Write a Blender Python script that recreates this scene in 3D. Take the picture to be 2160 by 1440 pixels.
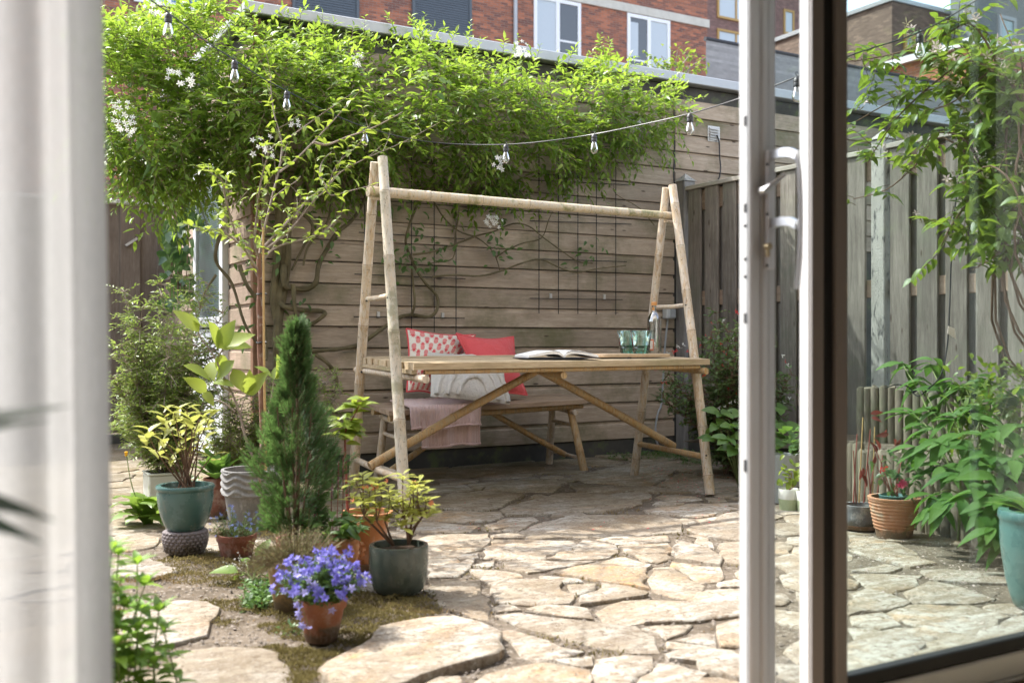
import bpy, math, random
import numpy as np
from mathutils import Vector, Matrix

random.seed(7)
RNG = np.random.default_rng(11)
SC = bpy.context.scene
COL = SC.collection
for o in list(bpy.data.objects):
    bpy.data.objects.remove(o, do_unlink=True)

# ------------------------------------------------------------------ camera, sky, sun, exposure
EYE = 0.85
FPX = 2150.0                     # focal length in pixels of the 2160 px wide photograph
YAW = math.radians(29.8)
SA, CA = math.sin(YAW), math.cos(YAW)
cam = bpy.data.cameras.new("camera")
cam.sensor_width = 36.0
cam.lens = FPX / 2160 * 36.0
cam.clip_start = 0.05
cam.clip_end = 400
cam.dof.use_dof = True
cam.dof.focus_distance = 5.6
cam.dof.aperture_fstop = 3.2
camo = bpy.data.objects.new("camera", cam)
camo.location = (0, 0, EYE)
camo.rotation_euler = (math.radians(90), 0, -YAW)
COL.objects.link(camo)
SC.camera = camo

SUN_TO = Vector((-0.42, 0.66, 1.0)).normalized()     # direction towards the sun: behind the shed, from the left
world = bpy.data.worlds.new("World")
SC.world = world
world.use_nodes = True
wn = world.node_tree
for n in list(wn.nodes):
    wn.nodes.remove(n)
sky = wn.nodes.new("ShaderNodeTexSky")
sky.sky_type = 'NISHITA'
sky.sun_disc = False
sky.sun_elevation = math.asin(SUN_TO.z)
sky.sun_rotation = math.atan2(SUN_TO.x, SUN_TO.y)
sky.air_density = 1.0
sky.dust_density = 2.5
sky.ozone_density = 1.0
bg = wn.nodes.new("ShaderNodeBackground")
bg.inputs[1].default_value = 0.15
wo = wn.nodes.new("ShaderNodeOutputWorld")
hs = wn.nodes.new("ShaderNodeHueSaturation")          # thin bright haze: a paler, less blue sky
hs.inputs['Saturation'].default_value = 0.62
wn.links.new(sky.outputs[0], hs.inputs['Color'])
wn.links.new(hs.outputs[0], bg.inputs[0])
wn.links.new(bg.outputs[0], wo.inputs[0])

sl = bpy.data.lights.new("sun", 'SUN')
sl.energy = 2.0
sl.angle = math.radians(0.5)
sl.color = (1.0, 0.97, 0.92)
so = bpy.data.objects.new("sun", sl)
so.rotation_euler = (-SUN_TO).to_track_quat('-Z', 'Y').to_euler()
so.location = (-8, 12, 20)
COL.objects.link(so)

SC.view_settings.view_transform = 'Standard'
SC.view_settings.look = 'None'
SC.view_settings.exposure = 2.2
SC.view_settings.gamma = 1.0
SC.view_settings.use_curve_mapping = False
SC.render.engine = 'CYCLES'
SC.cycles.max_bounces = 10
SC.cycles.diffuse_bounces = 5
SC.cycles.glossy_bounces = 4
SC.cycles.transmission_bounces = 8
SC.cycles.transparent_max_bounces = 24
SC.cycles.caustics_reflective = False
SC.cycles.caustics_refractive = False
SC.cycles.sample_clamp_indirect = 8.0
SC.cycles.use_denoising = True

# ------------------------------------------------------------------ photograph coordinates -> places in the garden
def ray(px, py):
    u = (px - 1080.0) / FPX
    return Vector((u * CA + SA, -u * SA + CA, (720.0 - py) / FPX))
CAM0 = Vector((0, 0, EYE))
def G(px, py, z=0.0):            # on a level surface at height z
    r = ray(px, py); return CAM0 + r * ((z - EYE) / r.z)
def W(px, py, Y):                # on an upright plane parallel to the shed front
    r = ray(px, py); return CAM0 + r * (Y / r.y)
def FX(px, py, X):               # on an upright plane parallel to the side fence
    r = ray(px, py); return CAM0 + r * (X / r.x)
def D(px, py, z):                # at distance z along the view
    return CAM0 + ray(px, py) * z

# ------------------------------------------------------------------ objects
def root_of(o):
    while o.parent is not None:
        o = o.parent
    return o
def tag(o, label=None, cat=None, group=None, kind=None):
    if label: o['label'] = label
    if cat: o['category'] = cat
    if group: o['group'] = group
    if kind: o['kind'] = kind
    return o
def thing(name, label, cat, loc=(0, 0, 0), group=None, kind=None):
    o = bpy.data.objects.new(name, None)
    o.empty_display_size = 0.05
    o.location = loc
    COL.objects.link(o)
    return tag(o, label, cat, group, kind)

class MB:
    def __init__(s):
        s.v = []; s.f = []
    def add(s, vs, fs):
        b = len(s.v)
        s.v += [tuple(v) for v in vs]
        s.f += [tuple(i + b for i in f) for f in fs]
    def box(s, x0, y0, z0, x1, y1, z1):
        s.add([(x0,y0,z0),(x1,y0,z0),(x1,y1,z0),(x0,y1,z0),(x0,y0,z1),(x1,y0,z1),(x1,y1,z1),(x0,y1,z1)],
              [(0,3,2,1),(4,5,6,7),(0,1,5,4),(1,2,6,5),(2,3,7,6),(3,0,4,7)])
    def bbox(s, x0, y0, z0, x1, y1, z1, b=0.004):           # box with bevelled edges (chamfer)
        b = min(b, (x1-x0)*.45, (y1-y0)*.45, (z1-z0)*.45)
        X, Y, Z = (x0, x1), (y0, y1), (z0, z1)
        vs = []; idx = {}
        for i in (0,1):
            for j in (0,1):
                for k in (0,1):
                    sx, sy, sz = (1-2*i), (1-2*j), (1-2*k)
                    idx[(i,j,k,0)] = len(vs); vs.append((X[i], Y[j]+sy*b, Z[k]+sz*b))
                    idx[(i,j,k,1)] = len(vs); vs.append((X[i]+sx*b, Y[j], Z[k]+sz*b))
                    idx[(i,j,k,2)] = len(vs); vs.append((X[i]+sx*b, Y[j]+sy*b, Z[k]))
        fs = []
        for i in (0,1):
            q = [idx[(i,0,0,0)], idx[(i,1,0,0)], idx[(i,1,1,0)], idx[(i,0,1,0)]]; fs.append(q if i else q[::-1])
            q = [idx[(0,i,0,1)], idx[(1,i,0,1)], idx[(1,i,1,1)], idx[(0,i,1,1)]]; fs.append(q[::-1] if i else q)
            q = [idx[(0,0,i,2)], idx[(1,0,i,2)], idx[(1,1,i,2)], idx[(0,1,i,2)]]; fs.append(q if i else q[::-1])
        for i in (0,1):
            for j in (0,1):
                fs.append([idx[(i,j,0,0)], idx[(i,j,1,0)], idx[(i,j,1,1)], idx[(i,j,0,1)]])
                fs.append([idx[(i,0,j,0)], idx[(i,1,j,0)], idx[(i,1,j,2)], idx[(i,0,j,2)]])
                fs.append([idx[(0,i,j,1)], idx[(1,i,j,1)], idx[(1,i,j,2)], idx[(0,i,j,2)]])
                for k in (0,1):
                    fs.append([idx[(i,j,k,0)], idx[(i,j,k,1)], idx[(i,j,k,2)]])
        s.add(vs, fs)
    def hexa(s, p):                                          # eight corners: bottom ring then top ring
        s.add(p, [(0,3,2,1),(4,5,6,7),(0,1,5,4),(1,2,6,5),(2,3,7,6),(3,0,4,7)])
    def bar(s, a, b, w, h, up=(0,0,1)):                      # square bar from a to b
        a, b, up = Vector(a), Vector(b), Vector(up)
        d = (b - a).normalized(); x = d.cross(up).normalized(); z = x.cross(d)
        x *= w / 2; z *= h / 2
        s.hexa([a-x-z, a+x-z, b+x-z, b-x-z, a-x+z, a+x+z, b+x+z, b-x+z])
    def tube(s, pts, radii, n=8, cap=True):
        pts = [Vector(p) for p in pts]
        if not hasattr(radii, '__len__'): radii = [radii] * len(pts)
        m = len(pts); b = len(s.v)
        ref = None
        for i in range(m):
            d = (pts[min(i+1, m-1)] - pts[max(i-1, 0)])
            if d.length < 1e-9: d = Vector((0,0,1))
            d.normalize()
            if ref is None:
                ref = d.orthogonal().normalized()
            x = (ref - d * ref.dot(d))
            x = x.normalized() if x.length > 1e-6 else d.orthogonal().normalized()
            ref = x
            y = d.cross(x)
            for k in range(n):
                a = 2 * math.pi * k / n
                s.v.append(tuple(pts[i] + (x * math.cos(a) + y * math.sin(a)) * radii[i]))
        for i in range(m - 1):
            for k in range(n):
                k2 = (k + 1) % n
                s.f.append((b+i*n+k, b+i*n+k2, b+(i+1)*n+k2, b+(i+1)*n+k))
        if cap:
            s.f.append(tuple(b + k for k in range(n))[::-1])
            s.f.append(tuple(b + (m-1)*n + k for k in range(n)))
    def lathe(s, prof, c, n=32, fn=None, closed=False):      # prof: (radius, z); fn(angle, i, r, z) -> r, z
        c = Vector(c); b = len(s.v); m = len(prof)
        for i, (r, z) in enumerate(prof):
            for k in range(n):
                a = 2 * math.pi * k / n
                rr, zz = (r, z) if fn is None else fn(a, i, r, z)
                s.v.append((c.x + rr*math.cos(a), c.y + rr*math.sin(a), c.z + zz))
        for i in range(m - 1):
            for k in range(n):
                k2 = (k+1) % n
                s.f.append((b+i*n+k, b+i*n+k2, b+(i+1)*n+k2, b+(i+1)*n+k))
        if not closed:
            s.f.append(tuple(b+k for k in range(n))[::-1])
            s.f.append(tuple(b+(m-1)*n+k for k in range(n)))
    def sphere(s, c, r, nu=8, nv=5, sc=(1,1,1)):
        prof = []
        c = Vector(c); b = len(s.v)
        for i in range(nv + 1):
            t = math.pi * i / nv
            for k in range(nu):
                a = 2*math.pi*k/nu
                s.v.append((c.x+sc[0]*r*math.sin(t)*math.cos(a), c.y+sc[1]*r*math.sin(t)*math.sin(a), c.z-sc[2]*r*math.cos(t)))
        for i in range(nv):
            for k in range(nu):
                k2=(k+1)%nu
                s.f.append((b+i*nu+k, b+i*nu+k2, b+(i+1)*nu+k2, b+(i+1)*nu+k))
    def build(s, name, m, parent=None, smooth=False, label=None, loc=None, bevel=0):
        me = bpy.data.meshes.new(name)
        off = Vector((0,0,0))
        if parent is not None: off = root_of(parent).location
        elif loc is not None: off = Vector(loc)
        me.from_pydata([tuple(Vector(v) - off) for v in s.v], [], s.f)
        me.update()
        if smooth:
            me.shade_smooth()
            try: me.set_sharp_from_angle(angle=math.radians(38))
            except Exception: pass
        o = bpy.data.objects.new(name, me)
        if m is not None: me.materials.append(m)
        if parent is not None: o.parent = parent
        elif loc is not None: o.location = loc
        if label: o['label'] = label
        COL.objects.link(o)
        return o

def smooth_path(pts, sub=4):
    pts = [Vector(p) for p in pts]
    if len(pts) < 3: return pts
    out = []
    P = [pts[0]*2 - pts[1]] + pts + [pts[-1]*2 - pts[-2]]
    for i in range(1, len(P) - 2):
        for k in range(sub):
            t = k / sub
            a, b, c, d = P[i-1], P[i], P[i+1], P[i+2]
            out.append(0.5 * ((2*b) + (c-a)*t + (2*a-5*b+4*c-d)*t*t + (3*b-a-3*c+d)*t*t*t))
    out.append(pts[-1])
    return out

# ------------------------------------------------------------------ materials
MATS = {}
def newmat(name):
    m = bpy.data.materials.new(name); m.use_nodes = True
    nt = m.node_tree
    for n in list(nt.nodes): nt.nodes.remove(n)
    return m, nt
class NT:
    def __init__(s, nt): s.nt = nt
    def n(s, t, **kw):
        x = s.nt.nodes.new(t)
        for k, v in kw.items():
            if hasattr(x, k): setattr(x, k, v)
        return x
    def l(s, a, b): s.nt.links.new(a, b)
    def val(s, sock, v):
        sock.default_value = v
    def mix(s, fac, a, b, mode='MIX'):
        x = s.n("ShaderNodeMix", data_type='RGBA', blend_type=mode)
        for sock, v in ((x.inputs[0], fac), (x.inputs[6], a), (x.inputs[7], b)):
            if hasattr(v, 'links'): s.l(v, sock)
            else: sock.default_value = v if not isinstance(v, tuple) else (*v[:3], 1)
        return x.outputs[2]
    def math(s, op, a, b=0.0):
        x = s.n("ShaderNodeMath", operation=op)
        for sock, v in ((x.inputs[0], a), (x.inputs[1], b)):
            if hasattr(v, 'links'): s.l(v, sock)
            else: sock.default_value = v
        return x.outputs[0]
    def ramp(s, fac, stops):
        x = s.n("ShaderNodeValToRGB")
        e = x.color_ramp.elements
        while len(e) < len(stops): e.new(0.5)
        for el, (p, c) in zip(e, stops):
            el.position = p
            el.color = (c, c, c, 1) if not hasattr(c, '__len__') else (*c[:3], 1)
        s.l(fac, x.inputs[0])
        return x.outputs[0]
    def noise(s, vec, scale, detail=4, rough=0.55, dist=0.0):
        x = s.n("ShaderNodeTexNoise")
        x.inputs['Scale'].default_value = scale; x.inputs['Detail'].default_value = detail
        x.inputs['Roughness'].default_value = rough; x.inputs['Distortion'].default_value = dist
        if vec is not None: s.l(vec, x.inputs['Vector'])
        return x.outputs[0]
    def coords(s, scale=(1,1,1), rnd=True):
        tc = s.n("ShaderNodeTexCoord")
        mp = s.n("ShaderNodeMapping")
        mp.inputs['Scale'].default_value = scale
        if rnd:
            oi = s.n("ShaderNodeObjectInfo")
            vm = s.n("ShaderNodeVectorMath", operation='MULTIPLY_ADD')
            s.l(oi.outputs['Random'], vm.inputs[0]); vm.inputs[1].default_value = (17.3, 29.1, 41.7)
            s.l(tc.outputs['Object'], vm.inputs[2])
            s.l(vm.outputs[0], mp.inputs[0])
            s.rnd = oi.outputs['Random']
        else:
            s.l(tc.outputs['Object'], mp.inputs[0])
        return mp.outputs[0]
    def bump(s, h, strength=0.3, dist=0.01):
        x = s.n("ShaderNodeBump"); x.inputs['Strength'].default_value = strength
        x.inputs['Distance'].default_value = dist; s.l(h, x.inputs['Height'])
        return x.outputs[0]
    def pbsdf(s, col, rough=0.6, bump=None, metallic=0.0, spec=0.5):
        p = s.n("ShaderNodeBsdfPrincipled")
        if hasattr(col, 'links'): s.l(col, p.inputs['Base Color'])
        else: p.inputs['Base Color'].default_value = (*col[:3], 1)
        if hasattr(rough, 'links'): s.l(rough, p.inputs['Roughness'])
        else: p.inputs['Roughness'].default_value = rough
        p.inputs['Metallic'].default_value = metallic
        p.inputs['Specular IOR Level'].default_value = spec
        if bump is not None: s.l(bump, p.inputs['Normal'])
        return p
    def out(s, sh):
        o = s.n("ShaderNodeOutputMaterial"); s.l(sh, o.inputs[0])

def flat(name, col, rough=0.5, metallic=0.0, spec=0.5, var=0.08):
    m, nt = newmat(name); t = NT(nt)
    v = t.coords((1,1,1))
    nz = t.noise(v, 14, 5)
    c = t.mix(nz, tuple(x*(1-var) for x in col), tuple(min(1,x*(1+var)) for x in col))
    p = t.pbsdf(c, rough, t.bump(t.noise(v, 120, 2), 0.05, 0.002), metallic, spec)
    t.out(p.outputs[0]); return m

def mottled(name, c1, c2, scale=6, rough=0.8, c3=None, s3=25, t3=0.6, bump=0.3, bscale=60, spec=0.3, stretch=(1,1,1), bd=0.006, perobj=0.0, splash=False):
    m, nt = newmat(name); t = NT(nt)
    v = t.coords(stretch)
    a = t.noise(v, scale, 6, 0.6)
    c = t.ramp(a, [(0.3, c1), (0.7, c2)])
    if c3 is not None:
        b = t.ramp(t.noise(v, s3, 5, 0.65), [(t3-0.06, 0.0), (t3+0.06, 1.0)])
        c = t.mix(b, c, c3)
    if perobj:
        f = t.ramp(t.rnd, [(0, 1-perobj), (1, 1+perobj)])
        c = t.mix(1.0, c, f, 'MULTIPLY')
    if splash:                            # soil splashed up from the ground and a pale lime bloom under the rim
        tc = t.n("ShaderNodeTexCoord"); sp = t.n("ShaderNodeSeparateXYZ"); t.l(tc.outputs['Object'], sp.inputs[0])
        nz = t.noise(v, 18, 6, 0.75)
        low = t.math('SUBTRACT', t.math('MULTIPLY', nz, 1.5), t.math('MULTIPLY', sp.outputs['Z'], 9.0))
        c = t.mix(t.ramp(low, [(0.30, 0.0), (0.55, 0.8)]), c, (0.085,0.07,0.045))
        bl = t.noise(t.coords((1,1,.45)), 13, 6, 0.75)
        c = t.mix(t.ramp(bl, [(0.54, 0.0), (0.66, 0.5)]), c, tuple(min(1, x*.5+.30) for x in c2))
    h = t.noise(v, bscale, 5, 0.65)
    p = t.pbsdf(c, rough, t.bump(h, bump, bd), 0, spec)
    t.out(p.outputs[0]); return m

def wood(name, c1, c2, axis='x', grain=1.0, knots=True, rough=0.85, green=None, perobj=0.18, dark=(0.06,0.04,0.03)):
    m, nt = newmat(name); t = NT(nt)
    sc = {'x': (0.7, 9, 9), 'y': (9, 0.7, 9), 'z': (9, 9, 0.7)}[axis]
    v = t.coords(sc)
    rnd = t.rnd
    dist = t.noise(v, 1.2, 3)
    add = t.n("ShaderNodeVectorMath", operation='MULTIPLY_ADD')
    t.l(dist, add.inputs[0]); add.inputs[1].default_value = (0.8, 0.8, 0.8); t.l(v, add.inputs[2])
    g = t.noise(add.outputs[0], 5 * grain, 6, 0.65)
    fine = t.noise(v, 26 * grain, 3, 0.6)
    c = t.ramp(g, [(0.28, c1), (0.72, c2)])
    c = t.mix(t.ramp(fine, [(0.35, 0.35), (0.6, 0.0)]), c, tuple(x*0.55 for x in c1))
    c = t.mix(1.0, c, t.ramp(rnd, [(0, 1-perobj), (1, 1+perobj)]), 'MULTIPLY')
    patch = t.noise(t.coords((0.9,0.9,0.9)), 2.2, 5, 0.6)
    c = t.mix(t.ramp(patch, [(0.45, 0.0), (0.75, 0.55)]), c, tuple(x*0.6 for x in c1))
    if green is not None:
        gz = t.noise(t.coords((1,1,1)), 1.6, 6, 0.7)
        c = t.mix(t.ramp(gz, [(0.5, 0.0), (0.68, 0.75)]), c, green)
    if knots:
        kv = {'x': (3.4, 12, 12), 'y': (12, 3.4, 12), 'z': (12, 12, 3.4)}[axis]
        vo = t.n("ShaderNodeTexVoronoi"); vo.inputs['Scale'].default_value = 1.0
        t.l(t.coords(kv), vo.inputs['Vector'])
        c = t.mix(t.ramp(vo.outputs['Distance'], [(0.055, 0.9), (0.10, 0.0)]), c, dark)
    h = t.mix(0.5, g, fine)
    p = t.pbsdf(c, rough, t.bump(h, 0.35, 0.004), 0, 0.25)
    t.out(p.outputs[0]); return m

def leafmat(name, c1, c2, trans, tf=0.4, rough=0.42, attr=True, c3=None, spec=0.4):
    m, nt = newmat(name); t = NT(nt)
    if attr:
        a = t.n("ShaderNodeAttribute", attribute_name="rnd"); f = a.outputs['Fac']
    else:
        oi = t.n("ShaderNodeObjectInfo"); f = oi.outputs['Random']
    stops = [(0.0, c1), (0.75, c2)]
    if c3 is not None: stops.append((1.0, c3))
    c = t.ramp(f, stops)
    v = t.coords((1,1,1), rnd=False)
    c = t.mix(t.ramp(t.noise(v, 70, 3), [(0.4, 0.0), (0.7, 0.3)]), c, tuple(x*0.6 for x in c1))
    p = t.pbsdf(c, rough, None, 0, spec)
    tr = t.n("ShaderNodeBsdfTranslucent")
    tc = t.mix(0.55, c, trans)
    t.l(tc, tr.inputs[0])
    mx = t.n("ShaderNodeMixShader"); mx.inputs[0].default_value = tf
    t.l(p.outputs[0], mx.inputs[1]); t.l(tr.outputs[0], mx.inputs[2])
    t.out(mx.outputs[0]); return m

def glassmat(name, tint, gloss=0.06, rough=0.0, edge=None):
    m, nt = newmat(name); t = NT(nt)
    tr = t.n("ShaderNodeBsdfTransparent"); tr.inputs[0].default_value = (*tint, 1)
    if edge is not None:                 # the wall of a vessel is seen through more glass where it turns away
        lw = t.n("ShaderNodeLayerWeight"); lw.inputs[0].default_value = 0.35
        t.l(t.mix(t.ramp(lw.outputs['Facing'], [(0.25, 0.0), (0.85, 1.0)]), tint, edge), tr.inputs[0])
    gl = t.n("ShaderNodeBsdfGlossy"); gl.inputs['Roughness'].default_value = rough
    fr = t.n("ShaderNodeFresnel"); fr.inputs[0].default_value = 1.5
    f = t.math('MULTIPLY', fr.outputs[0], gloss)
    mx = t.n("ShaderNodeMixShader")
    t.l(f, mx.inputs[0]); t.l(tr.outputs[0], mx.inputs[1]); t.l(gl.outputs[0], mx.inputs[2])
    t.out(mx.outputs[0]); return m

# ------------------------------------------------------------------ leaves
def leaf_tpl(shape='ovate', nseg=3, width=0.45, fold=0.35, droop=0.25):
    """unit leaf along +Y, normal +Z"""
    ts = [i / nseg for i in range(nseg + 1)]
    def w(t):
        if shape == 'ovate': return math.sin(math.pi * t ** 0.72) ** 0.9
        if shape == 'obovate': return math.sin(math.pi * t ** 1.45) ** 0.85
        if shape == 'lance': return math.sin(math.pi * t ** 0.85)
        if shape == 'heart': return (1 - t) ** 0.8 * (min(1, t * 8) ** 0.6) * 1.1
        return math.sin(math.pi * t) ** 0.7
    v = [(0, 0, 0)]; f = []
    rows = []
    for t in ts[1:-1]:
        ww = w(t) * width * 0.5
        z = -droop * t * t
        rows.append(len(v))
        v += [(-ww, t, z + fold * ww), (0, t, z), (ww, t, z + fold * ww)]
    tip = len(v); v.append((0, 1, -droop))
    r = rows[0]; f += [(0, r+1, r), (0, r+2, r+1)]
    for a, b in zip(rows[:-1], rows[1:]):
        f += [(a, a+1, b+1), (a, b+1, b), (a+1, a+2, b+2), (a+1, b+2, b+1)]
    r = rows[-1]; f += [(r, r+1, tip), (r+1, r+2, tip)]
    return np.array(v, float), np.array(f, int)

def batch(name, P, Dr, U, S, tpl, m, parent=None, loc=None, rnd=None, smooth=True, kind=None, label=None):
    """many small leaves joined in one mesh"""
    P = np.asarray(P, float).reshape(-1, 3); N = len(P)
    Dr = np.asarray(Dr, float).reshape(-1, 3); U = np.asarray(U, float).reshape(-1, 3)
    S = np.broadcast_to(np.asarray(S, float), (N,)).copy()
    Dr = Dr / np.maximum(np.linalg.norm(Dr, axis=1, keepdims=True), 1e-9)
    X = np.cross(Dr, U); nx = np.linalg.norm(X, axis=1, keepdims=True)
    bad = nx[:, 0] < 1e-4
    X[bad] = np.cross(Dr[bad], np.array([1.0, 0.3, 0.2])); nx = np.linalg.norm(X, axis=1, keepdims=True)
    X /= nx
    Z = np.cross(X, Dr)
    tv, tf = tpl; k = len(tv); nf = len(tf)
    zs = RNG.uniform(0.3, 1.7, N); xs = RNG.uniform(0.8, 1.2, N)
    V = P[:, None, :] + S[:, None, None] * (tv[None, :, 0, None] * X[:, None, :] * xs[:, None, None] + tv[None, :, 1, None] * Dr[:, None, :] + tv[None, :, 2, None] * Z[:, None, :] * zs[:, None, None])
    off = Vector((0,0,0))
    if parent is not None: off = root_of(parent).location
    elif loc is not None: off = Vector(loc)
    V = V.reshape(-1, 3) - np.array(off)
    F = (tf[None] + (np.arange(N) * k)[:, None, None]).reshape(-1, 3)
    me = bpy.data.meshes.new(name)
    me.vertices.add(len(V)); me.vertices.foreach_set('co', V.ravel())
    me.loops.add(F.size); me.loops.foreach_set('vertex_index', F.ravel().astype(np.int32))
    me.polygons.add(len(F)); me.polygons.foreach_set('loop_start', np.arange(0, F.size, 3, dtype=np.int32))
    me.update(calc_edges=True)
    if smooth: me.polygons.foreach_set('use_smooth', np.ones(len(F), bool))
    if rnd is None: rnd = RNG.random(N)
    at = me.attributes.new('rnd', 'FLOAT', 'POINT'); at.data.foreach_set('value', np.repeat(rnd, k).astype(np.float32))
    me.materials.append(m)
    o = bpy.data.objects.new(name, me)
    if parent is not None: o.parent = parent
    elif loc is not None: o.location = loc
    if kind: o['kind'] = kind
    if label: o['label'] = label
    COL.objects.link(o)
    return o

def tpl_mesh(name, tpl, m, smooth=True):
    me = bpy.data.meshes.new(name)
    me.from_pydata([tuple(v) for v in tpl[0]], [], [tuple(int(i) for i in f) for f in tpl[1]])
    me.materials.append(m)
    if smooth: me.shade_smooth()
    me.update(); return me

def place(me, name, p, d, up, s, parent, sx=1.0):
    """a single leaf, flower or other piece as an object sharing mesh data"""
    d = Vector(d).normalized(); up = Vector(up)
    x = d.cross(up)
    if x.length < 1e-4: x = d.orthogonal()
    x.normalize(); z = x.cross(d)
    p = Vector(p) - root_of(parent).location
    o = bpy.data.objects.new(name, me)
    o.matrix_local = Matrix(((x.x*s*sx, d.x*s, z.x*s, p.x), (x.y*s*sx, d.y*s, z.y*s, p.y), (x.z*s*sx, d.z*s, z.z*s, p.z), (0,0,0,1)))
    o.parent = parent
    COL.objects.link(o)
    return o

def rvec(s=1.0):
    return Vector((random.gauss(0,s), random.gauss(0,s), random.gauss(0,s)))
def npn(n, s=1.0):
    return RNG.normal(0, s, (n, 3))
# ================================================================== materials of the place
M = {}
M['soil'] = mottled('soil', (0.085,0.067,0.048), (0.19,0.155,0.118), 7, 0.95, (0.30,0.265,0.22), 60, 0.60, 0.9, 90, 0.1, bd=0.01)
M['peat'] = mottled('potting_soil', (0.030,0.020,0.013), (0.09,0.055,0.035), 30, 0.95, None, bump=1.0, bscale=120, bd=0.008)
M['pebble'] = mottled('pebble', (0.10,0.08,0.06), (0.28,0.24,0.20), 3, 0.9, perobj=0.3)

def stone_mat():
    m, nt = newmat('limestone'); t = NT(nt)
    v = t.coords((1,1,1)); rnd = t.rnd
    big = t.noise(v, 2.6, 6, 0.6)
    c = t.ramp(big, [(0.30, (0.20,0.15,0.092)), (0.42, (0.335,0.285,0.21)), (0.56, (0.455,0.425,0.365)), (0.8, (0.315,0.30,0.27))])
    rust = t.noise(t.coords((1.6,1.6,1.6)), 3.4, 6, 0.7, 0.6)
    amt = t.math('MULTIPLY', t.ramp(rust, [(0.5, 0.0), (0.68, 1.0)]), t.ramp(rnd, [(0.0, 0.2), (0.6, 0.6), (0.85, 1.0), (1.0, 1.0)]))
    c = t.mix(amt, c, (0.40,0.235,0.10))
    pits = t.noise(v, 34, 7, 0.8)
    c = t.mix(t.ramp(pits, [(0.40, 0.95), (0.50, 0.0)]), c, (0.14,0.10,0.062))
    veil = t.noise(t.coords((0.6,2.0,1)), 9, 7, 0.78)
    c = t.mix(t.ramp(veil, [(0.44, 0.0), (0.56, 0.8)]), c, (0.23,0.18,0.125))
    spk = t.noise(v, 85, 4, 0.75)
    c = t.mix(t.ramp(spk, [(0.56, 0.0), (0.66, 0.6)]), c, (0.53,0.505,0.455))
    # lichen and moss film grows towards the damp shed wall
    geo = t.n("ShaderNodeNewGeometry"); sep = t.n("ShaderNodeSeparateXYZ"); t.l(geo.outputs['Position'], sep.inputs[0])
    damp = t.n("ShaderNodeMapRange"); t.l(sep.outputs['Y'], damp.inputs[0])
    damp.inputs[1].default_value = 4.0; damp.inputs[2].default_value = 5.2; damp.inputs[3].default_value = 0.0; damp.inputs[4].default_value = 0.75
    film = t.ramp(t.noise(v, 4.2, 6, 0.7), [(0.35, 0.15), (0.6, 1.0)])
    c = t.mix(t.math('MULTIPLY', damp.outputs[0], film), c, (0.13,0.105,0.05))
    c = t.mix(1.0, c, t.ramp(rnd, [(0, 0.86), (1, 1.12)]), 'MULTIPLY')
    mus = t.noise(v, 9, 8, 0.68, 0.4)
    h = t.mix(0.45, mus, pits)
    p = t.pbsdf(c, 0.82, t.bump(h, 1.0, 0.022), 0, 0.25)
    t.out(p.outputs[0]); return m
M['stone'] = stone_mat()
M['moss'] = leafmat('moss', (0.135,0.115,0.045), (0.225,0.185,0.08), (0.32,0.27,0.10), 0.25, 0.9, c3=(0.29,0.19,0.10), spec=0.1)
M['cladding'] = wood('shed_cladding', (0.325,0.255,0.19), (0.49,0.405,0.315), 'x', green=(0.125,0.125,0.060))
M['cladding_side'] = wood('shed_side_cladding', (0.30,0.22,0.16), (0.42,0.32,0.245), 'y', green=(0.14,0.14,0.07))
M['fence'] = wood('weathered_fence_wood', (0.125,0.107,0.09), (0.315,0.278,0.24), 'z', grain=0.9, green=(0.16,0.165,0.125))
M['gate'] = wood('brown_gate_wood', (0.165,0.128,0.098), (0.275,0.225,0.18), 'z')
M['caprail'] = wood('silver_cap_wood', (0.36,0.33,0.28), (0.52,0.48,0.42), 'y', knots=False)
M['rail'] = wood('fence_rail_wood', (0.25,0.17,0.12), (0.36,0.27,0.20), 'y', knots=False)
M['log'] = wood('palisade_wood', (0.14,0.112,0.082), (0.27,0.23,0.175), 'z', green=(0.15,0.16,0.10))
M['concrete'] = mottled('old_concrete', (0.34,0.325,0.29), (0.47,0.45,0.41), 5, 0.95, (0.10,0.10,0.10), 16, 0.60, 0.9, 70, 0.15, stretch=(2.2,2.2,0.7), bd=0.01)
M['darkconcrete'] = mottled('damp_concrete', (0.045,0.044,0.040), (0.09,0.086,0.076), 4, 0.9, (0.10,0.12,0.06), 8, 0.6, 0.4)
M['zinc'] = flat('zinc_trim', (0.40,0.41,0.42), 0.45, 0.3)
M['white'] = flat('white_powder_coat', (0.78,0.79,0.79), 0.32, 0, 0.5, 0.02)
M['whitepaint'] = mottled('old_white_paint', (0.62,0.64,0.66), (0.74,0.75,0.76), 4, 0.5, (0.35,0.33,0.3), 14, 0.72, 0.2)
M['rubber'] = flat('black_rubber', (0.012,0.012,0.013), 0.55)
M['alu'] = flat('brushed_aluminium', (0.62,0.62,0.63), 0.28, 0.9)
M['brass'] = flat('worn_brass', (0.42,0.33,0.20), 0.35, 0.9)
M['slot'] = flat('dark_slot', (0.02,0.02,0.022), 0.7)
M['black'] = flat('black_plastic', (0.016,0.016,0.018), 0.45)
M['iron'] = flat('black_iron', (0.02,0.019,0.018), 0.6, 0.2)
M['greyplastic'] = flat('grey_plastic', (0.33,0.35,0.37), 0.5)
M['ventmetal'] = flat('vent_metal', (0.50,0.49,0.47), 0.4, 0.3)
M['pane'] = glassmat('door_glass', (0.80,0.865,0.855), 1.0)
M['clear'] = glassmat('clear_glass', (0.955,0.965,0.965), 1.6)
M['reeded'] = flat('reeded_glass', (0.20,0.24,0.235), 0.12, 0, 0.8, 0.2)

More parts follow.
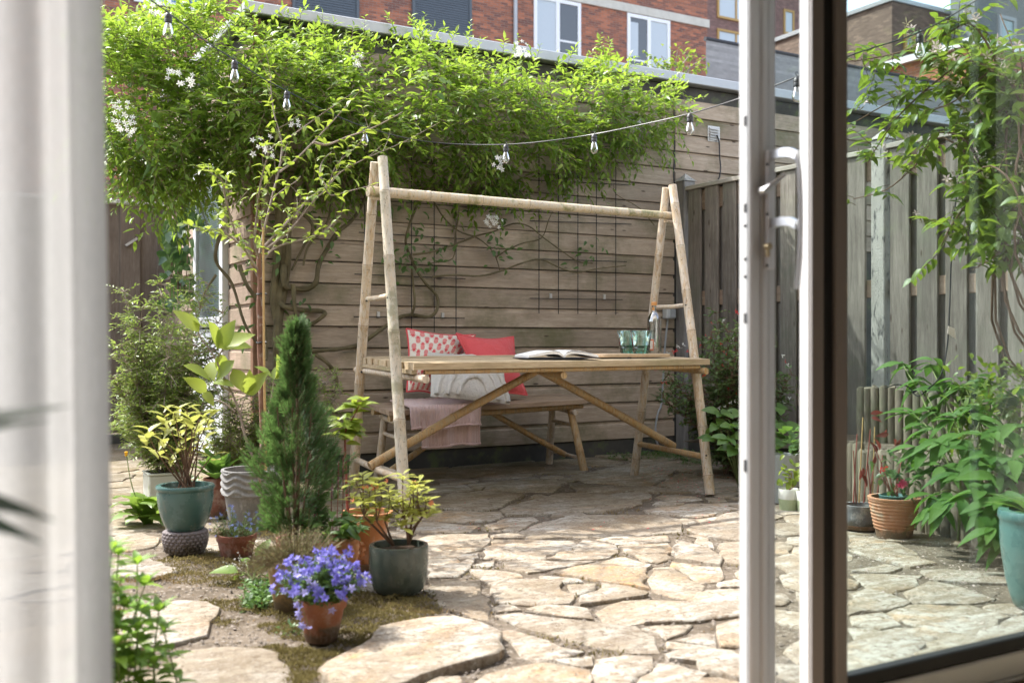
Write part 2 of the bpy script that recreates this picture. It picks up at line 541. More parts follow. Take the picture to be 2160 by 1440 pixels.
# ================================================================== ground and patio
g = MB()
n = 40
g.add([(-70,-40,-0.009),(90,-40,-0.009),(90,110,-0.009),(-70,110,-0.009)], [(0,1,2,3)])
gr = g.build('ground', M['soil']); tag(gr, kind='structure')

def cr(pts, ox, oy, s): return [(ox + x / s, oy + y / s) for x, y in pts]
T1 = [
 [(5,500),(395,495),(400,530),(340,590),(235,620),(190,670),(10,680),(-150,640),(-120,540)],
 [(410,540),(440,525),(930,530),(945,550),(920,590),(820,610),(740,645),(640,650),(460,650),(360,640)],
 [(985,530),(1100,540),(1190,565),(1215,590),(1190,625),(1080,655),(930,655),(750,650),(830,612),(930,594),(955,555)],
 [(1080,525),(1140,515),(1530,510),(1540,540),(1380,553),(1290,560),(1200,558)],
 [(1225,570),(1530,557),(1555,600),(1550,650),(1460,675),(1380,665),(1330,635),(1250,600)],
 [(1580,530),(1700,560),(1830,605),(1870,660),(1860,690),(1565,650)],
 [(1640,510),(1750,500),(1790,540),(1820,585),(1730,562)],
 [(1860,560),(2000,545),(2060,600),(2040,690),(1885,672),(1855,610)],
 [(1550,668),(1860,702),(1880,740),(1850,790),(1720,795),(1640,738),(1550,690)],
 [(1430,705),(1555,702),(1640,755),(1760,822),(1740,870),(1660,905),(1420,850),(1400,800)],
 [(920,700),(1160,660),(1240,632),(1340,665),(1420,692),(1385,740),(1392,840),(1280,818),(1100,785),(920,756),(800,738)],
 [(480,672),(640,657),(920,662),(1080,660),(920,690),(740,730),(640,738),(500,700)],
 [(290,690),(440,655),(420,690),(380,705)],
 [(220,682),(310,647),(285,690),(210,760),(20,770),(-60,740),(10,690)],
 [(280,710),(440,722),(600,747),(610,765),(420,815),(340,770)],
 [(10,785),(340,785),(395,930),(370,1035),(140,960),(40,880)],
 [(405,830),(560,785),(720,780),(860,802),(920,940),(720,943),(560,933),(440,928)],
 [(715,757),(960,777),(990,795),(880,803),(730,778)],
 [(890,815),(1075,805),(1070,848),(940,878),(910,850)],
 [(1115,802),(1280,825),(1410,862),(1390,885),(1220,908),(970,950),(960,890),(1085,858)],
 [(410,970),(480,940),(560,952),(600,978),(430,990)],
 [(620,980),(720,947),(900,952),(1020,972),(1045,1030),(900,1023),(740,993)],
 [(1065,980),(1160,932),(1360,908),(1640,917),(1555,965),(1355,1053),(1220,1068),(1120,1048)],
 [(410,1002),(580,987),(760,1014),(1060,1044),(1330,1068),(1460,1132),(1470,1238),(1300,1243),(1060,1193),(900,1158),(700,1108),(520,1040)],
 [(1378,1060),(1565,978),(1765,862),(1990,850),(2080,900),(2060,1005),(1965,1018),(1700,1048)],
 [(1350,1090),(1690,1066),(1640,1118),(1520,1153),(1460,1110)],
 [(1570,1160),(1720,1112),(1828,1122),(1838,1198)],
 [(1840,1072),(1965,1042),(2090,1030),(2100,1180),(1965,1208),(1862,1200),(1832,1130)],
 [(1520,1177),(1838,1215),(1838,1240),(1522,1215)],
 [(1512,1260),(1600,1232),(1965,1240),(2100,1260),(2090,1400),(1965,1410),(1870,1388),(1700,1308),(1540,1283)],
 [(430,1102),(540,1092),(760,1162),(1000,1242),(900,1265),(700,1298),(600,1258),(520,1160)],
 [(-690,1400),(-560,1310),(-420,1240),(-330,1160),(-210,1095),(0,1062),(180,1050),(330,1090),(465,1155),(480,1250),(440,1295),(300,1335),(120,1385),(-60,1440),(-250,1520),(-600,1510)],
 [(290,1440),(500,1350),(760,1312),(940,1347),(1035,1362),(1035,1500),(840,1570),(200,1560)],
 [(780,1290),(1055,1272),(1055,1328),(960,1333)],
 [(1075,1280),(1260,1247),(1430,1267),(1425,1340),(1328,1393),(1300,1510),(1060,1520),(1055,1360)],
 [(1345,1400),(1470,1312),(1560,1302),(1780,1372),(1720,1418),(1650,1510),(1325,1515)],
 [(1745,1402),(1860,1407),(1965,1432),(2080,1450),(2060,1560),(1695,1530)],
 [(400,500),(620,470),(700,432),(860,392),(1100,372),(1540,372),(1610,442),(1615,480),(1340,498),(1100,513),(660,516),(420,513)],
 [(1365,350),(1700,302),(1965,290),(2090,270),(2085,315),(1965,335),(1720,388),(1560,378),(1440,370)],
 [(1705,400),(1870,372),(1985,345),(2060,360),(2050,415),(1965,420),(1900,430),(1725,428)],
 [(1645,470),(1740,442),(1965,437),(2070,440),(2060,520),(1965,538),(1800,518),(1690,490)],
 [(490,330),(700,272),(840,244),(1400,244),(1425,270),(1300,328),(1140,356),(900,362),(640,376),(510,376)],
 [(0,300),(160,242),(560,232),(620,252),(540,288),(440,338),(340,353),(0,330),(-120,320)],
 [(0,347),(250,342),(480,352),(488,378),(400,408),(180,418),(0,400),(-160,380)],
 [(0,412),(180,430),(340,440),(280,478),(0,478),(-190,470),(-170,420)],
 [(370,432),(500,392),(680,387),(688,420),(600,450),(420,458)],
 [(10,190),(240,185),(300,218),(160,230),(0,235),(-150,240)],
 [(262,180),(600,152),(820,147),(878,170),(800,228),(600,223),(360,213)],
 [(905,130),(1300,52),(1580,100),(1500,148),(1420,188),(1000,168)],
 [(905,182),(1400,197),(1700,236),(1440,233),(950,233)],
 [(1325,42),(1600,32),(1960,92),(1960,150),(1600,98)],
 [(1445,187),(1600,112),(1960,162),(1960,278),(1760,238)],
]
T2 = [
 [(140,920),(250,870),(400,830),(540,800),(690,782),(890,788),(1000,840),(985,900),(930,1000),(880,1060),(620,1130),(330,1160),(180,1080)],
 [(380,1440),(600,1330),(700,1260),(780,1212),(1050,1190),(1330,1190),(1470,1222),(1550,1380),(1560,1520),(1300,1620),(300,1600)],
 [(60,300),(200,262),(380,242),(520,272),(470,345),(300,378),(90,390)],
 [(60,470),(330,420),(560,482),(640,560),(420,618),(240,592),(80,600)],
 [(900,150),(1010,160),(1000,200),(900,190)],
]
T3 = [   # seen through the door glass (crop x2.667, origin 1540,900)
 [(680,610),(800,620),(960,655),(1060,720),(1150,760),(1000,780),(820,730),(690,690)],
 [(690,800),(880,770),(960,790),(900,815),(690,805)],
 [(700,820),(1080,830),(1060,880),(900,935),(780,905)],
 [(980,925),(1120,870),(1300,900),(1480,960),(1330,990),(1050,985)],
 [(690,940),(780,915),(900,945),(1000,990),(900,1020),(680,1050)],
 [(880,1050),(1000,1000),(1340,1000),(1560,1060),(1400,1150),(1160,1140)],
 [(690,1070),(850,1050),(960,1120),(840,1140),(700,1110)],
 [(680,1130),(1100,1130),(1170,1160),(1020,1290),(760,1380),(640,1390)],
 [(1180,1160),(1400,1165),(1600,1080),(1760,1060),(1800,1150),(1400,1260),(1060,1330)],
]
POLY = [cr(p, 900, 960, 3) for p in T1] + [cr(p, 200, 1060, 3.789) for p in T2] + [cr(p, 1540, 900, 2.667) for p in T3]
def grow(p, k):
    cx = sum(q[0] for q in p)/len(p); cy = sum(q[1] for q in p)/len(p)
    return [(cx+(x-cx)*k, cy+(y-cy)*k) for x, y in p]
POLY[-len(T3):] = [grow(p, 1.06) for p in POLY[-len(T3):]]
POLY = [[G(x, y) for x, y in p] for p in POLY]
POLY = [[(q.x, q.y) for q in p] for p in POLY]

def area(p): return 0.5 * sum(p[i-1][0]*p[i][1] - p[i][0]*p[i-1][1] for i in range(len(p)))
POLY = [p if area(p) > 0 else p[::-1] for p in POLY]
def inside(q, p):
    c = False
    for i in range(len(p)):
        a, b = p[i-1], p[i]
        if (a[1] > q[1]) != (b[1] > q[1]) and q[0] < (b[0]-a[0])*(q[1]-a[1])/(b[1]-a[1]) + a[0]:
            c = not c
    return c
MOSSPX = [(140,1170),(330,1150),(420,1120),(560,1110),(700,1120),(800,1240),(900,1260),(940,1300),(840,1330),(700,1400),(640,1470),(140,1520)]
MOSS = [(G(x, y).x, G(x, y).y) for x, y in MOSSPX]
def clip(poly, a, b):                                      # keep the part of poly nearer to a than b
    mx, my = (a[0]+b[0])/2, (a[1]+b[1])/2; nx, ny = b[0]-a[0], b[1]-a[1]
    out = []
    for i in range(len(poly)):
        p, q = poly[i-1], poly[i]
        dp = (p[0]-mx)*nx + (p[1]-my)*ny; dq = (q[0]-mx)*nx + (q[1]-my)*ny
        if (dp < 0) != (dq < 0):
            t = dp / (dp - dq); out.append((p[0]+(q[0]-p[0])*t, p[1]+(q[1]-p[1])*t))
        if dq < 0: out.append(q)
    return out
sites = []
BEDA, BEDB = G(1800, 1095), G(2130, 1250)
def in_bed(x, y): return x > 3.0 and y < 4.6 and (BEDB.x-BEDA.x)*(y-BEDA.y) - (BEDB.y-BEDA.y)*(x-BEDA.x) > 0
rr = random.Random(5)
for i in range(-9, 20):
    for j in range(1, 34):
        x = i*0.38 + (j % 2)*0.18 + rr.uniform(-0.15, 0.15); y = 1.0 + j*0.27 + rr.uniform(-0.11, 0.11)
        if y > 6.05 and x > 1.65: continue
        if in_bed(x, y): continue
        if x > 4.85 or y > 9.0 or y < 1.75: continue
        sites.append((x, y))
blk = []
for p in POLY:
    cx = sum(q[0] for q in p)/len(p); cy = sum(q[1] for q in p)/len(p)
    blk.append((cx, cy))
    for i in range(len(p)):
        a, b = p[i-1], p[i]; L = math.hypot(a[0]-b[0], a[1]-b[1]); k = max(1, int(L/0.11))
        for m_ in range(k):
            t = m_/k; x = a[0]+(b[0]-a[0])*t; y = a[1]+(b[1]-a[1])*t
            d = math.hypot(cx-x, cy-y) + 1e-6; s_ = min(0.035, d*0.5)
            blk.append((x+(cx-x)/d*s_, y+(cy-y)/d*s_))
fill = []
allp = np.array(sites + blk)
for s_ in sites:
    if any(inside(s_, p) for p in POLY) or inside(s_, MOSS): continue
    d = np.hypot(allp[:,0]-s_[0], allp[:,1]-s_[1])
    if np.sort(d[len(sites):])[0] < 0.055: continue
    order = np.argsort(d)[1:60]
    poly = [(s_[0]-.5, s_[1]-.5),(s_[0]+.5, s_[1]-.5),(s_[0]+.5, s_[1]+.5),(s_[0]-.5, s_[1]+.5)]
    for k in order:
        if d[k] > 1.2: break
        poly = clip(poly, s_, tuple(allp[k]))
        if len(poly) < 3: break
    if len(poly) >= 3 and area(poly) > 0.006:
        fill.append(poly)

# second pass: smaller stones in the gaps that are still open
def edge_pts(p, inset, step=0.09):
    cx = sum(q[0] for q in p)/len(p); cy = sum(q[1] for q in p)/len(p); out = [(cx, cy)]
    for i in range(len(p)):
        a, b = p[i-1], p[i]; L = math.hypot(a[0]-b[0], a[1]-b[1]); k = max(1, int(L/step))
        for m_ in range(k):
            t = m_/k; x = a[0]+(b[0]-a[0])*t; y = a[1]+(b[1]-a[1])*t; d = math.hypot(cx-x, cy-y)+1e-6; s_ = min(inset, d*.5)
            out.append((x+(cx-x)/d*s_, y+(cy-y)/d*s_))
    return out
bset = np.array([q for p in POLY+fill for q in edge_pts(p, .03)])
allpol = POLY + fill; new = []
for _ in range(2600):
    c_ = (rr.uniform(-1.5, 4.7), rr.uniform(1.75, 6.1))
    if in_bed(*c_): continue
    if inside(c_, MOSS): continue
    d = np.hypot(bset[:,0]-c_[0], bset[:,1]-c_[1])
    if d.min() < .075: continue
    if any(inside(c_, p) for p in allpol): continue
    poly = [(c_[0]-.4, c_[1]-.4),(c_[0]+.4, c_[1]-.4),(c_[0]+.4, c_[1]+.4),(c_[0]-.4, c_[1]+.4)]
    for k in np.argsort(d)[:70]:
        if d[k] > 1.0: break
        poly = clip(poly, c_, tuple(bset[k]))
        if len(poly) < 3: break
    if len(poly) >= 3 and area(poly) > .006:
        fill.append(poly); allpol.append(poly); bset = np.vstack([bset, np.array(edge_pts(poly, .03))])
print('stones', len(POLY), len(fill))
patio = thing('patio', None, None, (2, 4, 0), kind='structure')
def jag(p, rnd_, step=0.055, amp=0.011, inset=-0.003):
    n_ = len(p); cx = sum(q[0] for q in p)/n_; cy = sum(q[1] for q in p)/n_
    out = []
    for i in range(n_):
        a, b = p[i], p[(i+1) % n_]; L = math.hypot(b[0]-a[0], b[1]-a[1])
        k = max(1, int(L/step)); nx, ny = (b[1]-a[1])/(L+1e-9), -(b[0]-a[0])/(L+1e-9)
        for j in range(k):
            t = j/k; e = rnd_.gauss(0, amp) * (0.4 if j == 0 else 1) * min(1, L/0.15) - inset
            out.append((a[0]+(b[0]-a[0])*t + nx*e, a[1]+(b[1]-a[1])*t + ny*e))
    return out
def stone(p, top, rnd_):
    q = jag(p, rnd_); n_ = len(q)
    cx = sum(v[0] for v in q)/n_; cy = sum(v[1] for v in q)/n_
    tx, ty = rnd_.gauss(0, 0.008), rnd_.gauss(0, 0.008)
    hz = lambda x, y: top + (x-cx)*tx + (y-cy)*ty
    m = MB(); vs = []
    R = max(math.hypot(v[0]-cx, v[1]-cy) for v in q)
    for (sh, dz) in ((0.0, None), (0.0, -0.006), (0.004, -0.0015), (0.012, 0.0)):
        for v in q:
            d = math.hypot(cx-v[0], cy-v[1]) + 1e-6
            x = v[0] + (cx-v[0])/d*min(sh, d*0.3); y = v[1] + (cy-v[1])/d*min(sh, d*0.3)
            z = -0.034 if dz is None else hz(x, y) + dz + (rnd_.gauss(0, 0.0012) if dz else 0)
            vs.append((x, y, z))
    fs = []
    for r in range(3):
        for i in range(n_):
            j = (i+1) % n_
            fs.append((r*n_+i, r*n_+j, (r+1)*n_+j, (r+1)*n_+i))
    fs.append(tuple(3*n_+i for i in range(n_)))
    m.add(vs, fs)
    return m.build('paving_stone', M['stone'], patio, smooth=True)
sr = random.Random(3)
BIG = {31: 0.018, len(T1): 0.006, len(T1)+1: 0.012}
for i, p in enumerate(POLY):
    stone(p, BIG.get(i, 0.0) + sr.uniform(-0.004, 0.006), sr)
for p in fill:
    stone(p, sr.uniform(-0.006, 0.005), sr)
ALLST = POLY + fill
bb = [(min(q[0] for q in p)-.01, min(q[1] for q in p)-.01, max(q[0] for q in p)+.01, max(q[1] for q in p)+.01) for p in ALLST]
def on_stone(x, y):
    for b, p in zip(bb, ALLST):
        if b[0] < x < b[2] and b[1] < y < b[3] and inside((x, y), p): return True
    return False

# small chips and grit in the joints
pv, pd, pu, ps = [], [], [], []
rg = random.Random(9)
k = 0
while k < 7500:
    px, py = rg.uniform(230, 2150), 1440 - 520 * (rg.random() ** 1.2)
    q = G(px, py)
    if q.y > 6.2 and q.x > 1.7: continue
    k += 1
    if on_stone(q.x, q.y) and rg.random() < 0.965: continue
    z = 0.006 if on_stone(q.x, q.y) else -0.008
    pv.append((q.x, q.y, z)); pd.append((rg.gauss(0,1), rg.gauss(0,1), rg.gauss(0,.2))); pu.append((rg.gauss(0,.3), rg.gauss(0,.3), 1)); ps.append(rg.uniform(0.005, 0.016) if z < 0 else rg.uniform(0.004, 0.008))
oct_ = (np.array([(0,0,0.25),(0.45,0.5,0.1),(-0.42,0.45,0.15),(0,1,0.2),(0.05,0.5,0.55)]), np.array([(0,1,4),(1,3,4),(3,2,4),(2,0,4)]))
batch('gravel', pv, pd, pu, ps, oct_, M['pebble'], smooth=False, kind='stuff')

# moss cushions between the stones: short dense tufts
mv, md, mu, ms = [], [], [], []
rm = random.Random(21)
def nz2(x, y): return math.sin(x*7.1+1.3*math.sin(y*5.3)) + math.sin(y*8.7+1.7*math.sin(x*6.1)) + 0.6*math.sin(x*23+y*19)
cnt = 0
while cnt < 62000:
    px, py = rm.uniform(200, 960), rm.uniform(1105, 1470)
    q = G(px, py); cnt += 1
    if not inside((q.x, q.y), MOSS) or nz2(q.x, q.y) < -0.3: continue
    if on_stone(q.x, q.y) : continue
    for _ in range(2):
        x, y = q.x + rm.gauss(0, .007), q.y + rm.gauss(0, .007)
        mv.append((x, y, -0.009 + 0.010*max(0, nz2(x, y)) + 0.006*max(0, math.sin(x*61+2*math.sin(y*37))+math.sin(y*57)))); md.append((rm.gauss(0,.6), rm.gauss(0,.6), 1)); mu.append((rm.gauss(0,1), rm.gauss(0,1), .2)); ms.append(rm.uniform(.006, .014))
for _ in range(9000):          # thin moss along joints of the terrace
    px, py = rm.uniform(880, 1560), 1440 - 460*rm.random()
    q = G(px, py)
    if on_stone(q.x, q.y) or nz2(q.x*1.3, q.y*1.3) < 0.7: continue
    mv.append((q.x, q.y, -0.009)); md.append((rm.gauss(0,.6), rm.gauss(0,.6), 1)); mu.append((rm.gauss(0,1), rm.gauss(0,1), .2)); ms.append(rm.uniform(.008, .02))
batch('moss', mv, md, mu, ms, leaf_tpl('lance', 2, 0.35, 0.2, 0.3), M['moss'], kind='stuff', rnd=np.clip(np.array([0.5+0.25*nz2(v[0]*.6, v[1]*.6) for v in mv]) + RNG.normal(0,.12,len(mv)), 0, 1))

# ================================================================== garden shed
YW = 6.25; XL = 1.73; XJ = 5.02; PITCH = 0.138
def board_front(x0, x1, z0, root, y=YW, mat=None):
    m = MB(); z0 += random.uniform(-.0015, .0015); gp = random.uniform(.0025, .0055)
    yf, yr = y - 0.023 - random.uniform(0, .002), y - 0.009
    prof = [(y, z0+0.002), (yf+0.002, z0+0.002), (yf, z0+0.005), (yf, z0+0.108), (yf+0.002, z0+0.111), (yr, z0+0.116), (yr, z0+PITCH-gp), (y, z0+PITCH-gp)]
    k = len(prof)
    vs = [(x0, a, b) for a, b in prof] + [(x1, a, b) for a, b in prof]
    fs = [tuple(range(k))[::-1], tuple(range(k, 2*k))] + [(i, (i+1) % k, k+(i+1) % k, k+i) for i in range(k)]
    fs = [f[::-1] for f in fs]
    m.add(vs, fs)
    return m.build('board', mat or M['cladding'], root)
shed = thing('garden_shed', 'brown timber garden shed with horizontal boards behind the bamboo table', 'shed', (XL, YW, 0))
b_ = MB(); b_.box(XL+0.03, YW, 0, XJ-0.004, 9.0, 2.84); b_.build('shed_body', M['darkconcrete'], shed)
b_ = MB(); b_.bbox(XL+0.02, YW-0.012, -0.03, XJ-0.004, YW-0.001, 0.118); b_.build('plinth', M['darkconcrete'], shed)
for i in range(20):
    z0 = 0.12 + i*PITCH
    if z0 + PITCH > 2.86: break
    board_front(XL+0.055, XJ-0.006, z0, shed)
b_ = MB(); b_.bbox(XL, YW-0.03, 0, XL+0.052, YW+0.03, 2.84); b_.build('corner_post', wood('rusty_corner_post', (0.16,0.085,0.05), (0.26,0.15,0.09), 'z'), shed)
b_ = MB(); b_.bbox(XL-0.06, YW-0.075, 2.852, XJ+0.0, YW+0.02, 2.925, 0.006); b_.build('fascia', M['zinc'], shed)
b_ = MB(); b_.bbox(XL-0.06, YW+0.021, 2.852, XL+0.03, 9.0, 2.925, 0.006); b_.build('fascia', M['zinc'], shed)
b_ = MB(); b_.bbox(XL+0.031, YW+0.021, 2.845, XJ, 9.0, 2.90); b_.build('roof', M['darkconcrete'], shed)
# side wall of the shed (faces left): boards, white door with reeded pane
def board_side(y0, y1, z0, root):
    m = MB(); x = XL + 0.03
    xf, xr = x - 0.021, x - 0.008
    prof = [(x, z0+.002), (xf, z0+.002), (xf, z0+.110), (xr, z0+.116), (xr, z0+PITCH+.004), (x, z0+PITCH+.004)]
    k = len(prof); vs = [(a, y0, b) for a, b in prof] + [(a, y1, b) for a, b in prof]
    fs = [tuple(range(k)), tuple(range(k, 2*k))[::-1]] + [(i, (i+1) % k, k+(i+1) % k, k+i)[::-1] for i in range(k)]
    fs = [f[::-1] for f in fs]
    m.add(vs, fs); m.build('board', M['cladding_side'], root)
DY0, DY1 = 6.86, 7.72
for i in range(19):
    z0 = 0.12 + i*PITCH
    board_side(YW+0.032, DY0-0.004, z0, shed)
    if z0 > 2.15: board_side(DY0, DY1, z0, shed)
    board_side(DY1+0.004, 8.99, z0, shed)
door = thing('shed_door', 'old white shed door with reeded glass beside the climbing plant', 'door', (XL, DY0, 0))
fr = MB()
fr.bbox(XL-0.03, DY0, 0.03, XL+0.02, DY0+0.085, 2.15); fr.bbox(XL-0.03, DY1-0.085, 0.03, XL+0.02, DY1, 2.15)
fr.bbox(XL-0.028, DY0+0.087, 2.06, XL+0.02, DY1-0.087, 2.15); fr.bbox(XL-0.028, DY0+0.087, 0.95, XL+0.02, DY1-0.087, 1.02)
fr.build('door_frame', M['whitepaint'], door)
fr = MB(); fr.bbox(XL-0.008, DY0+0.087, 1.022, XL+0.006, DY1-0.087, 2.058, .001)
pn = fr.build('glass', M['reeded'], door)
rb = MB()
z = 1.03
while z < 2.05:
    rb.box(XL-0.012, DY0+0.09, z, XL-0.0082, DY1-0.09, z+0.006); z += 0.016
rb.build('reeding', M['reeded'], door)
for i in range(6):
    rb = MB(); z0 = 0.06 + i*0.148
    rb.hexa([(XL-0.02,DY0+.088,z0),(XL+.01,DY0+.088,z0),(XL+.01,DY1-.088,z0),(XL-0.02,DY1-.088,z0),
             (XL-0.004,DY0+.088,z0+.136),(XL+.01,DY0+.088,z0+.136),(XL+.01,DY1-.088,z0+.136),(XL-0.004,DY1-.088,z0+.136)])
    rb.build('louvre', M['whitepaint'], door)

shed2 = thing('garden_shed', 'neighbouring timber shed that carries on behind the side fence', 'shed', (XJ, YW, 0))
b_ = MB(); b_.box(XJ+0.004, YW, 0, 9.6, 9.0, 2.84); b_.build('shed_body', M['darkconcrete'], shed2)
for i in range(20):
    z0 = 0.12 + i*PITCH
    if z0 + PITCH > 2.86: break
    if z0 > 1.6: board_front(XJ+0.006, 9.6, z0, shed2)
b_ = MB(); b_.bbox(XJ+0.002, YW-0.075, 2.852, 9.6, YW+0.02, 2.925, 0.006); b_.build('fascia', M['zinc'], shed2)
b_ = MB(); b_.bbox(XJ+0.002, YW+0.021, 2.845, 9.6, 9.0, 2.90); b_.build('roof', M['darkconcrete'], shed2)

# vents, cable, electrical box
def vent(px, py, label):
    c = W(px, py, YW - 0.024); w, h = 0.062, 0.062
    t = thing('vent_grille', label, 'vent', (c.x, c.y, c.z), 'vent grilles on the shed boards')
    m = MB(); m.bbox(c.x-w, c.y-0.006, c.z-h, c.x+w, c.y-0.001, c.z+h, .002); m.build('back_plate', M['ventmetal'], t)
    for i in range(5):
        z = c.z - h + 0.016 + i*0.0205
        m = MB(); m.hexa([(c.x-w+.012,c.y-.020,z-.004),(c.x+w-.012,c.y-.020,z-.004),(c.x+w-.012,c.y-.006,z+.004),(c.x-w+.012,c.y-.006,z+.004),
                          (c.x-w+.012,c.y-.020,z+.001),(c.x+w-.012,c.y-.020,z+.001),(c.x+w-.012,c.y-.006,z+.012),(c.x-w+.012,c.y-.006,z+.012)])
        m.build('slat', M['ventmetal'], t)
vent(1337, 263, 'square metal vent grille on the shed half hidden by vine tips')
vent(1505, 283, 'square metal vent grille on the shed with a black cord hanging from it')
def cable(name, pts, r, m, label, cat='cable', n=6, parent=None):
    mb = MB(); mb.tube(smooth_path(pts, 4), r, n)
    p0 = Vector(pts[0])
    o = mb.build(name, m, parent, smooth=True, loc=None if parent else p0)
    if parent is None: tag(o, label, cat)
    return o
cable('cable', [W(1512,285,YW-.05), W(1517,300,YW-.05), W(1518,330,YW-.045), W(1520,352,YW-.045), W(1518,372,YW-.05), W(1514,385,YW-.04), W(1521,420,YW-.04)], 0.006, M['black'], 'thick black cord hanging from the vent down behind the fence')
cable('cable', [W(1422,188,YW-.03), W(1422,260,YW-.032), W(1423,330,YW-.03), W(1421,365,YW-.035), W(1424,400,YW-.03)], 0.005, M['black'], 'straight black cable running down the shed boards at their joint')
bx_ = W(1407, 659, YW-0.03)
eb = thing('junction_box', 'grey electrical box on the shed wall behind the right table leg', 'electrical box', tuple(bx_))
m = MB(); m.bbox(bx_.x-.045, bx_.y-.055, bx_.z-.05, bx_.x+.045, bx_.y+.006, bx_.z+.05, .008); m.build('box', flat('light_grey_plastic',(0.5,0.52,0.53),0.45), eb)
m = MB(); m.bbox(bx_.x-.014, bx_.y-.063, bx_.z-.04, bx_.x+.038, bx_.y-.056, bx_.z+.04, .004); m.build('lid', M['greyplastic'], eb)
cable('conduit', [bx_+Vector((0.0,-.01,-.05)), W(1402,740,YW-.03), W(1396,845,YW-.03), W(1388,870,YW-.035), W(1383,900,YW-.035), W(1385,930,YW-.03), W(1394,950,YW-.03)], 0.008, M['greyplastic'], 'grey conduit curving down the shed wall to the ground beside the table leg', 'conduit')

# ================================================================== side fence (right)
XF = 5.07
fence = thing('wooden_fence', 'grey weathered wooden fence with concrete posts along the right side', 'fence', (XF, 4.2, 0))
posts = [6.16, 4.28, 2.40, 0.52]
for y in posts:
    m = MB(); h = 2.08
    m.bbox(XF-0.055, y-0.052, -0.05, XF+0.055, y+0.052, h, .006)
    m.build('fence_post', M['concrete'] if y < 6 else mottled('grey_post', (0.13,0.125,0.12), (0.24,0.23,0.22), 8, 0.95, stretch=(3,3,.6)), fence)
    m = MB(); m.add([(XF-.062,y-.06,h+.002),(XF+.062,y-.06,h+.002),(XF+.062,y+.06,h+.002),(XF-.062,y+.06,h+.002),(XF,y,h+.065)], [(0,1,4),(1,2,4),(2,3,4),(3,0,4),(3,2,1,0)])
    m.build('post_cap', M['concrete'], fence)
for a, b, top in ((6.10, 4.34, 2.035), (4.22, 2.46, 2.045), (2.34, 0.58, 2.05)):
    m = MB(); m.bbox(XF-0.022, b, 0.0, XF+0.022, a, 0.235, .004); m.build('gravel_board', M['darkconcrete'], fence)
    m = MB(); m.bbox(XF-0.048, b-0.03, top-0.032, XF+0.048, a+0.03, top, .004); m.build('cap_rail', M['caprail'], fence)
    for z in (0.42, 1.12, 1.84):
        m = MB(); m.bbox(XF-0.012, b, z, XF+0.008, a, z+0.15 if z > 1.5 else z+.11); m.build('rail', M['rail'], fence)
    y = a - 0.012; front = True; k = 0
    while y - 0.14 > b - 0.02:
        w = 0.141
        m = MB(); m.bbox(XF-0.034+random.uniform(-.001,.001), max(y-w, b), 0.24, XF-0.0135, y, top-0.034, .003); m.build('fence_board', M['fence'], fence)
        y2 = y - 0.098
        if y2 - w > b: 
            m = MB(); m.bbox(XF+0.0095, y2-w, 0.24, XF+0.028, y2, top-0.034, .003); m.build('fence_board', M['fence'], fence)
        y -= 0.194

# ================================================================== back gate (left)
YG = 9.1
gate = thing('garden_gate', 'dark brown board gate with a metal brace in the left back corner', 'gate', (0.9, YG, 0))
x = -1.6; k = 0
while x < XL + 0.3:
    w = 0.165
    m = MB(); m.bbox(x, YG - (0.02 if k % 2 == 0 else 0.0), 0.08, x+w, YG+0.02 - (0.02 if k % 2 == 0 else 0.0), 2.0, .003); m.build('gate_board', M['gate'], gate)
    x += 0.15; k += 1
a, b = W(265, 518, YG-.03), W(289, 503, YG-.03)
m = MB(); m.bar(a, b, 0.02, 0.035, (0,-1,0)); m.build('brace', M['ventmetal'], gate)
m = MB(); m.bbox(-1.6, YG-0.04, 2.005, XL+.3, YG+.04, 2.04, .004); m.build('cap_rail', M['ventmetal'], gate)
m = MB(); m.bbox(-1.6, YG-0.06, -0.03, XL+.0, YG-0.0225, 0.075, .01); m.build('threshold', M['darkconcrete'], gate)
# fence on the left boundary, out of the picture, closes the garden
lf = thing('wooden_fence', 'brown board fence closing the garden behind the curtain on the left', 'fence', (-2.2, 5, 0))
y = 1.8; k = 0
while y < 9.0:
    m = MB(); m.bbox(-2.22-(0.02 if k % 2 else 0), y, 0.02, -2.2-(0.02 if k % 2 else 0), y+.165, 1.9, .003); m.build('fence_board', M['gate'], lf)
    y += .15; k += 1

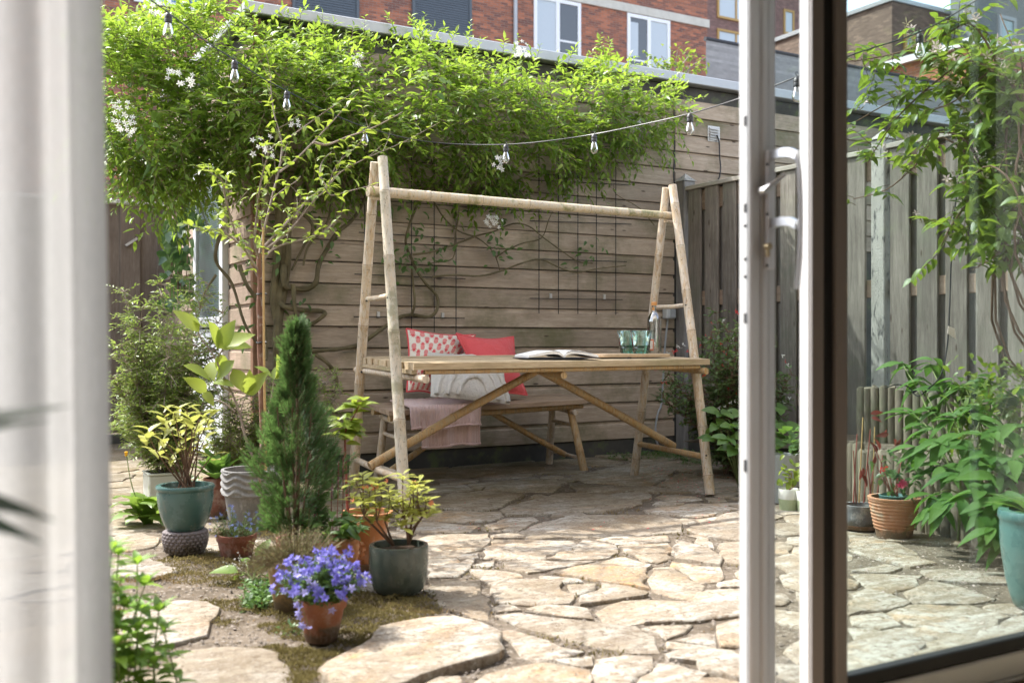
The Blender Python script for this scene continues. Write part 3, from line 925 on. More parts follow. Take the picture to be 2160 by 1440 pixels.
# ================================================================== houses behind
def brick_mat(name, c1, c2, mort, axis='x', bw=0.22, rh=0.0625, var=0.5):
    m, nt = newmat(name); t = NT(nt)
    tc = t.n("ShaderNodeTexCoord"); sp = t.n("ShaderNodeSeparateXYZ"); cb = t.n("ShaderNodeCombineXYZ")
    t.l(tc.outputs['Object'], sp.inputs[0]); t.l(sp.outputs['X' if axis == 'x' else 'Y'], cb.inputs[0]); t.l(sp.outputs['Z'], cb.inputs[1])
    bt = t.n("ShaderNodeTexBrick")
    bt.inputs['Scale'].default_value = 1.0; bt.inputs['Brick Width'].default_value = bw; bt.inputs['Row Height'].default_value = rh
    bt.inputs['Mortar Size'].default_value = 0.006; bt.inputs['Mortar Smooth'].default_value = 0.2; bt.inputs['Bias'].default_value = 0.0
    bt.inputs['Color1'].default_value = (0,0,0,1); bt.inputs['Color2'].default_value = (1,1,1,1); bt.inputs['Mortar'].default_value = (0.5,0.5,0.5,1)
    t.l(cb.outputs[0], bt.inputs['Vector'])
    c = t.ramp(bt.outputs['Color'], [(0.0, c2), (0.35, tuple(a*.5+b*.5 for a, b in zip(c1, c2))), (0.65, c1), (1.0, tuple(min(1, x*1.35) for x in c1))])
    nz = t.noise(cb.outputs[0], 2.0, 5, 0.7)
    c = t.mix(t.ramp(nz, [(0.35, 0.0), (0.75, 0.5)]), c, c2)
    c = t.mix(bt.outputs['Fac'], c, mort)
    hh = t.math('SUBTRACT', 1.0, bt.outputs['Fac'])
    p = t.pbsdf(c, 0.85, t.bump(hh, 0.5, 0.01), 0, 0.25)
    t.out(p.outputs[0]); return m
M['redbrick'] = brick_mat('red_brick', (0.40,0.145,0.078), (0.17,0.08,0.065), (0.25,0.215,0.185))
M['purplebrick'] = brick_mat('purple_brown_brick', (0.24,0.135,0.115), (0.16,0.095,0.085), (0.20,0.15,0.13))
M['brownbrick'] = brick_mat('brown_brick', (0.19,0.125,0.095), (0.12,0.08,0.065), (0.15,0.11,0.09))
M['brownbrick_side'] = brick_mat('brown_brick_side', (0.24,0.165,0.125), (0.16,0.11,0.085), (0.2,0.15,0.12), 'y')
M['redbrick_side'] = brick_mat('red_brick_side', (0.42,0.155,0.075), (0.24,0.10,0.06), (0.30,0.24,0.2), 'y')
M['greytower'] = mottled('grey_render', (0.17,0.18,0.18), (0.235,0.245,0.245), 9, 0.9, None, bump=0.3)
M['slate'] = mottled('slate', (0.23,0.22,0.215), (0.32,0.305,0.295), 6, 0.9, perobj=0.2)
M['slatedark'] = flat('dark_ridge', (0.03,0.03,0.035), 0.7)
M['band'] = mottled('pale_stone_band', (0.50,0.48,0.42), (0.62,0.60,0.53), 5, 0.85)
M['shutter'] = flat('dark_grey_shutter', (0.075,0.09,0.105), 0.45)
M['ochre'] = flat('ochre_window_frame', (0.42,0.25,0.07), 0.55)
M['winglass'] = flat('blinded_window_glass', (0.42,0.47,0.50), 0.06, 0, 0.8, 0.05)
M['darkglass'] = flat('dark_window_glass', (0.05,0.055,0.06), 0.05, 0, 0.8)
M['blueglass'] = flat('blue_window_glass', (0.06,0.15,0.30), 0.05, 0, 0.8)
M['tealglass'] = flat('teal_window_glass', (0.26,0.36,0.38), 0.06, 0, 0.8)

YB = 25.0
def wx(px, py=100, Y=YB): return W(px, py, Y)
house1 = thing('apartment_building', 'red brick apartment building with white windows and grey roller shutters behind the shed', 'building', (10, YB, 0))
xr = wx(1492).x
m = MB(); m.box(-8, YB, -0.03, xr, YB+10, 17); m.build('wall', M['redbrick'], house1)
zb = wx(1490, 53).z
zband = (zb-0.10, zb+0.16)
m = MB(); m.bbox(wx(1140).x, YB-0.05, zband[0], xr+0.06, YB-0.002, zband[1], .01); m.build('stone_band', M['band'], house1)
def house_window(px0, px1, ztop, zbot, left, right, fr=M['white']):
    x0, x1 = wx(px0).x, wx(px1).x; y = YB - 0.02
    f = MB(); w = 0.11
    f.bbox(x0, y-.03, zbot, x0+w, y+.015, ztop); f.bbox(x1-w, y-.03, zbot, x1, y+.015, ztop)
    xm = (x0+x1)/2
    f.bbox(xm-w*.6, y-.032, zbot, xm+w*.6, y+.015, ztop)
    f.bbox(x0+w+.001, y-.028, ztop-w, xm-w*.6-.001, y+.015, ztop); f.bbox(xm+w*.6+.001, y-.028, ztop-w, x1-w-.001, y+.015, ztop)
    f.bbox(x0+w+.001, y-.028, zbot, xm-w*.6-.001, y+.015, zbot+w); f.bbox(xm+w*.6+.001, y-.028, zbot, x1-w-.001, y+.015, zbot+w)
    o = f.build('window', fr, house1)
    for a, b, g_ in ((x0+w, xm-w*.6, left), (xm+w*.6, x1-w, right)):
        q = MB(); q.box(a+.002, y-.004, zbot+w+.002, b-.002, y+.004, ztop-w-.002); q.build('pane', M[g_], o)
    return o
zt = zband[0] - 0.02
o = house_window(1125, 1224, zt, zt-2.1, 'winglass', 'darkglass')
q = MB(); xa, xb = wx(1180).x, wx(1218).x; q.bbox(xa, YB-.032, zt-1.22, xb, YB-.028, zt-1.16); q.build('crossbar', M['white'], o)
o = house_window(1322, 1412, zt, zt-2.1, 'darkglass', 'winglass')
q = MB(); xa, xb = wx(1325).x, wx(1360).x; q.bbox(xa, YB-.032, zt-1.42, xb, YB-.028, zt-1.36); q.build('crossbar', M['white'], o)
q = MB(); xa, xb = wx(1324).x, wx(1345).x; q.box(xa, YB-.031, zt-1.3, xb, YB-.0285, zt-.25); q.build('blind', M['winglass'], o)
o = house_window(282, 425, zt, zt-2.0, 'blueglass', 'blueglass')
def shutter(px0, px1, gap):
    x0, x1 = wx(px0).x, wx(px1).x; zbot = zt-2.0
    f = MB(); f.bbox(x0-.08, YB-.07, zbot, x0, YB-.002, zt); f.bbox(x1, YB-.07, zbot, x1+.08, YB-.002, zt)
    o = f.build('window', M['shutter'], house1)
    q = MB(); q.box(x0+.002, YB-.02, zbot, x1-.002, YB-.003, zbot+gap); q.build('pane', M['darkglass'], o)
    q = MB(); q.bbox(x0+.002, YB-.03, zbot+.02, x1-.002, YB-.021, zbot+.12); q.build('sash', M['white'], o)
    q = MB(); z = zbot + gap
    while z < zt:
        q.hexa([(x0+.002,YB-.05,z),(x1-.002,YB-.05,z),(x1-.002,YB-.025,z),(x0+.002,YB-.025,z),(x0+.002,YB-.036,z+.062),(x1-.002,YB-.036,z+.062),(x1-.002,YB-.025,z+.062),(x0+.002,YB-.025,z+.062)]); z += .064
    s_ = q.build('shutter', M['shutter'], o); s_['kind'] = 'stuff'
shutter(622, 750, 0.35); shutter(874, 988, 0.42)
q = MB(); q.tube([(wx(1085).x, YB-.06, 0), (wx(1085).x, YB-.06, 17)], 0.06, 10); q.build('downpipe', M['zinc'], house1, smooth=True)

YP = 40.0
house2 = thing('apartment_building', 'purple brown brick apartment block with ochre framed windows left of the open door', 'building', (35, YP, 0))
m = MB(); m.box(25, YP, -.03, W(1735,100,YP).x, YP+8, 24); m.build('wall', M['purplebrick'], house2)
def ochre_window(px0, py0, px1, py1, Y, root, glass='winglass', mull=True, fr=None):
    a, b = W(px0, py0, Y), W(px1, py1, Y); cx = (px0+px1)/2
    x0, x1 = a.x, b.x; z1 = W(cx, py0, Y).z; z0 = W(cx, py1, Y).z
    w = 0.12; f = MB(); y = Y
    f.bbox(x0,y-.08,z0,x0+w,y-.002,z1); f.bbox(x1-w,y-.08,z0,x1,y-.002,z1)
    f.bbox(x0+w+.002,y-.08,z1-w,x1-w-.002,y-.002,z1); f.bbox(x0+w+.002,y-.08,z0,x1-w-.002,y-.002,z0+w)
    if mull: f.bbox((x0+x1)/2-.05,y-.07,z0+w+.002,(x0+x1)/2+.05,y-.002,z1-w-.002)
    o = f.build('window', fr or M['ochre'], root)
    q = MB(); q.box(x0+w+.003,y-.03,z0+w+.003,x1-w-.003,y-.01,z1-w-.003); q.build('pane', M[glass], o)
ochre_window(1512, -70, 1590, 46, YP, house2); ochre_window(1512, 68, 1590, 190, YP, house2)
ochre_window(1652, 22, 1674, 74, YP, house2, mull=False); ochre_window(1652, 92, 1674, 150, YP, house2, mull=False)

YC = 22.0
cX = W(1882, 5, YC).x
house3 = thing('apartment_building', 'dark brown brick block with a flat roof seen through the door glass', 'building', (cX, YC, 0))
zt3 = W(1882, 3, YC).z
xe = W(2075, 50, YC).x
m = MB(); m.box(cX, YC, -.03, xe+3, YC+9, zt3); m.build('wall', M['brownbrick'], house3)
m = MB(); m.box(cX-.012, YC+.002, -.03, cX-.002, YC+9, zt3-.01); m.build('side_wall', M['brownbrick_side'], house3)
m = MB(); m.bbox(cX-.08, YC-.08, zt3+.002, xe+3, YC+9, zt3+.14); m.build('coping', M['zinc'], house3)
ochre_window(1905, 76, 1946, 112, YC, house3, 'tealglass'); ochre_window(1960, 60, 1997, 116, YC, house3, 'tealglass'); ochre_window(2016, 58, 2052, 102, YC, house3, 'tealglass')
YT = 21.0
tw = thing('tower_block', 'tall grey rendered tower at the top right through the glass', 'building', (W(2056,5,YT).x+2, YT, 0))
xt = W(2056, 10, YT).x
m = MB(); m.box(xt, YT, -.03, xt+9, YT+0.9, 19); m.build('wall', M['greytower'], tw)
ochre_window(2104, 36, 2140, 92, YT, tw, 'tealglass', mull=False, fr=M['greyplastic'])

# brick house with a white roof edge, slate roof in front of it
Y5 = 14.0
c5 = W(2050, 97, Y5); yb5 = 17.2
h5 = thing('brick_house', 'low red brick house with a white roof edge seen through the door glass', 'house', (c5.x, Y5, 0))
m = MB(); m.box(c5.x, Y5, -.03, c5.x+6, yb5, c5.z); m.build('wall', M['redbrick'], h5)
m = MB(); m.box(c5.x-.012, Y5+.002, -.03, c5.x-.002, yb5, c5.z-.01); m.build('side_wall', M['redbrick_side'], h5)
m = MB(); m.bbox(c5.x-.14, Y5-.14, c5.z+.002, c5.x+6.1, yb5+.1, c5.z+.15); m.build('roof_edge', M['white'], h5)
sl_ = thing('slate_roof', 'grey slate roof above the shed right of the brick building', 'roof', (14, 14, 0))
A = W(1491, 88, 14.0); x1 = c5.x - 0.3
zr = A.z; ye, ze = 9.8, zr - 2.45
rows = 22
for i in range(rows):
    t0, t1 = i/rows, (i+1)/rows
    y0, z0 = ye+(14.0-ye)*t0, ze+(zr-ze)*t0; y1, z1 = ye+(14.0-ye)*t1, ze+(zr-ze)*t1
    m = MB(); xe2 = x1 - (1-t0)*0.0
    ra, rb_ = W(1489, 100, y0-.03).x, W(1489, 100, y1+.1).x
    m.hexa([(ra,y0-.03,z0-.02),(xe2,y0-.03,z0-.02),(xe2,y1+.1,z1-.02),(rb_,y1+.1,z1-.02),(ra,y0-.03,z0+.045),(xe2,y0-.03,z0+.045),(xe2,y1+.1,z1+.005),(rb_,y1+.1,z1+.005)])
    m.build('slate_course', M['slate'], sl_)
m = MB(); m.tube([(A.x,14.05,zr+.06),(x1,14.05,zr+.06)], .045, 8); m.build('ridge', M['slatedark'], sl_, smooth=True)
m = MB(); m.box(A.x, 10.0, -.03, x1, 18, ze-.05); m.build('wall', M['redbrick'], sl_)
m = MB(); m.bar((x1+.05, ye, ze+.1), (x1+.05, 14, zr+.1), .45, .05); m.build('flashing', M['zinc'], sl_)

# ================================================================== the house we look out of
room = thing('house', 'white walled room of the house that opens onto the garden', 'house', (0, 0, 0))
M['plaster'] = mottled('white_plaster', (0.56,0.54,0.51), (0.62,0.60,0.57), 3, 0.9)
M['floor'] = wood('oak_floor', (0.16,0.115,0.08), (0.25,0.19,0.135), 'y', knots=False)
FZ = 0.05
m = MB(); m.bbox(-2.4, -3.2, -0.03, 4.2, 1.70, FZ); fl = m.build('floor', M['floor']); tag(fl, kind='structure')
m = MB(); m.box(-2.4, -3.2, 2.62, 4.2, 1.86, 2.8); o = m.build('ceiling', M['plaster']); tag(o, kind='structure')
for nm, bxs in (('wall', (-2.55,-3.2,-.03,-2.41,1.86,2.8)), ('wall', (4.21,-3.2,-.03,4.4,1.86,2.8)), ('wall', (-2.55,-3.4,-.03,4.4,-3.21,2.8))):
    m = MB(); m.box(*bxs); m.build(nm, M['plaster'], room)
M['housebrick'] = brick_mat('house_front_brick', (0.62,0.58,0.52), (0.55,0.51,0.46), (0.5,0.47,0.43))
m = MB(); m.box(-2.41, 1.42, 2.53, 4.21, 1.86, 2.615); m.build('lintel', M['plaster'], room)
m = MB(); m.box(-2.6, 1.87, 2.53, 4.5, 2.0, 6.5); m.build('front_wall', M['housebrick'], room)
m = MB(); m.box(-2.6, 1.87, -.03, -2.1, 2.0, 2.528); m.build('front_wall', M['housebrick'], room)
m = MB(); m.box(-2.41, 1.42, -.03, -2.1, 1.86, 2.528); m.build('front_wall', M['plaster'], room)
m = MB(); m.box(3.1, 1.42, -.03, 4.5, 2.0, 2.528); m.build('front_wall', M['plaster'], room)

# sliding leaf, slid open to the right behind the fixed pane
def profile(mb, x0, x1, y0, y1, z0, z1, b=.004): mb.bbox(x0, y0, z0, x1, y1, z1, b)
LY0, LY1, LX = 1.62, 1.660, 1.511
leaf = thing('sliding_door', 'white sliding door leaf slid open with a metal handle and lock holes in its edge', 'door', (LX, LY0, FZ))
m = MB(); profile(m, LX, LX+.030, LY0+.002, LY1, 0, 2.30); profile(m, LX+.0305, LX+.052, LY0, LY1-.003, 0, 2.30); profile(m, LX+.0525, LX+.078, LY0+.006, LY1-.003, 0, 2.30)
m.build('stile', flat('pale_grey_stile', (0.56,0.565,0.56), 0.4, 0, .5, .02), leaf)
m = MB(); profile(m, LX+.0785, 2.62, LY0+.002, LY1-.002, .0, .088); profile(m, LX+.0785, 2.62, LY0+.002, LY1-.002, 2.22, 2.52); m.build('rail', M['white'], leaf)
m = MB(); profile(m, 2.621, 2.70, LY0+.002, LY1-.002, FZ+.04, 2.30); m.build('stile', M['white'], leaf)
m = MB(); m.add([(LX+.079,LY0+.02,.089),(2.62,LY0+.02,.089),(2.62,LY0+.02,2.219),(LX+.079,LY0+.02,2.219)], [(0,1,2,3)]); m.build('glass', M['pane'], leaf)
m = MB(); m.bbox(LX-.0014, LY0+.010, FZ+.05, LX-.0002, LY0+.013, 2.29, .0002); m.build('groove', M['greyplastic'], leaf)
for px, py, h in ((1574,254,.010),(1574,438,.009),(1573,476,.003),(1573,546,.003),(1573,583,.003),(1572,670,.010),(1572,981,.012)):
    c = FX(px, py, LX-0.001)
    m = MB(); m.bbox(LX-.0016, LY0+.0165-.0052, c.z-h*1.15, LX-.0003, LY0+.0165+.0052, c.z+h, .0006)
    m.build('lock_hole', M['slot'], leaf)
yh = LY0 - 0.001
zt_, zb_ = W(1610, 318, LY0).z, W(1610, 568, LY0).z
m = MB(); m.bbox(LX+.036, yh-.012, zb_, LX+.058, yh, zt_, .002); hp = m.build('handle_plate', flat('satin_plate', (0.66,0.66,0.67), 0.42, 0.15), leaf)
zu, zl = W(1640, 328, LY0-.03).z, W(1640, 472, LY0-.03).z
def ribbon(pts, w, hgt, mat, name, par):       # flat curved handle bar
    mb = MB(); pts = smooth_path(pts, 5)
    for a, b in zip(pts[:-1], pts[1:]): mb.bar(a, b, w, hgt, (1,0,0))
    return mb.build(name, mat, par)
hx = LX+.048
def arm(zc):                              # flat bowed arm of the pull handle
    mb = MB(); pr = [(0,0),(.02,.004),(.045,.005),(.066,.002),(.082,-.006)]
    for (ya, da), (yb_, db) in zip(pr[:-1], pr[1:]):
        mb.hexa([(hx-.006,yh-ya,zc+da-.010),(hx+.006,yh-ya,zc+da-.010),(hx+.006,yh-yb_,zc+db-.010),(hx-.006,yh-yb_,zc+db-.010),(hx-.006,yh-ya,zc+da+.008),(hx+.006,yh-ya,zc+da+.008),(hx+.006,yh-yb_,zc+db+.008),(hx-.006,yh-yb_,zc+db+.008)])
    return mb
for zc in (zu, zl): arm(zc).build('handle_arm', M['alu'], leaf, smooth=True)
h_ = MB(); h_.tube(smooth_path([(hx,yh-.078,zu-.004),(hx,yh-.086,zu-.03),(hx,yh-.090,zu-.08),(hx,yh-.091,(zu+zl)/2-.03),(hx,yh-.090,zl-.05),(hx,yh-.086,zl-.10),(hx,yh-.080,zl-.14)],4), .0042, 8)
h_.build('handle_grip', M['alu'], leaf, smooth=True)
p0, p1 = W(1613, 402, yh-.016), W(1656, 368, yh-.04)
h_ = MB(); h_.tube([p0+Vector((0,.014,0)), p0, p0+(p1-p0)*.4, p1], [.008,.009,.0055,.0038], 8); h_.build('thumb_lever', M['alu'], leaf, smooth=True)
p0 = W(1617, 520, yh-.014)
h_ = MB(); h_.tube([p0+Vector((0,.002,.0)), p0+Vector((0,-.010,0))], .0075, 12); h_.bbox(p0.x-.0042, p0.y-.008, p0.z-.022, p0.x+.0042, p0.y+.002, p0.z-.004, .002); h_.build('lock_cylinder', M['brass'], leaf, smooth=True)
for py in (347, 452, 560):
    p0 = W(1618, py, yh-.0135); h_ = MB(); h_.tube([p0, p0+Vector((0,-.001,0))], .0035, 10); h_.build('screw', M['slot'], leaf)

# fixed pane nearer to us
FY0, FY1, FXX = 1.50, 1.532, 1.560
fix = thing('fixed_window', 'tall fixed glass pane with white frame, inside toned grey for shade, right of the open door', 'window', (FXX, FY0, FZ))
m = MB(); profile(m, FXX, FXX+.034, FY0+.004, FY1, FZ+.0, 2.52, .003); m.build('stile', M['white'], fix)
M['taupe'] = flat('shade_toned_frame', (0.30,0.285,0.275), 0.45, 0, 0.5, 0.03)  # room side of the white frame: its shade is put into this colour
m = MB(); profile(m, FXX+.0005, FXX+.034, FY0-.004, FY0+.0035, FZ, 2.52, .001); m.build('shade_toned_face', M['taupe'], fix)  # thin strip added so the front carries the shade tone, side stays white
m = MB(); profile(m, FXX+.0345, FXX+.0735, FY0+.009, FY1-.003, FZ, 2.52, .001); m.build('gasket', M['rubber'], fix)
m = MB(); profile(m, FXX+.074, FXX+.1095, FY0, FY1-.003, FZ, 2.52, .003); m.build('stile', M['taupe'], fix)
m = MB(); m.add([(FXX+.11,FY0+.014,.15),(3.05,FY0+.014,.15),(3.05,FY0+.014,2.28),(FXX+.11,FY0+.014,2.28)], [(0,1,2,3)]); m.build('glass', M['pane'], fix)
m = MB(); profile(m, FXX+.11, 3.05, FY0+.002, FY1, .118, .149, .003); m.build('gasket', M['rubber'], fix)
m = MB(); profile(m, FXX+.11, 3.05, FY0-.004, FY1, .060, .117, .004); profile(m, FXX+.11, 3.05, FY0-.012, FY1, FZ+.001, .0595, .002); m.build('rail', M['white'], fix)
m = MB(); profile(m, FXX+.11, 3.05, FY0+.002, FY1, 2.281, 2.52, .004); m.build('rail', M['white'], fix)
m = MB(); profile(m, -1.19, 3.09, 1.701, 1.80, -.03, .002, .004); m.build('sill', M['alu'], fix)

# sheer curtain on the left
def curtain():
    t0, t1 = W(217, 0, 1.22), W(236, 1440, 1.22)
    zt2, zb2 = 2.50, FZ + .015
    xe = lambda z: t0.x + (t1.x - t0.x) * (t0.z - z) / (t0.z - t1.z)
    nx_, nz_ = 150, 26
    vs, fs = [], []
    for j in range(nz_ + 1):
        z = zt2 + (zb2 - zt2) * j / nz_
        for i in range(nx_ + 1):
            s = i / nx_                      # 0 at the visible hem, 1 far left
            fold = 0.020*math.sin(s*62 + 0.5*math.sin(z*1.3)) + 0.012*math.sin(s*23+1.1+z*.5)
            x = xe(z) - s*0.95 - 0.008*math.sin(s*47) + 0.004*math.sin(z*2.1)*(1-s)
            vs.append((x, 1.22 + fold*(0.6+0.4*(zt2-z)/2.3), z))
    w = nx_ + 1
    for j in range(nz_):
        for i in range(nx_):
            fs.append((j*w+i, j*w+i+1, (j+1)*w+i+1, (j+1)*w+i))
    m = MB(); m.add(vs, fs)
    mt, nt = newmat('sheer_linen'); t = NT(nt)
    v = t.coords((1,1,1), rnd=False)
    d = t.n("ShaderNodeBsdfDiffuse"); tr = t.n("ShaderNodeBsdfTranslucent"); tp = t.n("ShaderNodeBsdfTransparent")
    wv = t.noise(t.coords((500,500,60), rnd=False), 1, 2)
    c = t.ramp(wv, [(0.3, (0.50,0.505,0.50)), (0.7, (0.57,0.575,0.57))])
    t.l(c, d.inputs[0]); t.l(c, tr.inputs[0])
    m1 = t.n("ShaderNodeMixShader"); m1.inputs[0].default_value = 0.5; t.l(d.outputs[0], m1.inputs[1]); t.l(tr.outputs[0], m1.inputs[2])
    m2 = t.n("ShaderNodeMixShader"); m2.inputs[0].default_value = 0.14; t.l(m1.outputs[0], m2.inputs[1]); t.l(tp.outputs[0], m2.inputs[2])
    t.out(m2.outputs[0])
    o = m.build('curtain', mt, None, smooth=True, loc=(0, 1.22, FZ))
    tag(o, 'sheer off white linen curtain hanging in soft folds at the left edge', 'curtain')
    # doubled hem strip
    m = MB(); vs = []; fs = []
    for j in range(nz_ + 1):
        z = zt2 + (zb2 - zt2) * j / nz_
        for i in range(13):
            s = i/12*0.032
            fold = 0.020*math.sin(s*62 + 0.5*math.sin(z*1.3)) + 0.012*math.sin(s*23+1.1+z*.5)
            x = xe(z) - s*0.95 - 0.008*math.sin(s*47) + 0.004*math.sin(z*2.1)*(1-s)
            vs.append((x, 1.2215 + fold*(0.6+0.4*(zt2-z)/2.3), z))
    for j in range(nz_):
        for i in range(12): fs.append((j*13+i, j*13+i+1, (j+1)*13+i+1, (j+1)*13+i))
    m.add(vs, fs); m.build('hem', mt, o, smooth=True)
curtain()
# ================================================================== bamboo table
def bamboo_mat(name, c1, c2, grey, moss=None):
    m, nt = newmat(name); t = NT(nt)
    v = t.coords((1,1,1))
    a = t.noise(v, 5, 6, 0.65)
    c = t.ramp(a, [(0.3, c1), (0.6, c2)])
    st = t.noise(t.coords((14,14,2.0)), 5, 5, 0.7)
    c = t.mix(t.ramp(st, [(0.42, 0.0), (0.58, 0.9)]), c, grey)
    st2 = t.noise(t.coords((20,20,1.4)), 6, 5, 0.75)
    c = t.mix(t.ramp(st2, [(0.56, 0.0), (0.66, 0.75)]), c, tuple(x*.42 for x in c1))
    c = t.mix(t.ramp(t.noise(v, 60, 3, 0.6), [(0.62, 0.0), (0.72, 0.7)]), c, (0.10,0.085,0.06))
    if moss:
        c = t.mix(t.ramp(t.noise(v, 7, 5, 0.7), [(0.52, 0.0), (0.62, 0.8)]), c, moss)
    p = t.pbsdf(c, 0.55, t.bump(st, 0.2, 0.003), 0, 0.35)
    t.out(p.outputs[0]); return m
M['bamboo'] = bamboo_mat('bleached_bamboo', (0.42,0.285,0.16), (0.60,0.47,0.32), (0.60,0.54,0.45))
M['bamboo_grey'] = bamboo_mat('weathered_bamboo', (0.42,0.33,0.22), (0.58,0.51,0.40), (0.46,0.43,0.36), (0.25,0.24,0.15))
M['bamboo_gold'] = bamboo_mat('golden_bamboo', (0.36,0.205,0.075), (0.50,0.32,0.14), (0.43,0.33,0.20))
M['bamboo_moss'] = bamboo_mat('mossy_bamboo', (0.46,0.35,0.20), (0.58,0.47,0.32), (0.50,0.45,0.36), (0.17,0.18,0.06))
M['scar'] = flat('bamboo_scar', (0.20,0.14,0.085), .7)
M['slat'] = wood('bamboo_slat', (0.42,0.31,0.18), (0.62,0.51,0.36), 'x', knots=False, perobj=0.2, green=(0.25,0.23,0.12))
M['slat_bench'] = wood('bench_slat', (0.27,0.19,0.125), (0.40,0.30,0.21), 'x', knots=False, perobj=0.2)

def pole(name, a, b, r0, r1, m, root, nodes=None, hollow=False, n=12):
    a, b = Vector(a), Vector(b); L = (b-a).length
    if nodes is None:
        nodes = []; t = random.uniform(0.06, 0.28)
        while t < L - 0.04:
            nodes.append(t); t += random.uniform(0.24, 0.44)
    st = [(0.0, 1.0)]
    for t in nodes:
        st += [(t-0.010, 1.0), (t-0.004, 1.09), (t, 1.03), (t+0.004, 1.07), (t+0.012, 0.975)]
    st.append((L, 1.0))
    bend = Vector((random.gauss(0,.004), random.gauss(0,.004), random.gauss(0,.003)))
    pts = [a + (b-a)*(t/L) + bend*math.sin(math.pi*t/L) for t, _ in st]
    rad = [(r0 + (r1-r0)*t/L) * k for t, k in st]
    mb = MB(); mb.tube(pts, rad, n)
    o = mb.build(name, m, root, smooth=True)
    if len(nodes) > 1:                    # dark scar lines at the nodes
        mb = MB(); d = (b-a).normalized()
        for t in nodes:
            c = a + (b-a)*(t/L) + bend*math.sin(math.pi*t/L); r = (r0+(r1-r0)*t/L)*1.062
            mb.tube([c-d*.0011, c+d*.0011], [r, r], n, cap=False)
        q = mb.build('node_scar', M['scar'], o, smooth=True); q['kind'] = 'stuff'
    return o

FL, FR, BR, BL = G(857,1113), G(1498,1043), G(1338,1002), G(744,1049)
def at_(p, q, t): return p + (q-p)*t
apL = (FL+BL)/2 + Vector((0,0,1.735)); apR = (FR+BR)/2 + Vector((0,0,1.742))
axis = (apR-apL).normalized()
table = thing('bamboo_table', 'bleached bamboo table with tall A shaped legs and a top bar on the stone terrace', 'table', tuple((FL+FR+BL+BR)/4))
off = Vector((axis.x, axis.y, 0))*0.024
xl = (FL-BL); xl.normalize()
def leg(foot, ap, side, m, r):
    top = ap + (ap-foot)*0.02 + side
    return pole('leg', foot, top, r*1.06, r*0.92, m, table)
leg(FL, apL + xl*0.028, off, M['bamboo_grey'], 0.0275)
leg(BL, apL - xl*0.028 + Vector((0,0,-.02)), -off*.2, M['bamboo'], 0.0265)
leg(FR, apR + xl*0.028, off*.3, M['bamboo'], 0.0265)
leg(BR, apR - xl*0.028 + Vector((0,0,-.01)), -off*.5, M['bamboo'], 0.0255)
zl_, zr_ = W(800, 405, apL.y).z, W(1412, 455, apR.y).z
pole('top_bar', apL + Vector((0,0,zl_-apL.z)) - axis*0.05, apR + Vector((0,0,zr_-apR.z)) + axis*0.05, 0.0275, 0.022, M['bamboo_moss'], table)
def rung(f, b, apf, z, r=0.013, m='bamboo', ext=0.0):
    p = at_(f, apf, z/apf.z); q = at_(b, apf, z/apf.z)
    d = (p-q).normalized()*ext
    return pole('rung', p+d, q-d, r, r, M[m], table)
rung(FL, BL, apL, 1.07); rung(FR, BR, apR, 1.06); rung(FL, BL, apL, 0.215, 0.017); rung(FR, BR, apR, 0.205, 0.017, 'bamboo_gold')
# cross poles under the top, outside the legs
tLF, tLB, tRF = D(873,766,4.78), D(755,752,5.42), D(1498,757,5.72)
tRB = tRF + tLB - tLF
TT = lambda u, v, dz=0.0: (tLF*(1-u)*(1-v) + tRF*u*(1-v) + tLB*(1-u)*v + tRB*u*v) + Vector((0,0,dz))
pole('cross_pole', TT(0.018,-0.09,-.072), TT(0.004,1.06,-.072), 0.019, 0.017, M['bamboo'], table)
pole('cross_pole', TT(0.975,-0.03,-.066), TT(0.975,1.02,-.066), 0.018, 0.017, M['bamboo_gold'], table)
pole('cross_pole', TT(0.47,0.03,-.074), TT(0.52,1.0,-.074), 0.018, 0.017, M['bamboo_gold'], table)
ns = 11
for i in range(ns):                       # slats along the table
    v0, v1 = i/ns + .004, (i+1)/ns - .004
    dz = random.uniform(-.003, .002)
    u0, u1 = random.uniform(-.004,.006), 1+random.uniform(-.004,.004)
    if i == 0: u0, u1, dz = 0, 1, 0
    mb = MB()
    mb.hexa([TT(u0,v0,-.032),TT(u1,v0,-.032),TT(u1,v1,-.032),TT(u0,v1,-.032),TT(u0,v0,dz),TT(u1,v0,dz),TT(u1,v1,dz),TT(u0,v1,dz)])
    mb.build('slat', M['slat'], table)
pole('edge_pole', TT(0.035,.03,-.044), TT(0.965,.03,-.044), .012, .012, M['bamboo_gold'], table)
pole('edge_pole', TT(0.03,.96,-.046), TT(0.965,.96,-.046), .013, .013, M['bamboo'], table)
mb = MB(); mb.hexa([TT(-.003,.02,-.052),TT(.012,.02,-.052),TT(.012,.98,-.052),TT(-.003,.98,-.052),TT(-.003,.02,-.033),TT(.012,.02,-.033),TT(.012,.98,-.033),TT(-.003,.98,-.033)]); mb.build('end_slat', M['slat'], table)
midT = TT(.5, .5, -.075)
lowL = at_((FL+BL)/2, apL, .12); lowR = at_((FR+BR)/2, apR, .118)
pole('brace', lowL - axis*.04 + Vector((0,0,.02)), midT - axis*.02, .023, .021, M['bamboo_gold'], table)
pole('brace', lowR + axis*.03 + Vector((0,0,.02)), midT + axis*.02, .023, .021, M['bamboo_gold'], table)
for p in (apL + Vector((0,0,zl_-apL.z)), apR + Vector((0,0,zr_-apR.z))):    # pegs under the bar
    mb = MB(); q = p + Vector((0,0,-.034)); mb.tube([q - axis*.035, q + axis*.035], .009, 8); mb.build('peg', M['bamboo'], table, smooth=True)

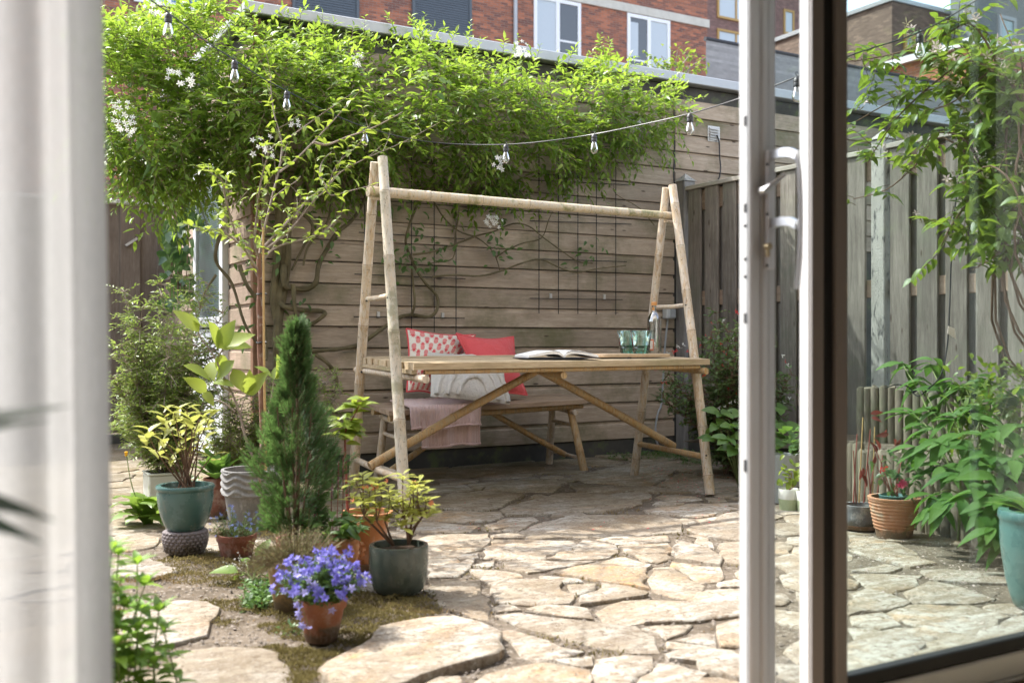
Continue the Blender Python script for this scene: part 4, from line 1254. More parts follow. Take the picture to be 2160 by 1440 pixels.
for p_, q_ in ((FL, apL), (BL, apL), (FR, apR), (BR, apR)):       # bolts where the poles are joined
    for h_ in (.69, .215, 1.06):
        c_ = at_(p_, q_, h_/q_.z); dv_ = Vector((-SA*.4-.2, -CA, 0)).normalized()
        mb = MB(); mb.tube([c_+dv_*.024, c_+dv_*.031], [.0065, .005], 8); mb.build('bolt', M['slot'], table)
# ================================================================== bench
sFL, sFR, sBL = D(821,867,5.85), D(1239,842,6.78), D(777,851,6.21)
sBR = sFR + sBL - sFL
BT = lambda u, v, dz=0.0: (sFL*(1-u)*(1-v) + sFR*u*(1-v) + sBL*(1-u)*v + sBR*u*v) + Vector((0,0,dz))
bench = thing('bamboo_bench', 'low bamboo bench with cushions between the table and the shed', 'bench', tuple((sFL+sFR)/2 - Vector((0,0,.45))))
nb = 6
for i in range(nb):
    v0, v1 = i/nb+.007, (i+1)/nb-.007; dz = random.uniform(-.002,.002)
    mb = MB(); mb.hexa([BT(0,v0,-.028),BT(1,v0,-.028),BT(1,v1,-.028),BT(0,v1,-.028),BT(0,v0,dz),BT(1,v0,dz),BT(1,v1,dz),BT(0,v1,dz)])
    mb.build('slat', M['slat_bench'], bench)
pole('edge_pole', BT(.01,.12,-.048), BT(.99,.12,-.048), .018, .017, M['bamboo_gold'], bench)
pole('edge_pole', BT(.01,.9,-.048), BT(.99,.9,-.048), .018, .017, M['bamboo_gold'], bench)
for u in (.06, .93):
    pole('cross_pole', BT(u,-.02,-.082), BT(u,1.0,-.082), .017, .017, M['bamboo'], bench)
    f, b = BT(u,.18,-.06), BT(u,.82,-.06)
    fo, bo = BT(u+.012,-.1), BT(u+.004,1.1); fo.z = bo.z = 0
    s_ = .03 if u > .5 else -.02
    fo += axis*s_; bo += axis*s_
    pole('leg', fo, f, .027, .024, M['bamboo_gold'] if u > .5 else M['bamboo'], bench)
    pole('leg', bo, b, .026, .023, M['bamboo'], bench)
    for t in (.72, .2): pole('rung', at_(fo,f,t), at_(bo,b,t), .012, .012, M['bamboo'], bench)
    c0 = at_(at_(fo,f,.2), at_(bo,b,.2), .5)
    pole('brace', c0, BT(.5+(.03 if u>.5 else -.03),.5,-.06), .02, .019, M['bamboo_gold'], bench)

# ================================================================== cushions and blanket on the bench
def fabric(name, c, bump=0.25, scale=220, rough=0.9, var=0.12, extra=None):
    m, nt = newmat(name); t = NT(nt); v = t.coords((1,1,1), rnd=False)
    nz = t.noise(v, scale, 3, 0.7)
    c_ = t.mix(nz, tuple(x*(1-var) for x in c), tuple(min(1,x*(1+var)) for x in c))
    wr = t.noise(v, 11, 4, 0.6, 1.2)          # soft creases
    b1_ = t.n("ShaderNodeBump"); b1_.inputs['Strength'].default_value = 0.55; b1_.inputs['Distance'].default_value = 0.025; t.l(wr, b1_.inputs['Height'])
    b2_ = t.n("ShaderNodeBump"); b2_.inputs['Strength'].default_value = bump; b2_.inputs['Distance'].default_value = 0.003 if bump < .9 else 0.02; t.l(nz, b2_.inputs['Height']); t.l(b1_.outputs[0], b2_.inputs['Normal'])
    p = t.pbsdf(c_, rough, b2_.outputs[0], 0, 0.2)
    p.inputs['Sheen Weight'].default_value = 0.2
    t.out(p.outputs[0]); return m
M['cream'] = fabric('cream_linen', (0.78,0.73,0.63))
M['coral'] = fabric('coral_linen', (0.66,0.10,0.105))
M['pinkprint'] = fabric('coral_print', (0.66,0.13,0.13)); M['pinkprint2'] = fabric('light_coral_print', (0.72,0.26,0.24))
M['boucle'] = fabric('white_boucle', (0.80,0.75,0.67), 1.0, 110, 0.95, 0.22)

def cushion(name, label, TLp, TRp, BRp, BLp, thick, m, pipe=None, N=22, dip=0.05, back=None):
    """four corner points; the front swells towards us"""
    TL, TR, BR_, BL_ = map(Vector, (TLp, TRp, BRp, BLp))
    nrm = (TR-TL).cross(BL_-TL).normalized()
    if nrm.y > 0: nrm = -nrm
    base = (BL_+BR_)/2
    t = thing(name, label, 'cushion', tuple(base), 'cushions on the bench')
    def surf(u, v, s):
        # pinch the sides a little between the corners
        uu = u + (0.5-u)*dip*math.sin(math.pi*v)*2*abs(u-.5)*1.4
        vv = v + (0.5-v)*dip*math.sin(math.pi*u)*2*abs(v-.5)*1.4
        p = TL*(1-uu)*(1-vv) + TR*uu*(1-vv) + BR_*uu*vv + BL_*(1-uu)*vv
        h = (max(0, math.sin(math.pi*u))**.55) * (max(0, math.sin(math.pi*v))**.55)
        wr = 0.004*math.sin(u*17+v*5)*math.sin(v*13)*h
        return p + nrm*s*(thick*.5*h + wr)
    mb = MB(); vs = []; fs = []
    for s in (1, -1):
        b = len(vs)
        for j in range(N+1):
            for i in range(N+1): vs.append(surf(i/N, j/N, s))
        for j in range(N):
            for i in range(N):
                f = (b+j*(N+1)+i, b+j*(N+1)+i+1, b+(j+1)*(N+1)+i+1, b+(j+1)*(N+1)+i)
                fs.append(f if s < 0 else f[::-1])
    mb.add(vs, fs); mb.build('cover', m, t, smooth=True)
    if pipe:
        loop = [surf(i/N,0,0) for i in range(N)] + [surf(1,i/N,0) for i in range(N)] + [surf(1-i/N,1,0) for i in range(N)] + [surf(0,1-i/N,0) for i in range(N+1)]
        mb = MB(); mb.tube(loop, .006, 6); mb.build('piping', pipe, t, smooth=True)
    return t, surf, nrm
cz = 6.13
c1, surf1, n1 = cushion('cushion', 'cream cushion printed with red pineapples and edged in coral piping', D(857,693,6.42), D(1003,706,6.62), D(925,836,6.42), D(858,826,6.2), .15, M['cream'], M['coral'], dip=.07)
# printed pineapples: thin print lying on the cushion front
def pine(uc, vc, s, flip):
    body = [(math.cos(a)*.36, math.sin(a)*.46) for a in [i*math.pi/6 for i in range(12)]]
    body = [(max(-.33,min(.33,x*1.1)), y*.95+.18) for x, y in body]
    crown = [(-.42,-.32),(-.18,-.42),(-.2,-.75),(-.05,-.5),(0,-.9),(.06,-.5),(.22,-.74),(.18,-.42),(.42,-.32),(.15,-.18),(-.15,-.18)]
    for pts, m_ in ((body, b1), (crown, b2)):
        vs = []
        for x, y in pts:
            y = -y if flip else y
            u, v = uc + x*s, vc + y*s*1.0
            vs.append(surf1(min(max(u,0.01),.99), min(max(v,.01),.99), 1) + n1*.0022)
        cx = sum((p for p in vs), Vector())/len(vs)
        m_.add([cx+n1*.0006]+vs, [(0, i+1, (i+1) % len(vs)+1) for i in range(len(vs))])
b1, b2 = MB(), MB()
for j in range(8):
    for i in range(7):
        u = .07 + i*.142 + (.071 if j % 2 else 0); v = .075 + j*.125
        if u < .97: pine(u, v, .108, (i + j) % 2 == 0)
o = b1.build('printed_fruit', M['pinkprint2'], c1); o['kind'] = 'stuff'
o = b2.build('printed_crown', M['coral'], c1); o['kind'] = 'stuff'
cushion('cushion', 'plain coral red cushion leaning at the right end of the row', D(962,703,6.45), D(1083,710,6.70), D(1112,833,6.62), D(1010,843,6.35), .16, M['coral'], M['coral'], dip=.10)
c3, surf3, n3 = cushion('cushion', 'white fluffy cushion with raised rainbow arcs in front of the other two', D(903,742,6.28), D(1062,757,6.48), D(1075,853,6.27), D(908,836,5.98), .15, M['boucle'], None, dip=.03)
for rr_ in (.20, .34, .48):
    path = []
    for i in range(25):
        a = math.pi*i/24
        u, v = .52 + math.cos(a)*rr_*.95, .99 - math.sin(a)*rr_*1.7
        if 0 < u < 1 and v > .03: path.append(surf3(u, min(v, .97), 1) + n3*.004)
    mb = MB(); mb.tube(path, [.017+.003*math.sin(i*2.3) for i in range(len(path))], 8); mb.build('raised_arc', M['boucle'], c3, smooth=True)

def blanket():
    m, nt = newmat('dusty_pink_knit'); t = NT(nt)
    at = t.n("ShaderNodeAttribute", attribute_name="rib")
    w = t.math('SINE', t.math('MULTIPLY', at.outputs['Fac'], 430.0))
    nz = t.noise(t.coords((1,1,1), rnd=False), 260, 3, 0.7)
    c = t.mix(t.math('MULTIPLY', nz, 0.9), (0.56,0.36,0.315), (0.80,0.60,0.54))
    h = t.math('ADD', t.math('MULTIPLY', w, 0.5), nz)
    p = t.pbsdf(c, 0.95, t.bump(h, 0.7, 0.006), 0, 0.1); p.inputs['Sheen Weight'].default_value = 0.4
    t.out(p.outputs[0])
    bl = thing('blanket', 'dusty pink ribbed blanket folded over the front edge of the bench', 'blanket', tuple(BT(.17,.1)))
    def layer(u0, u1, out, drop, v1, seed, name):
        nu, nv = 46, 34
        vs, fs, rib = [], [], []
        rd = random.Random(seed); ph = [rd.uniform(0,6) for _ in range(4)]
        for j in range(nv+1):
            s = j/nv
            for i in range(nu+1):
                u = u0 + (u1-u0)*i/nu; f = i/nu
                L = s*(v1*.42 + drop)
                top = v1*.42
                if L < top:
                    v = v1*(1-L/top); p = BT(u, v, .010+out) ; dz = 0
                else:
                    d = L - top; p = BT(u, 0, .010+out)
                    fw = Vector((xl.x, xl.y, 0))
                    r = .03
                    if d < r*1.57: p = p + fw*(math.sin(d/r)*r+out) + Vector((0,0,-(1-math.cos(d/r))*r))
                    else:
                        k = d - r*1.57
                        wv = .010*math.sin(f*15+ph[0])*min(1,k/.08) + .006*math.sin(f*31+ph[1])*min(1,k/.08)
                        p = p + fw*(r+out+wv+.02*k) + Vector((0,0,-r-k))
                edge = .008*math.sin(f*9+ph[2])
                if s > .93: p = p + Vector((0,0,edge*(s-.93)*8))
                p = p + Vector((rd.gauss(0,.0009),rd.gauss(0,.0009),rd.gauss(0,.0012)))
                vs.append(p); rib.append(u*1.0)
        for j in range(nv):
            for i in range(nu): fs.append((j*(nu+1)+i, j*(nu+1)+i+1, (j+1)*(nu+1)+i+1, (j+1)*(nu+1)+i))
        mb = MB(); mb.add(vs, fs); o = mb.build(name, m, bl, smooth=True)
        a = o.data.attributes.new('rib', 'FLOAT', 'POINT'); a.data.foreach_set('value', rib)
        sd = o.modifiers.new('thick', 'SOLIDIFY'); sd.thickness = .009; sd.offset = 1
        e = [vs[nv*(nu+1)+i] for i in range(nu+1)]
        mb = MB(); mb.tube(e, [.0075+.002*(k % 2) for k in range(len(e))], 6); mb.build('scalloped_edge', m, bl, smooth=True)
    layer(.135, .415, .000, .25, .75, 4, 'lower_layer')
    layer(.085, .415, .014, .15, .85, 8, 'upper_layer')
blanket()

# ================================================================== things on the table
# open book
bc = D(1173, 750, 5.42); bc.z = TT(.36,.5).z + .001
bk = thing('open_book', 'open book lying face up on the bamboo table', 'book', tuple(bc), None)
M['paper'] = mottled('book_paper', (0.76,0.76,0.75), (0.84,0.84,0.83), 3, 0.7, bump=.02)
M['bookcover'] = flat('dark_book_cover', (0.05,0.06,0.085), 0.4); M['print'] = flat('page_print', (0.25,0.27,0.29), 0.7)
bx_ax = Vector((CA, -SA, 0)); by_ax = Vector((SA, CA, 0))
bx_ax = (bx_ax*1 + by_ax*.30).normalized(); by_ax = Vector((-bx_ax.y, bx_ax.x, 0))
def page_block(sgn, h0, name, mat, lift=0.0, wid=.19, dep=.25, thick=.012, d0=0.0):
    prof = []
    for i in range(11):
        s = i/10; prof.append((s*wid, .006 + h0*math.sin(math.pi*min(1,s*1.02)**.62)*(1-.25*s) + lift))
    mb = MB(); vs = []; k = len(prof)
    for dd in (-dep/2+d0, dep/2+d0):
        for x, z in prof: vs.append(bc + bx_ax*sgn*(x+.002) + by_ax*dd + Vector((0,0,z+thick)))
        for x, z in prof: vs.append(bc + bx_ax*sgn*(x+.002) + by_ax*dd + Vector((0,0,max(.003, z*.96))))
    fs = []
    for i in range(k-1):
        fs += [(i, i+1, 2*k+i+1, 2*k+i), (k+i, 3*k+i, 3*k+i+1, k+i+1), (i, k+i, k+i+1, i+1), (2*k+i, 2*k+i+1, 3*k+i+1, 3*k+i)]
    fs += [(0, 2*k, 3*k, k), (k-1, 2*k-1, 4*k-1, 3*k-1)]
    mb.add(vs, fs)
    return mb.build(name, mat, bk, smooth=True)
page_block(-1, .020, 'page_block', M['paper']); page_block(1, .022, 'page_block', M['paper'], thick=.010)
page_block(1, .026, 'loose_page', M['paper'], .012, .185, .24, .0012)
page_block(-1, .022, 'loose_page', M['paper'], .014, .18, .24, .0012)
for s_ in (-1, 1):
    mb = MB(); a = bc + bx_ax*s_*.001; e = bc + bx_ax*s_*.202
    mb.hexa([a-by_ax*.13, e-by_ax*.13, e+by_ax*.13, a+by_ax*.13, a-by_ax*.13+Vector((0,0,.0028)), e-by_ax*.13+Vector((0,0,.0028)), e+by_ax*.13+Vector((0,0,.0028)), a+by_ax*.13+Vector((0,0,.0028))])
    mb.build('cover', M['bookcover'], bk)
# cutting board
cb0 = D(1318, 752, 5.75); cb0.z = TT(.72,.5).z + .0015
M['board'] = wood('pale_board_wood', (0.50,0.36,0.22), (0.62,0.48,0.33), 'x', knots=False, rough=.6)
def cutboard():
    mb = MB(); pts = []
    for cx, cy, a0 in ((.19,.11,0),(-.19,.11,90),(-.19,-.11,180),(.19,-.11,270)):
        for k in range(5):
            a = math.radians(a0 + k*22.5); pts.append((cx+.035*math.cos(a), cy+.035*math.sin(a)))
    k = len(pts); vs = []
    for z, s_ in ((0,.99),(.003,1.0),(.016,1.0),(.019,.985)):
        for x, y in pts: vs.append(cb0 + Vector((CA*.9+SA*.43, -SA*.9+CA*.43, 0)).normalized()*x*s_ + Vector((-(-SA*.9+CA*.43), CA*.9+SA*.43, 0)).normalized()*y*s_ + Vector((0,0,z)))
    fs = [tuple(range(k))[::-1], tuple(range(3*k, 4*k))]
    for r in range(3):
        fs += [(r*k+i, r*k+(i+1) % k, (r+1)*k+(i+1) % k, (r+1)*k+i) for i in range(k)]
    mb.add(vs, fs); o = mb.build('cutting_board', M['board'], None, loc=tuple(cb0))
    tag(o, 'pale wooden serving board under the glasses and the bottle', 'board')
cutboard()
zb2 = cb0.z + .0195
def tinted(name, tint, gl=2.2): return glassmat(name, tint, gl, 0.0, tuple(x**2.0*.9 for x in tint))
M['greenglass'] = tinted('green_glass', (0.80,0.935,0.89)); M['greenbase'] = tinted('green_glass_base', (0.45,0.80,0.69)); M['bottleglass'] = tinted('bottle_glass', (0.93,0.95,0.945), 6.0)
def tumbler(px, z, label):
    c = D(px, 740, z); c = Vector((c.x, c.y, zb2))
    t = thing('drinking_glass', label, 'glass', tuple(c), 'green glasses on the table')
    s = z/2150*25
    R = s; H = R*1.92
    rb_ = lambda a, i, r, zz: (r*(1+.035*math.cos(a*14)*(1 if zz > H*.36 else 0)) , zz)
    mb = MB(); mb.lathe([(R*.74,H*.36),(R*.80,H*.6),(R*.90,H*.95),(R*.93,H)], c, 42, rb_, closed=True)
    mb.lathe([(R*.70,H*.36),(R*.76,H*.6),(R*.87,H*.95),(R*.93,H)], c, 42, None, closed=True); mb.build('bowl', M['greenglass'], t, smooth=True)
    dm = lambda a, i, r, zz: (r*(1+(.07*math.cos(a*10+(math.pi if i % 2 else 0)) if 0 < i < 5 else 0)), zz)
    mb = MB(); mb.lathe([(R*.62,0.001),(R*.70,H*.07),(R*.72,H*.15),(R*.73,H*.23),(R*.74,H*.30),(R*.74,H*.36)], c, 40, dm); mb.build('base', M['greenbase'], t, smooth=True)
    mb = MB(); mb.tube([c+Vector((math.cos(a)*R*.93, math.sin(a)*R*.93, H)) for a in [i*math.pi/14 for i in range(29)]], .0013, 5); mb.build('rim', M['greenglass'], t, smooth=True)
tumbler(1325, 5.82, 'green dimpled drinking glass, the one farther from the bottle')
tumbler(1352, 5.72, 'green dimpled drinking glass, the one touching the bottle')
c = D(1380, 740, 5.88); c = Vector((c.x, c.y, zb2))
bt = thing('glass_bottle', 'tall clear bottle with orange neck and small paper label on the board', 'bottle', tuple(c))
R = 5.88/2150*15.2; H = (748-640)*5.88/2150
prof = [(R*.5,.001),(R*.95,.002),(R,.008),(R,H*.60),(R*.97,H*.66),(R*.85,H*.715),(R*.6,H*.76),(R*.40,H*.79),(R*.345,H*.83),(R*.34,H*.93)]
mb = MB(); mb.lathe(prof, c, 28); mb.build('body', M['bottleglass'], bt, smooth=True)
mb = MB(); mb.lathe([(max(.002,r-.003), z+.004) for r, z in prof[1:]], c, 24, closed=True); mb.build('inner_wall', M['bottleglass'], bt, smooth=True)
M['cork'] = flat('orange_seal', (0.55,0.25,0.07), .5); M['label'] = flat('label_paper', (0.74,0.62,0.56), .7); M['labelred'] = flat('label_border', (0.60,0.16,0.08), .7)
mb = MB(); mb.lathe([(R*.38,H*.93),(R*.38,H*.945),(R*.36,H*.95),(R*.40,H*.955),(R*.40,H*.985),(R*.34,H*1.0)], c, 20); mb.build('stopper', M['cork'], bt, smooth=True)
def wrap(a0, a1, z0, z1, r, m_, nm):
    mb = MB(); vs = []; k = 8
    for i in range(k+1):
        a = a0 + (a1-a0)*i/k
        for z in (z0, z1): vs.append(c + Vector((math.cos(a)*r, math.sin(a)*r, z)))
    mb.add(vs, [(2*i, 2*i+2, 2*i+3, 2*i+1) for i in range(k)]); mb.build(nm, m_, bt)
va = math.atan2(-c.y, -c.x)
wrap(va-1.05, va-.08, H*.05, H*.27, R*1.012, M['labelred'], 'label_border'); wrap(va-.95, va-.2, H*.085, H*.245, R*1.02, M['label'], 'paper_label')
wrap(va-.9, va+.1, H*.83, H*.90, R*.355, M['cork'], 'neck_label')
# small dark curled leaf on the table edge
c = D(1332, 757, 5.6); c.z = TT(.62,.15).z
me_ = leaf_tpl('lance', 4, .35, .6, .1)
o = batch('dead_leaf', [c+Vector((0,0,.004)), c+Vector((.03,.0,.004))], [(-.9,-.3,.02),(.9,.3,.2)], [(0,0,1),(0,.4,1)], [.045,.05], me_, M['slot'], loc=tuple(c)); tag(o, 'small dark curled dead leaf on the front of the table', 'leaf')

# ================================================================== string of lights
cordpx = [(250,-60,3.1),(318,0,3.35),(355,27,3.5),(430,85,3.8),(495,127,4.0),(550,163,4.3),(605,192,4.6),(690,236,4.8),(770,268,5.0),(870,294,5.0),(960,304,5.0),(1067,305,4.9),(1160,297,4.8),(1255,283,4.7),(1350,264,4.45),(1455,240,4.2),(1560,208,3.85),(1680,163,3.7),(1800,115,3.68),(1940,68,3.65),(2060,0,3.6),(2130,-60,3.5)]
cpts = [D(*p) for p in cordpx]
sl0 = thing('string_lights', 'string of clear bulbs on a black cord hanging across the garden', 'string lights', tuple(cpts[0]))
mb = MB(); mb.tube(smooth_path(cpts, 5), .0026, 6); mb.build('cord', M['black'], sl0, smooth=True)
M['filament'] = flat('filament', (0.5,0.45,0.38), .4)
lit = [(355,27,3.5,0),(495,127,4.0,.03),(605,192,4.6,.06),(770,268,5.0,0),(1067,305,4.9,0),(1253,283,4.7,0),(1455,240,4.2,0),(1681,163,3.7,.0),(1940,70,3.65,.04)]
for px, py, z, tilt in lit:
    p = D(px, py, z); k = 1.0
    q = p + Vector((0,0,-.006))
    mb = MB(); mb.lathe([(.004,.006),(.009,.002),(.0125,-.004),(.0135,-.012),(.012,-.014),(.0135,-.017),(.0135,-.028),(.0115,-.030)], q, 14)
    mb.tube([p+Vector((math.cos(a)*.006, 0, .012+math.sin(a)*.007)) for a in [i*math.pi/5 for i in range(11)]], .0014, 5)
    so_ = mb.build('socket', M['black'], sl0, smooth=True)
    mb = MB(); mb.lathe([(.009,-.030),(.0105,-.036),(.0150,-.050),(.0172,-.062),(.0165,-.072),(.012,-.081),(.005,-.085),(.001,-.0855)], q, 16, closed=True)
    mb.build('bulb', M['clear'], so_, smooth=True)
    mb = MB(); mb.tube([q+Vector((.0,0,-.031)), q+Vector((.002,0,-.05)), q+Vector((.004,.001,-.062)), q+Vector((-.003,0,-.05)), q+Vector((-.001,0,-.031))], .0007, 4); mb.build('filament', M['filament'], so_)

# ================================================================== trellises on the shed
def trellis(vx, y0, y1, hs, label):
    t = thing('wire_trellis', label, 'trellis', tuple(W(vx[0], 600, YW-.05)), 'wire trellises on the shed wall')
    for x, a, b in zip(vx, y0, y1):
        mb = MB(); mb.tube([W(x, a, YW-.052), W(x, b, YW-.052)], .0031, 6); mb.build('rod', M['iron'], t, smooth=True)
    for xa, ya, xb, yb_ in hs:
        mb = MB(); mb.tube([W(xa, ya, YW-.045), W(xb, yb_, YW-.045)], .0031, 6); mb.build('rod', M['iron'], t, smooth=True)
        for x in ((xa + (xb-xa)*.22, xa+(xb-xa)*.8) if (xa,ya,xb,yb_) == hs[-1] else ()):
            y = ya + (yb_-ya)*(x-xa)/(xb-xa); c = W(x, y-5, YW-.03)
            mb = MB(); mb.bbox(c.x-.010, c.y-.012, c.z-.02, c.x+.010, c.y+.004, c.z+.02, .003); mb.build('clip', M['ventmetal'], t)
trellis([769,819,868,916,962], [300]*5, [700]*5, [(745,400,985,414),(757,490,980,504),(748,578,982,588),(746,668,980,671)], 'black wire trellis behind the left table legs and the pineapple cushion')
trellis([1137,1178,1219,1258,1299], [240]*5, [661,662,662,663,664], [(1116,300,1330,312),(1118,380,1330,390),(1118,466,1332,473),(1128,546,1322,552),(1118,629,1313,632)], 'black wire trellis above the open book')
# ================================================================== leaf materials
LM = {}
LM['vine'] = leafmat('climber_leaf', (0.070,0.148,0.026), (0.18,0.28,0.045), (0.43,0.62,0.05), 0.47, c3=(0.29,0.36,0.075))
LM['ivy'] = leafmat('ivy_leaf', (0.030,0.075,0.022), (0.07,0.13,0.04), (0.16,0.30,0.05), 0.25, 0.28, c3=(0.12,0.18,0.07))
LM['broom'] = leafmat('fine_shrub_leaf', (0.12,0.20,0.05), (0.22,0.30,0.08), (0.45,0.58,0.10), 0.42, c3=(0.34,0.40,0.13))
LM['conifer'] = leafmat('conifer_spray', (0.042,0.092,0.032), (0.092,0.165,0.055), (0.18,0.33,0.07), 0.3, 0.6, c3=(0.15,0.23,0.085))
LM['tree'] = leafmat('sapling_leaf', (0.14,0.22,0.035), (0.22,0.30,0.05), (0.46,0.56,0.06), 0.42, attr=False)
LM['lime'] = leafmat('lime_leaf', (0.16,0.235,0.035), (0.26,0.33,0.06), (0.50,0.60,0.07), 0.42, attr=False)
LM['magnolia'] = leafmat('soft_broad_leaf', (0.18,0.25,0.05), (0.30,0.37,0.07), (0.52,0.62,0.08), 0.42, attr=False)
LM['pieris'] = leafmat('yellow_green_leaf', (0.25,0.28,0.065), (0.40,0.41,0.11), (0.58,0.60,0.12), 0.4, attr=False)
LM['azalea'] = leafmat('azalea_leaf', (0.26,0.29,0.055), (0.42,0.43,0.10), (0.62,0.63,0.11), 0.42, attr=False)
LM['green'] = leafmat('plain_green_leaf', (0.055,0.115,0.030), (0.10,0.18,0.05), (0.22,0.40,0.07), 0.33)
LM['greeno'] = leafmat('fresh_green_leaf', (0.065,0.14,0.030), (0.12,0.21,0.045), (0.26,0.46,0.06), 0.36, attr=False)
LM['peony'] = leafmat('peony_leaf', (0.045,0.115,0.022), (0.090,0.18,0.036), (0.20,0.42,0.05), 0.33, 0.55, attr=False, spec=.18)
LM['dandelion'] = leafmat('dandelion_leaf', (0.09,0.17,0.035), (0.16,0.25,0.055), (0.36,0.54,0.06), 0.4, attr=False)
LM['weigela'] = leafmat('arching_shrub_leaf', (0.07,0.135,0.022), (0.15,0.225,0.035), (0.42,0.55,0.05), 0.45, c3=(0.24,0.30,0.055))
LM['salvia'] = leafmat('small_grey_green_leaf', (0.07,0.13,0.04), (0.13,0.20,0.07), (0.28,0.40,0.10), 0.35)
LM['heath'] = leafmat('dry_heath', (0.13,0.13,0.055), (0.20,0.20,0.085), (0.26,0.26,0.10), 0.3, 0.8, c3=(0.28,0.15,0.08))
LM['dark'] = leafmat('house_palm', (0.02,0.05,0.018), (0.035,0.075,0.025), (0.08,0.16,0.04), 0.25, attr=False)
LM['fern'] = leafmat('mossy_groundcover', (0.05,0.11,0.03), (0.10,0.19,0.05), (0.2,0.35,0.06), 0.3)
LM['redleaf'] = leafmat('dark_red_leaf', (0.12,0.03,0.025), (0.26,0.06,0.05), (0.4,0.08,0.06), 0.35, attr=False)
def petal(name, c1, c2, tf=0.35):
    return leafmat(name, c1, c2, tuple(min(1, x*1.1) for x in c2), tf, 0.6, attr=False, spec=0.2)
PM = {'white': petal('white_petal', (0.72,0.72,0.68), (0.82,0.81,0.77)), 'blue': petal('violet_blue_petal', (0.11,0.095,0.42), (0.26,0.24,0.68)),
      'lob': petal('pale_blue_petal', (0.16,0.22,0.60), (0.30,0.36,0.75)), 'red': petal('red_petal', (0.62,0.02,0.03), (0.75,0.06,0.06)),
      'pink': petal('pale_pink_petal', (0.58,0.40,0.40), (0.72,0.57,0.55)), 'orange': petal('orange_pink_petal', (0.80,0.20,0.10), (0.85,0.34,0.20)),
      'mauve': petal('mauve_spike', (0.22,0.09,0.13), (0.34,0.16,0.20)), 'magenta': petal('magenta_petal', (0.55,0.03,0.12), (0.72,0.10,0.22)), 'yellow': petal('yellow_petal', (0.7,0.4,0.03), (0.8,0.5,0.05)),
      'straw': petal('straw_bud', (0.30,0.25,0.14), (0.42,0.35,0.22))}
def bark(name, c1, c2, c3=None): return mottled(name, c1, c2, 12, 0.85, c3, 30, 0.6, 0.6, 60, perobj=0.1, bd=0.004)
BK = {'vine': bark('vine_bark', (0.085,0.070,0.038), (0.16,0.135,0.075)), 'tree': bark('cherry_bark', (0.17,0.085,0.055), (0.29,0.16,0.11), (0.36,0.31,0.26)),
      'twig': bark('grey_twig', (0.20,0.16,0.13), (0.34,0.28,0.23)), 'brown': bark('brown_twig', (0.10,0.06,0.04), (0.18,0.11,0.075)), 'green': bark('green_stem', (0.13,0.17,0.06), (0.22,0.26,0.10)),
      'thin': bark('thin_vine_twig', (0.13,0.10,0.06), (0.24,0.19,0.12)), 'red': bark('red_stem', (0.22,0.06,0.05), (0.33,0.11,0.09)), 'cane': bark('bamboo_cane', (0.46,0.30,0.13), (0.58,0.40,0.19))}
PT = {}
def glaze(name, c1, c2, c3, rough=0.18):
    m, nt = newmat(name); t = NT(nt); v = t.coords((1,1,1))
    a = t.noise(v, 9, 6, 0.65); c = t.ramp(a, [(0.3, c1), (0.7, c2)])
    b = t.noise(t.coords((3,3,.8)), 6, 5, 0.7); c = t.mix(t.ramp(b, [(0.55,0.0),(0.7,0.6)]), c, c3)
    dirt = t.noise(v, 40, 4, .7)
    c = t.mix(t.ramp(dirt, [(.62,0.0),(.72,.5)]), c, (0.12,0.11,0.08))
    p = t.pbsdf(c, t.ramp(a, [(0.3, rough), (0.8, rough+.2)]), t.bump(a, .05, .004), 0, .6); t.out(p.outputs[0]); return m
PT['teal'] = glaze('teal_glaze', (0.045,0.105,0.10), (0.075,0.155,0.145), (0.17,0.18,0.14))
PT['green'] = glaze('grey_green_glaze', (0.055,0.075,0.065), (0.10,0.125,0.105), (0.16,0.16,0.13))
PT['bigteal'] = glaze('pale_teal_glaze', (0.055,0.135,0.128), (0.095,0.195,0.182), (0.17,0.22,0.19))
PT['terra'] = mottled('terracotta', (0.27,0.10,0.052), (0.40,0.17,0.09), 7, 0.85, (0.46,0.33,0.25), 9, 0.58, 0.4, 80, splash=True)
PT['terradark'] = mottled('dark_terracotta', (0.15,0.058,0.038), (0.25,0.10,0.065), 7, 0.8, (0.36,0.25,0.20), 10, 0.60, 0.4, 80, splash=True)
PT['terralight'] = mottled('orange_terracotta', (0.46,0.18,0.075), (0.56,0.25,0.115), 5, 0.85, (0.52,0.36,0.24), 12, 0.62, 0.25, 80, splash=True)
PT['ribbed'] = mottled('pale_terracotta', (0.38,0.175,0.095), (0.50,0.26,0.155), 5, 0.85, (0.40,0.32,0.24), 10, 0.6, 0.3, 80, splash=True)
PT['mustard'] = mottled('mustard_clay', (0.20,0.125,0.05), (0.31,0.205,0.09), 6, 0.75, (0.13,0.11,0.05), 9, 0.58, 0.3, 70, splash=True)
PT['grey'] = mottled('grey_cement', (0.17,0.165,0.16), (0.27,0.265,0.255), 6, 0.9, (0.36,0.35,0.33), 18, 0.62, 0.5, 80, splash=True)
PT['taupe'] = mottled('taupe_cement', (0.155,0.135,0.135), (0.22,0.195,0.195), 6, 0.9, (0.30,0.27,0.26), 20, 0.64, 0.4, 80, splash=True)
PT['white'] = mottled('whitewashed_clay', (0.42,0.44,0.38), (0.54,0.55,0.49), 5, 0.85, (0.24,0.27,0.13), 7, 0.64, 0.3, splash=True)
PT['darkgrey'] = mottled('dark_zinc_pot', (0.11,0.115,0.12), (0.19,0.195,0.20), 6, 0.55, (0.34,0.33,0.31), 24, 0.6, 0.4, splash=True)

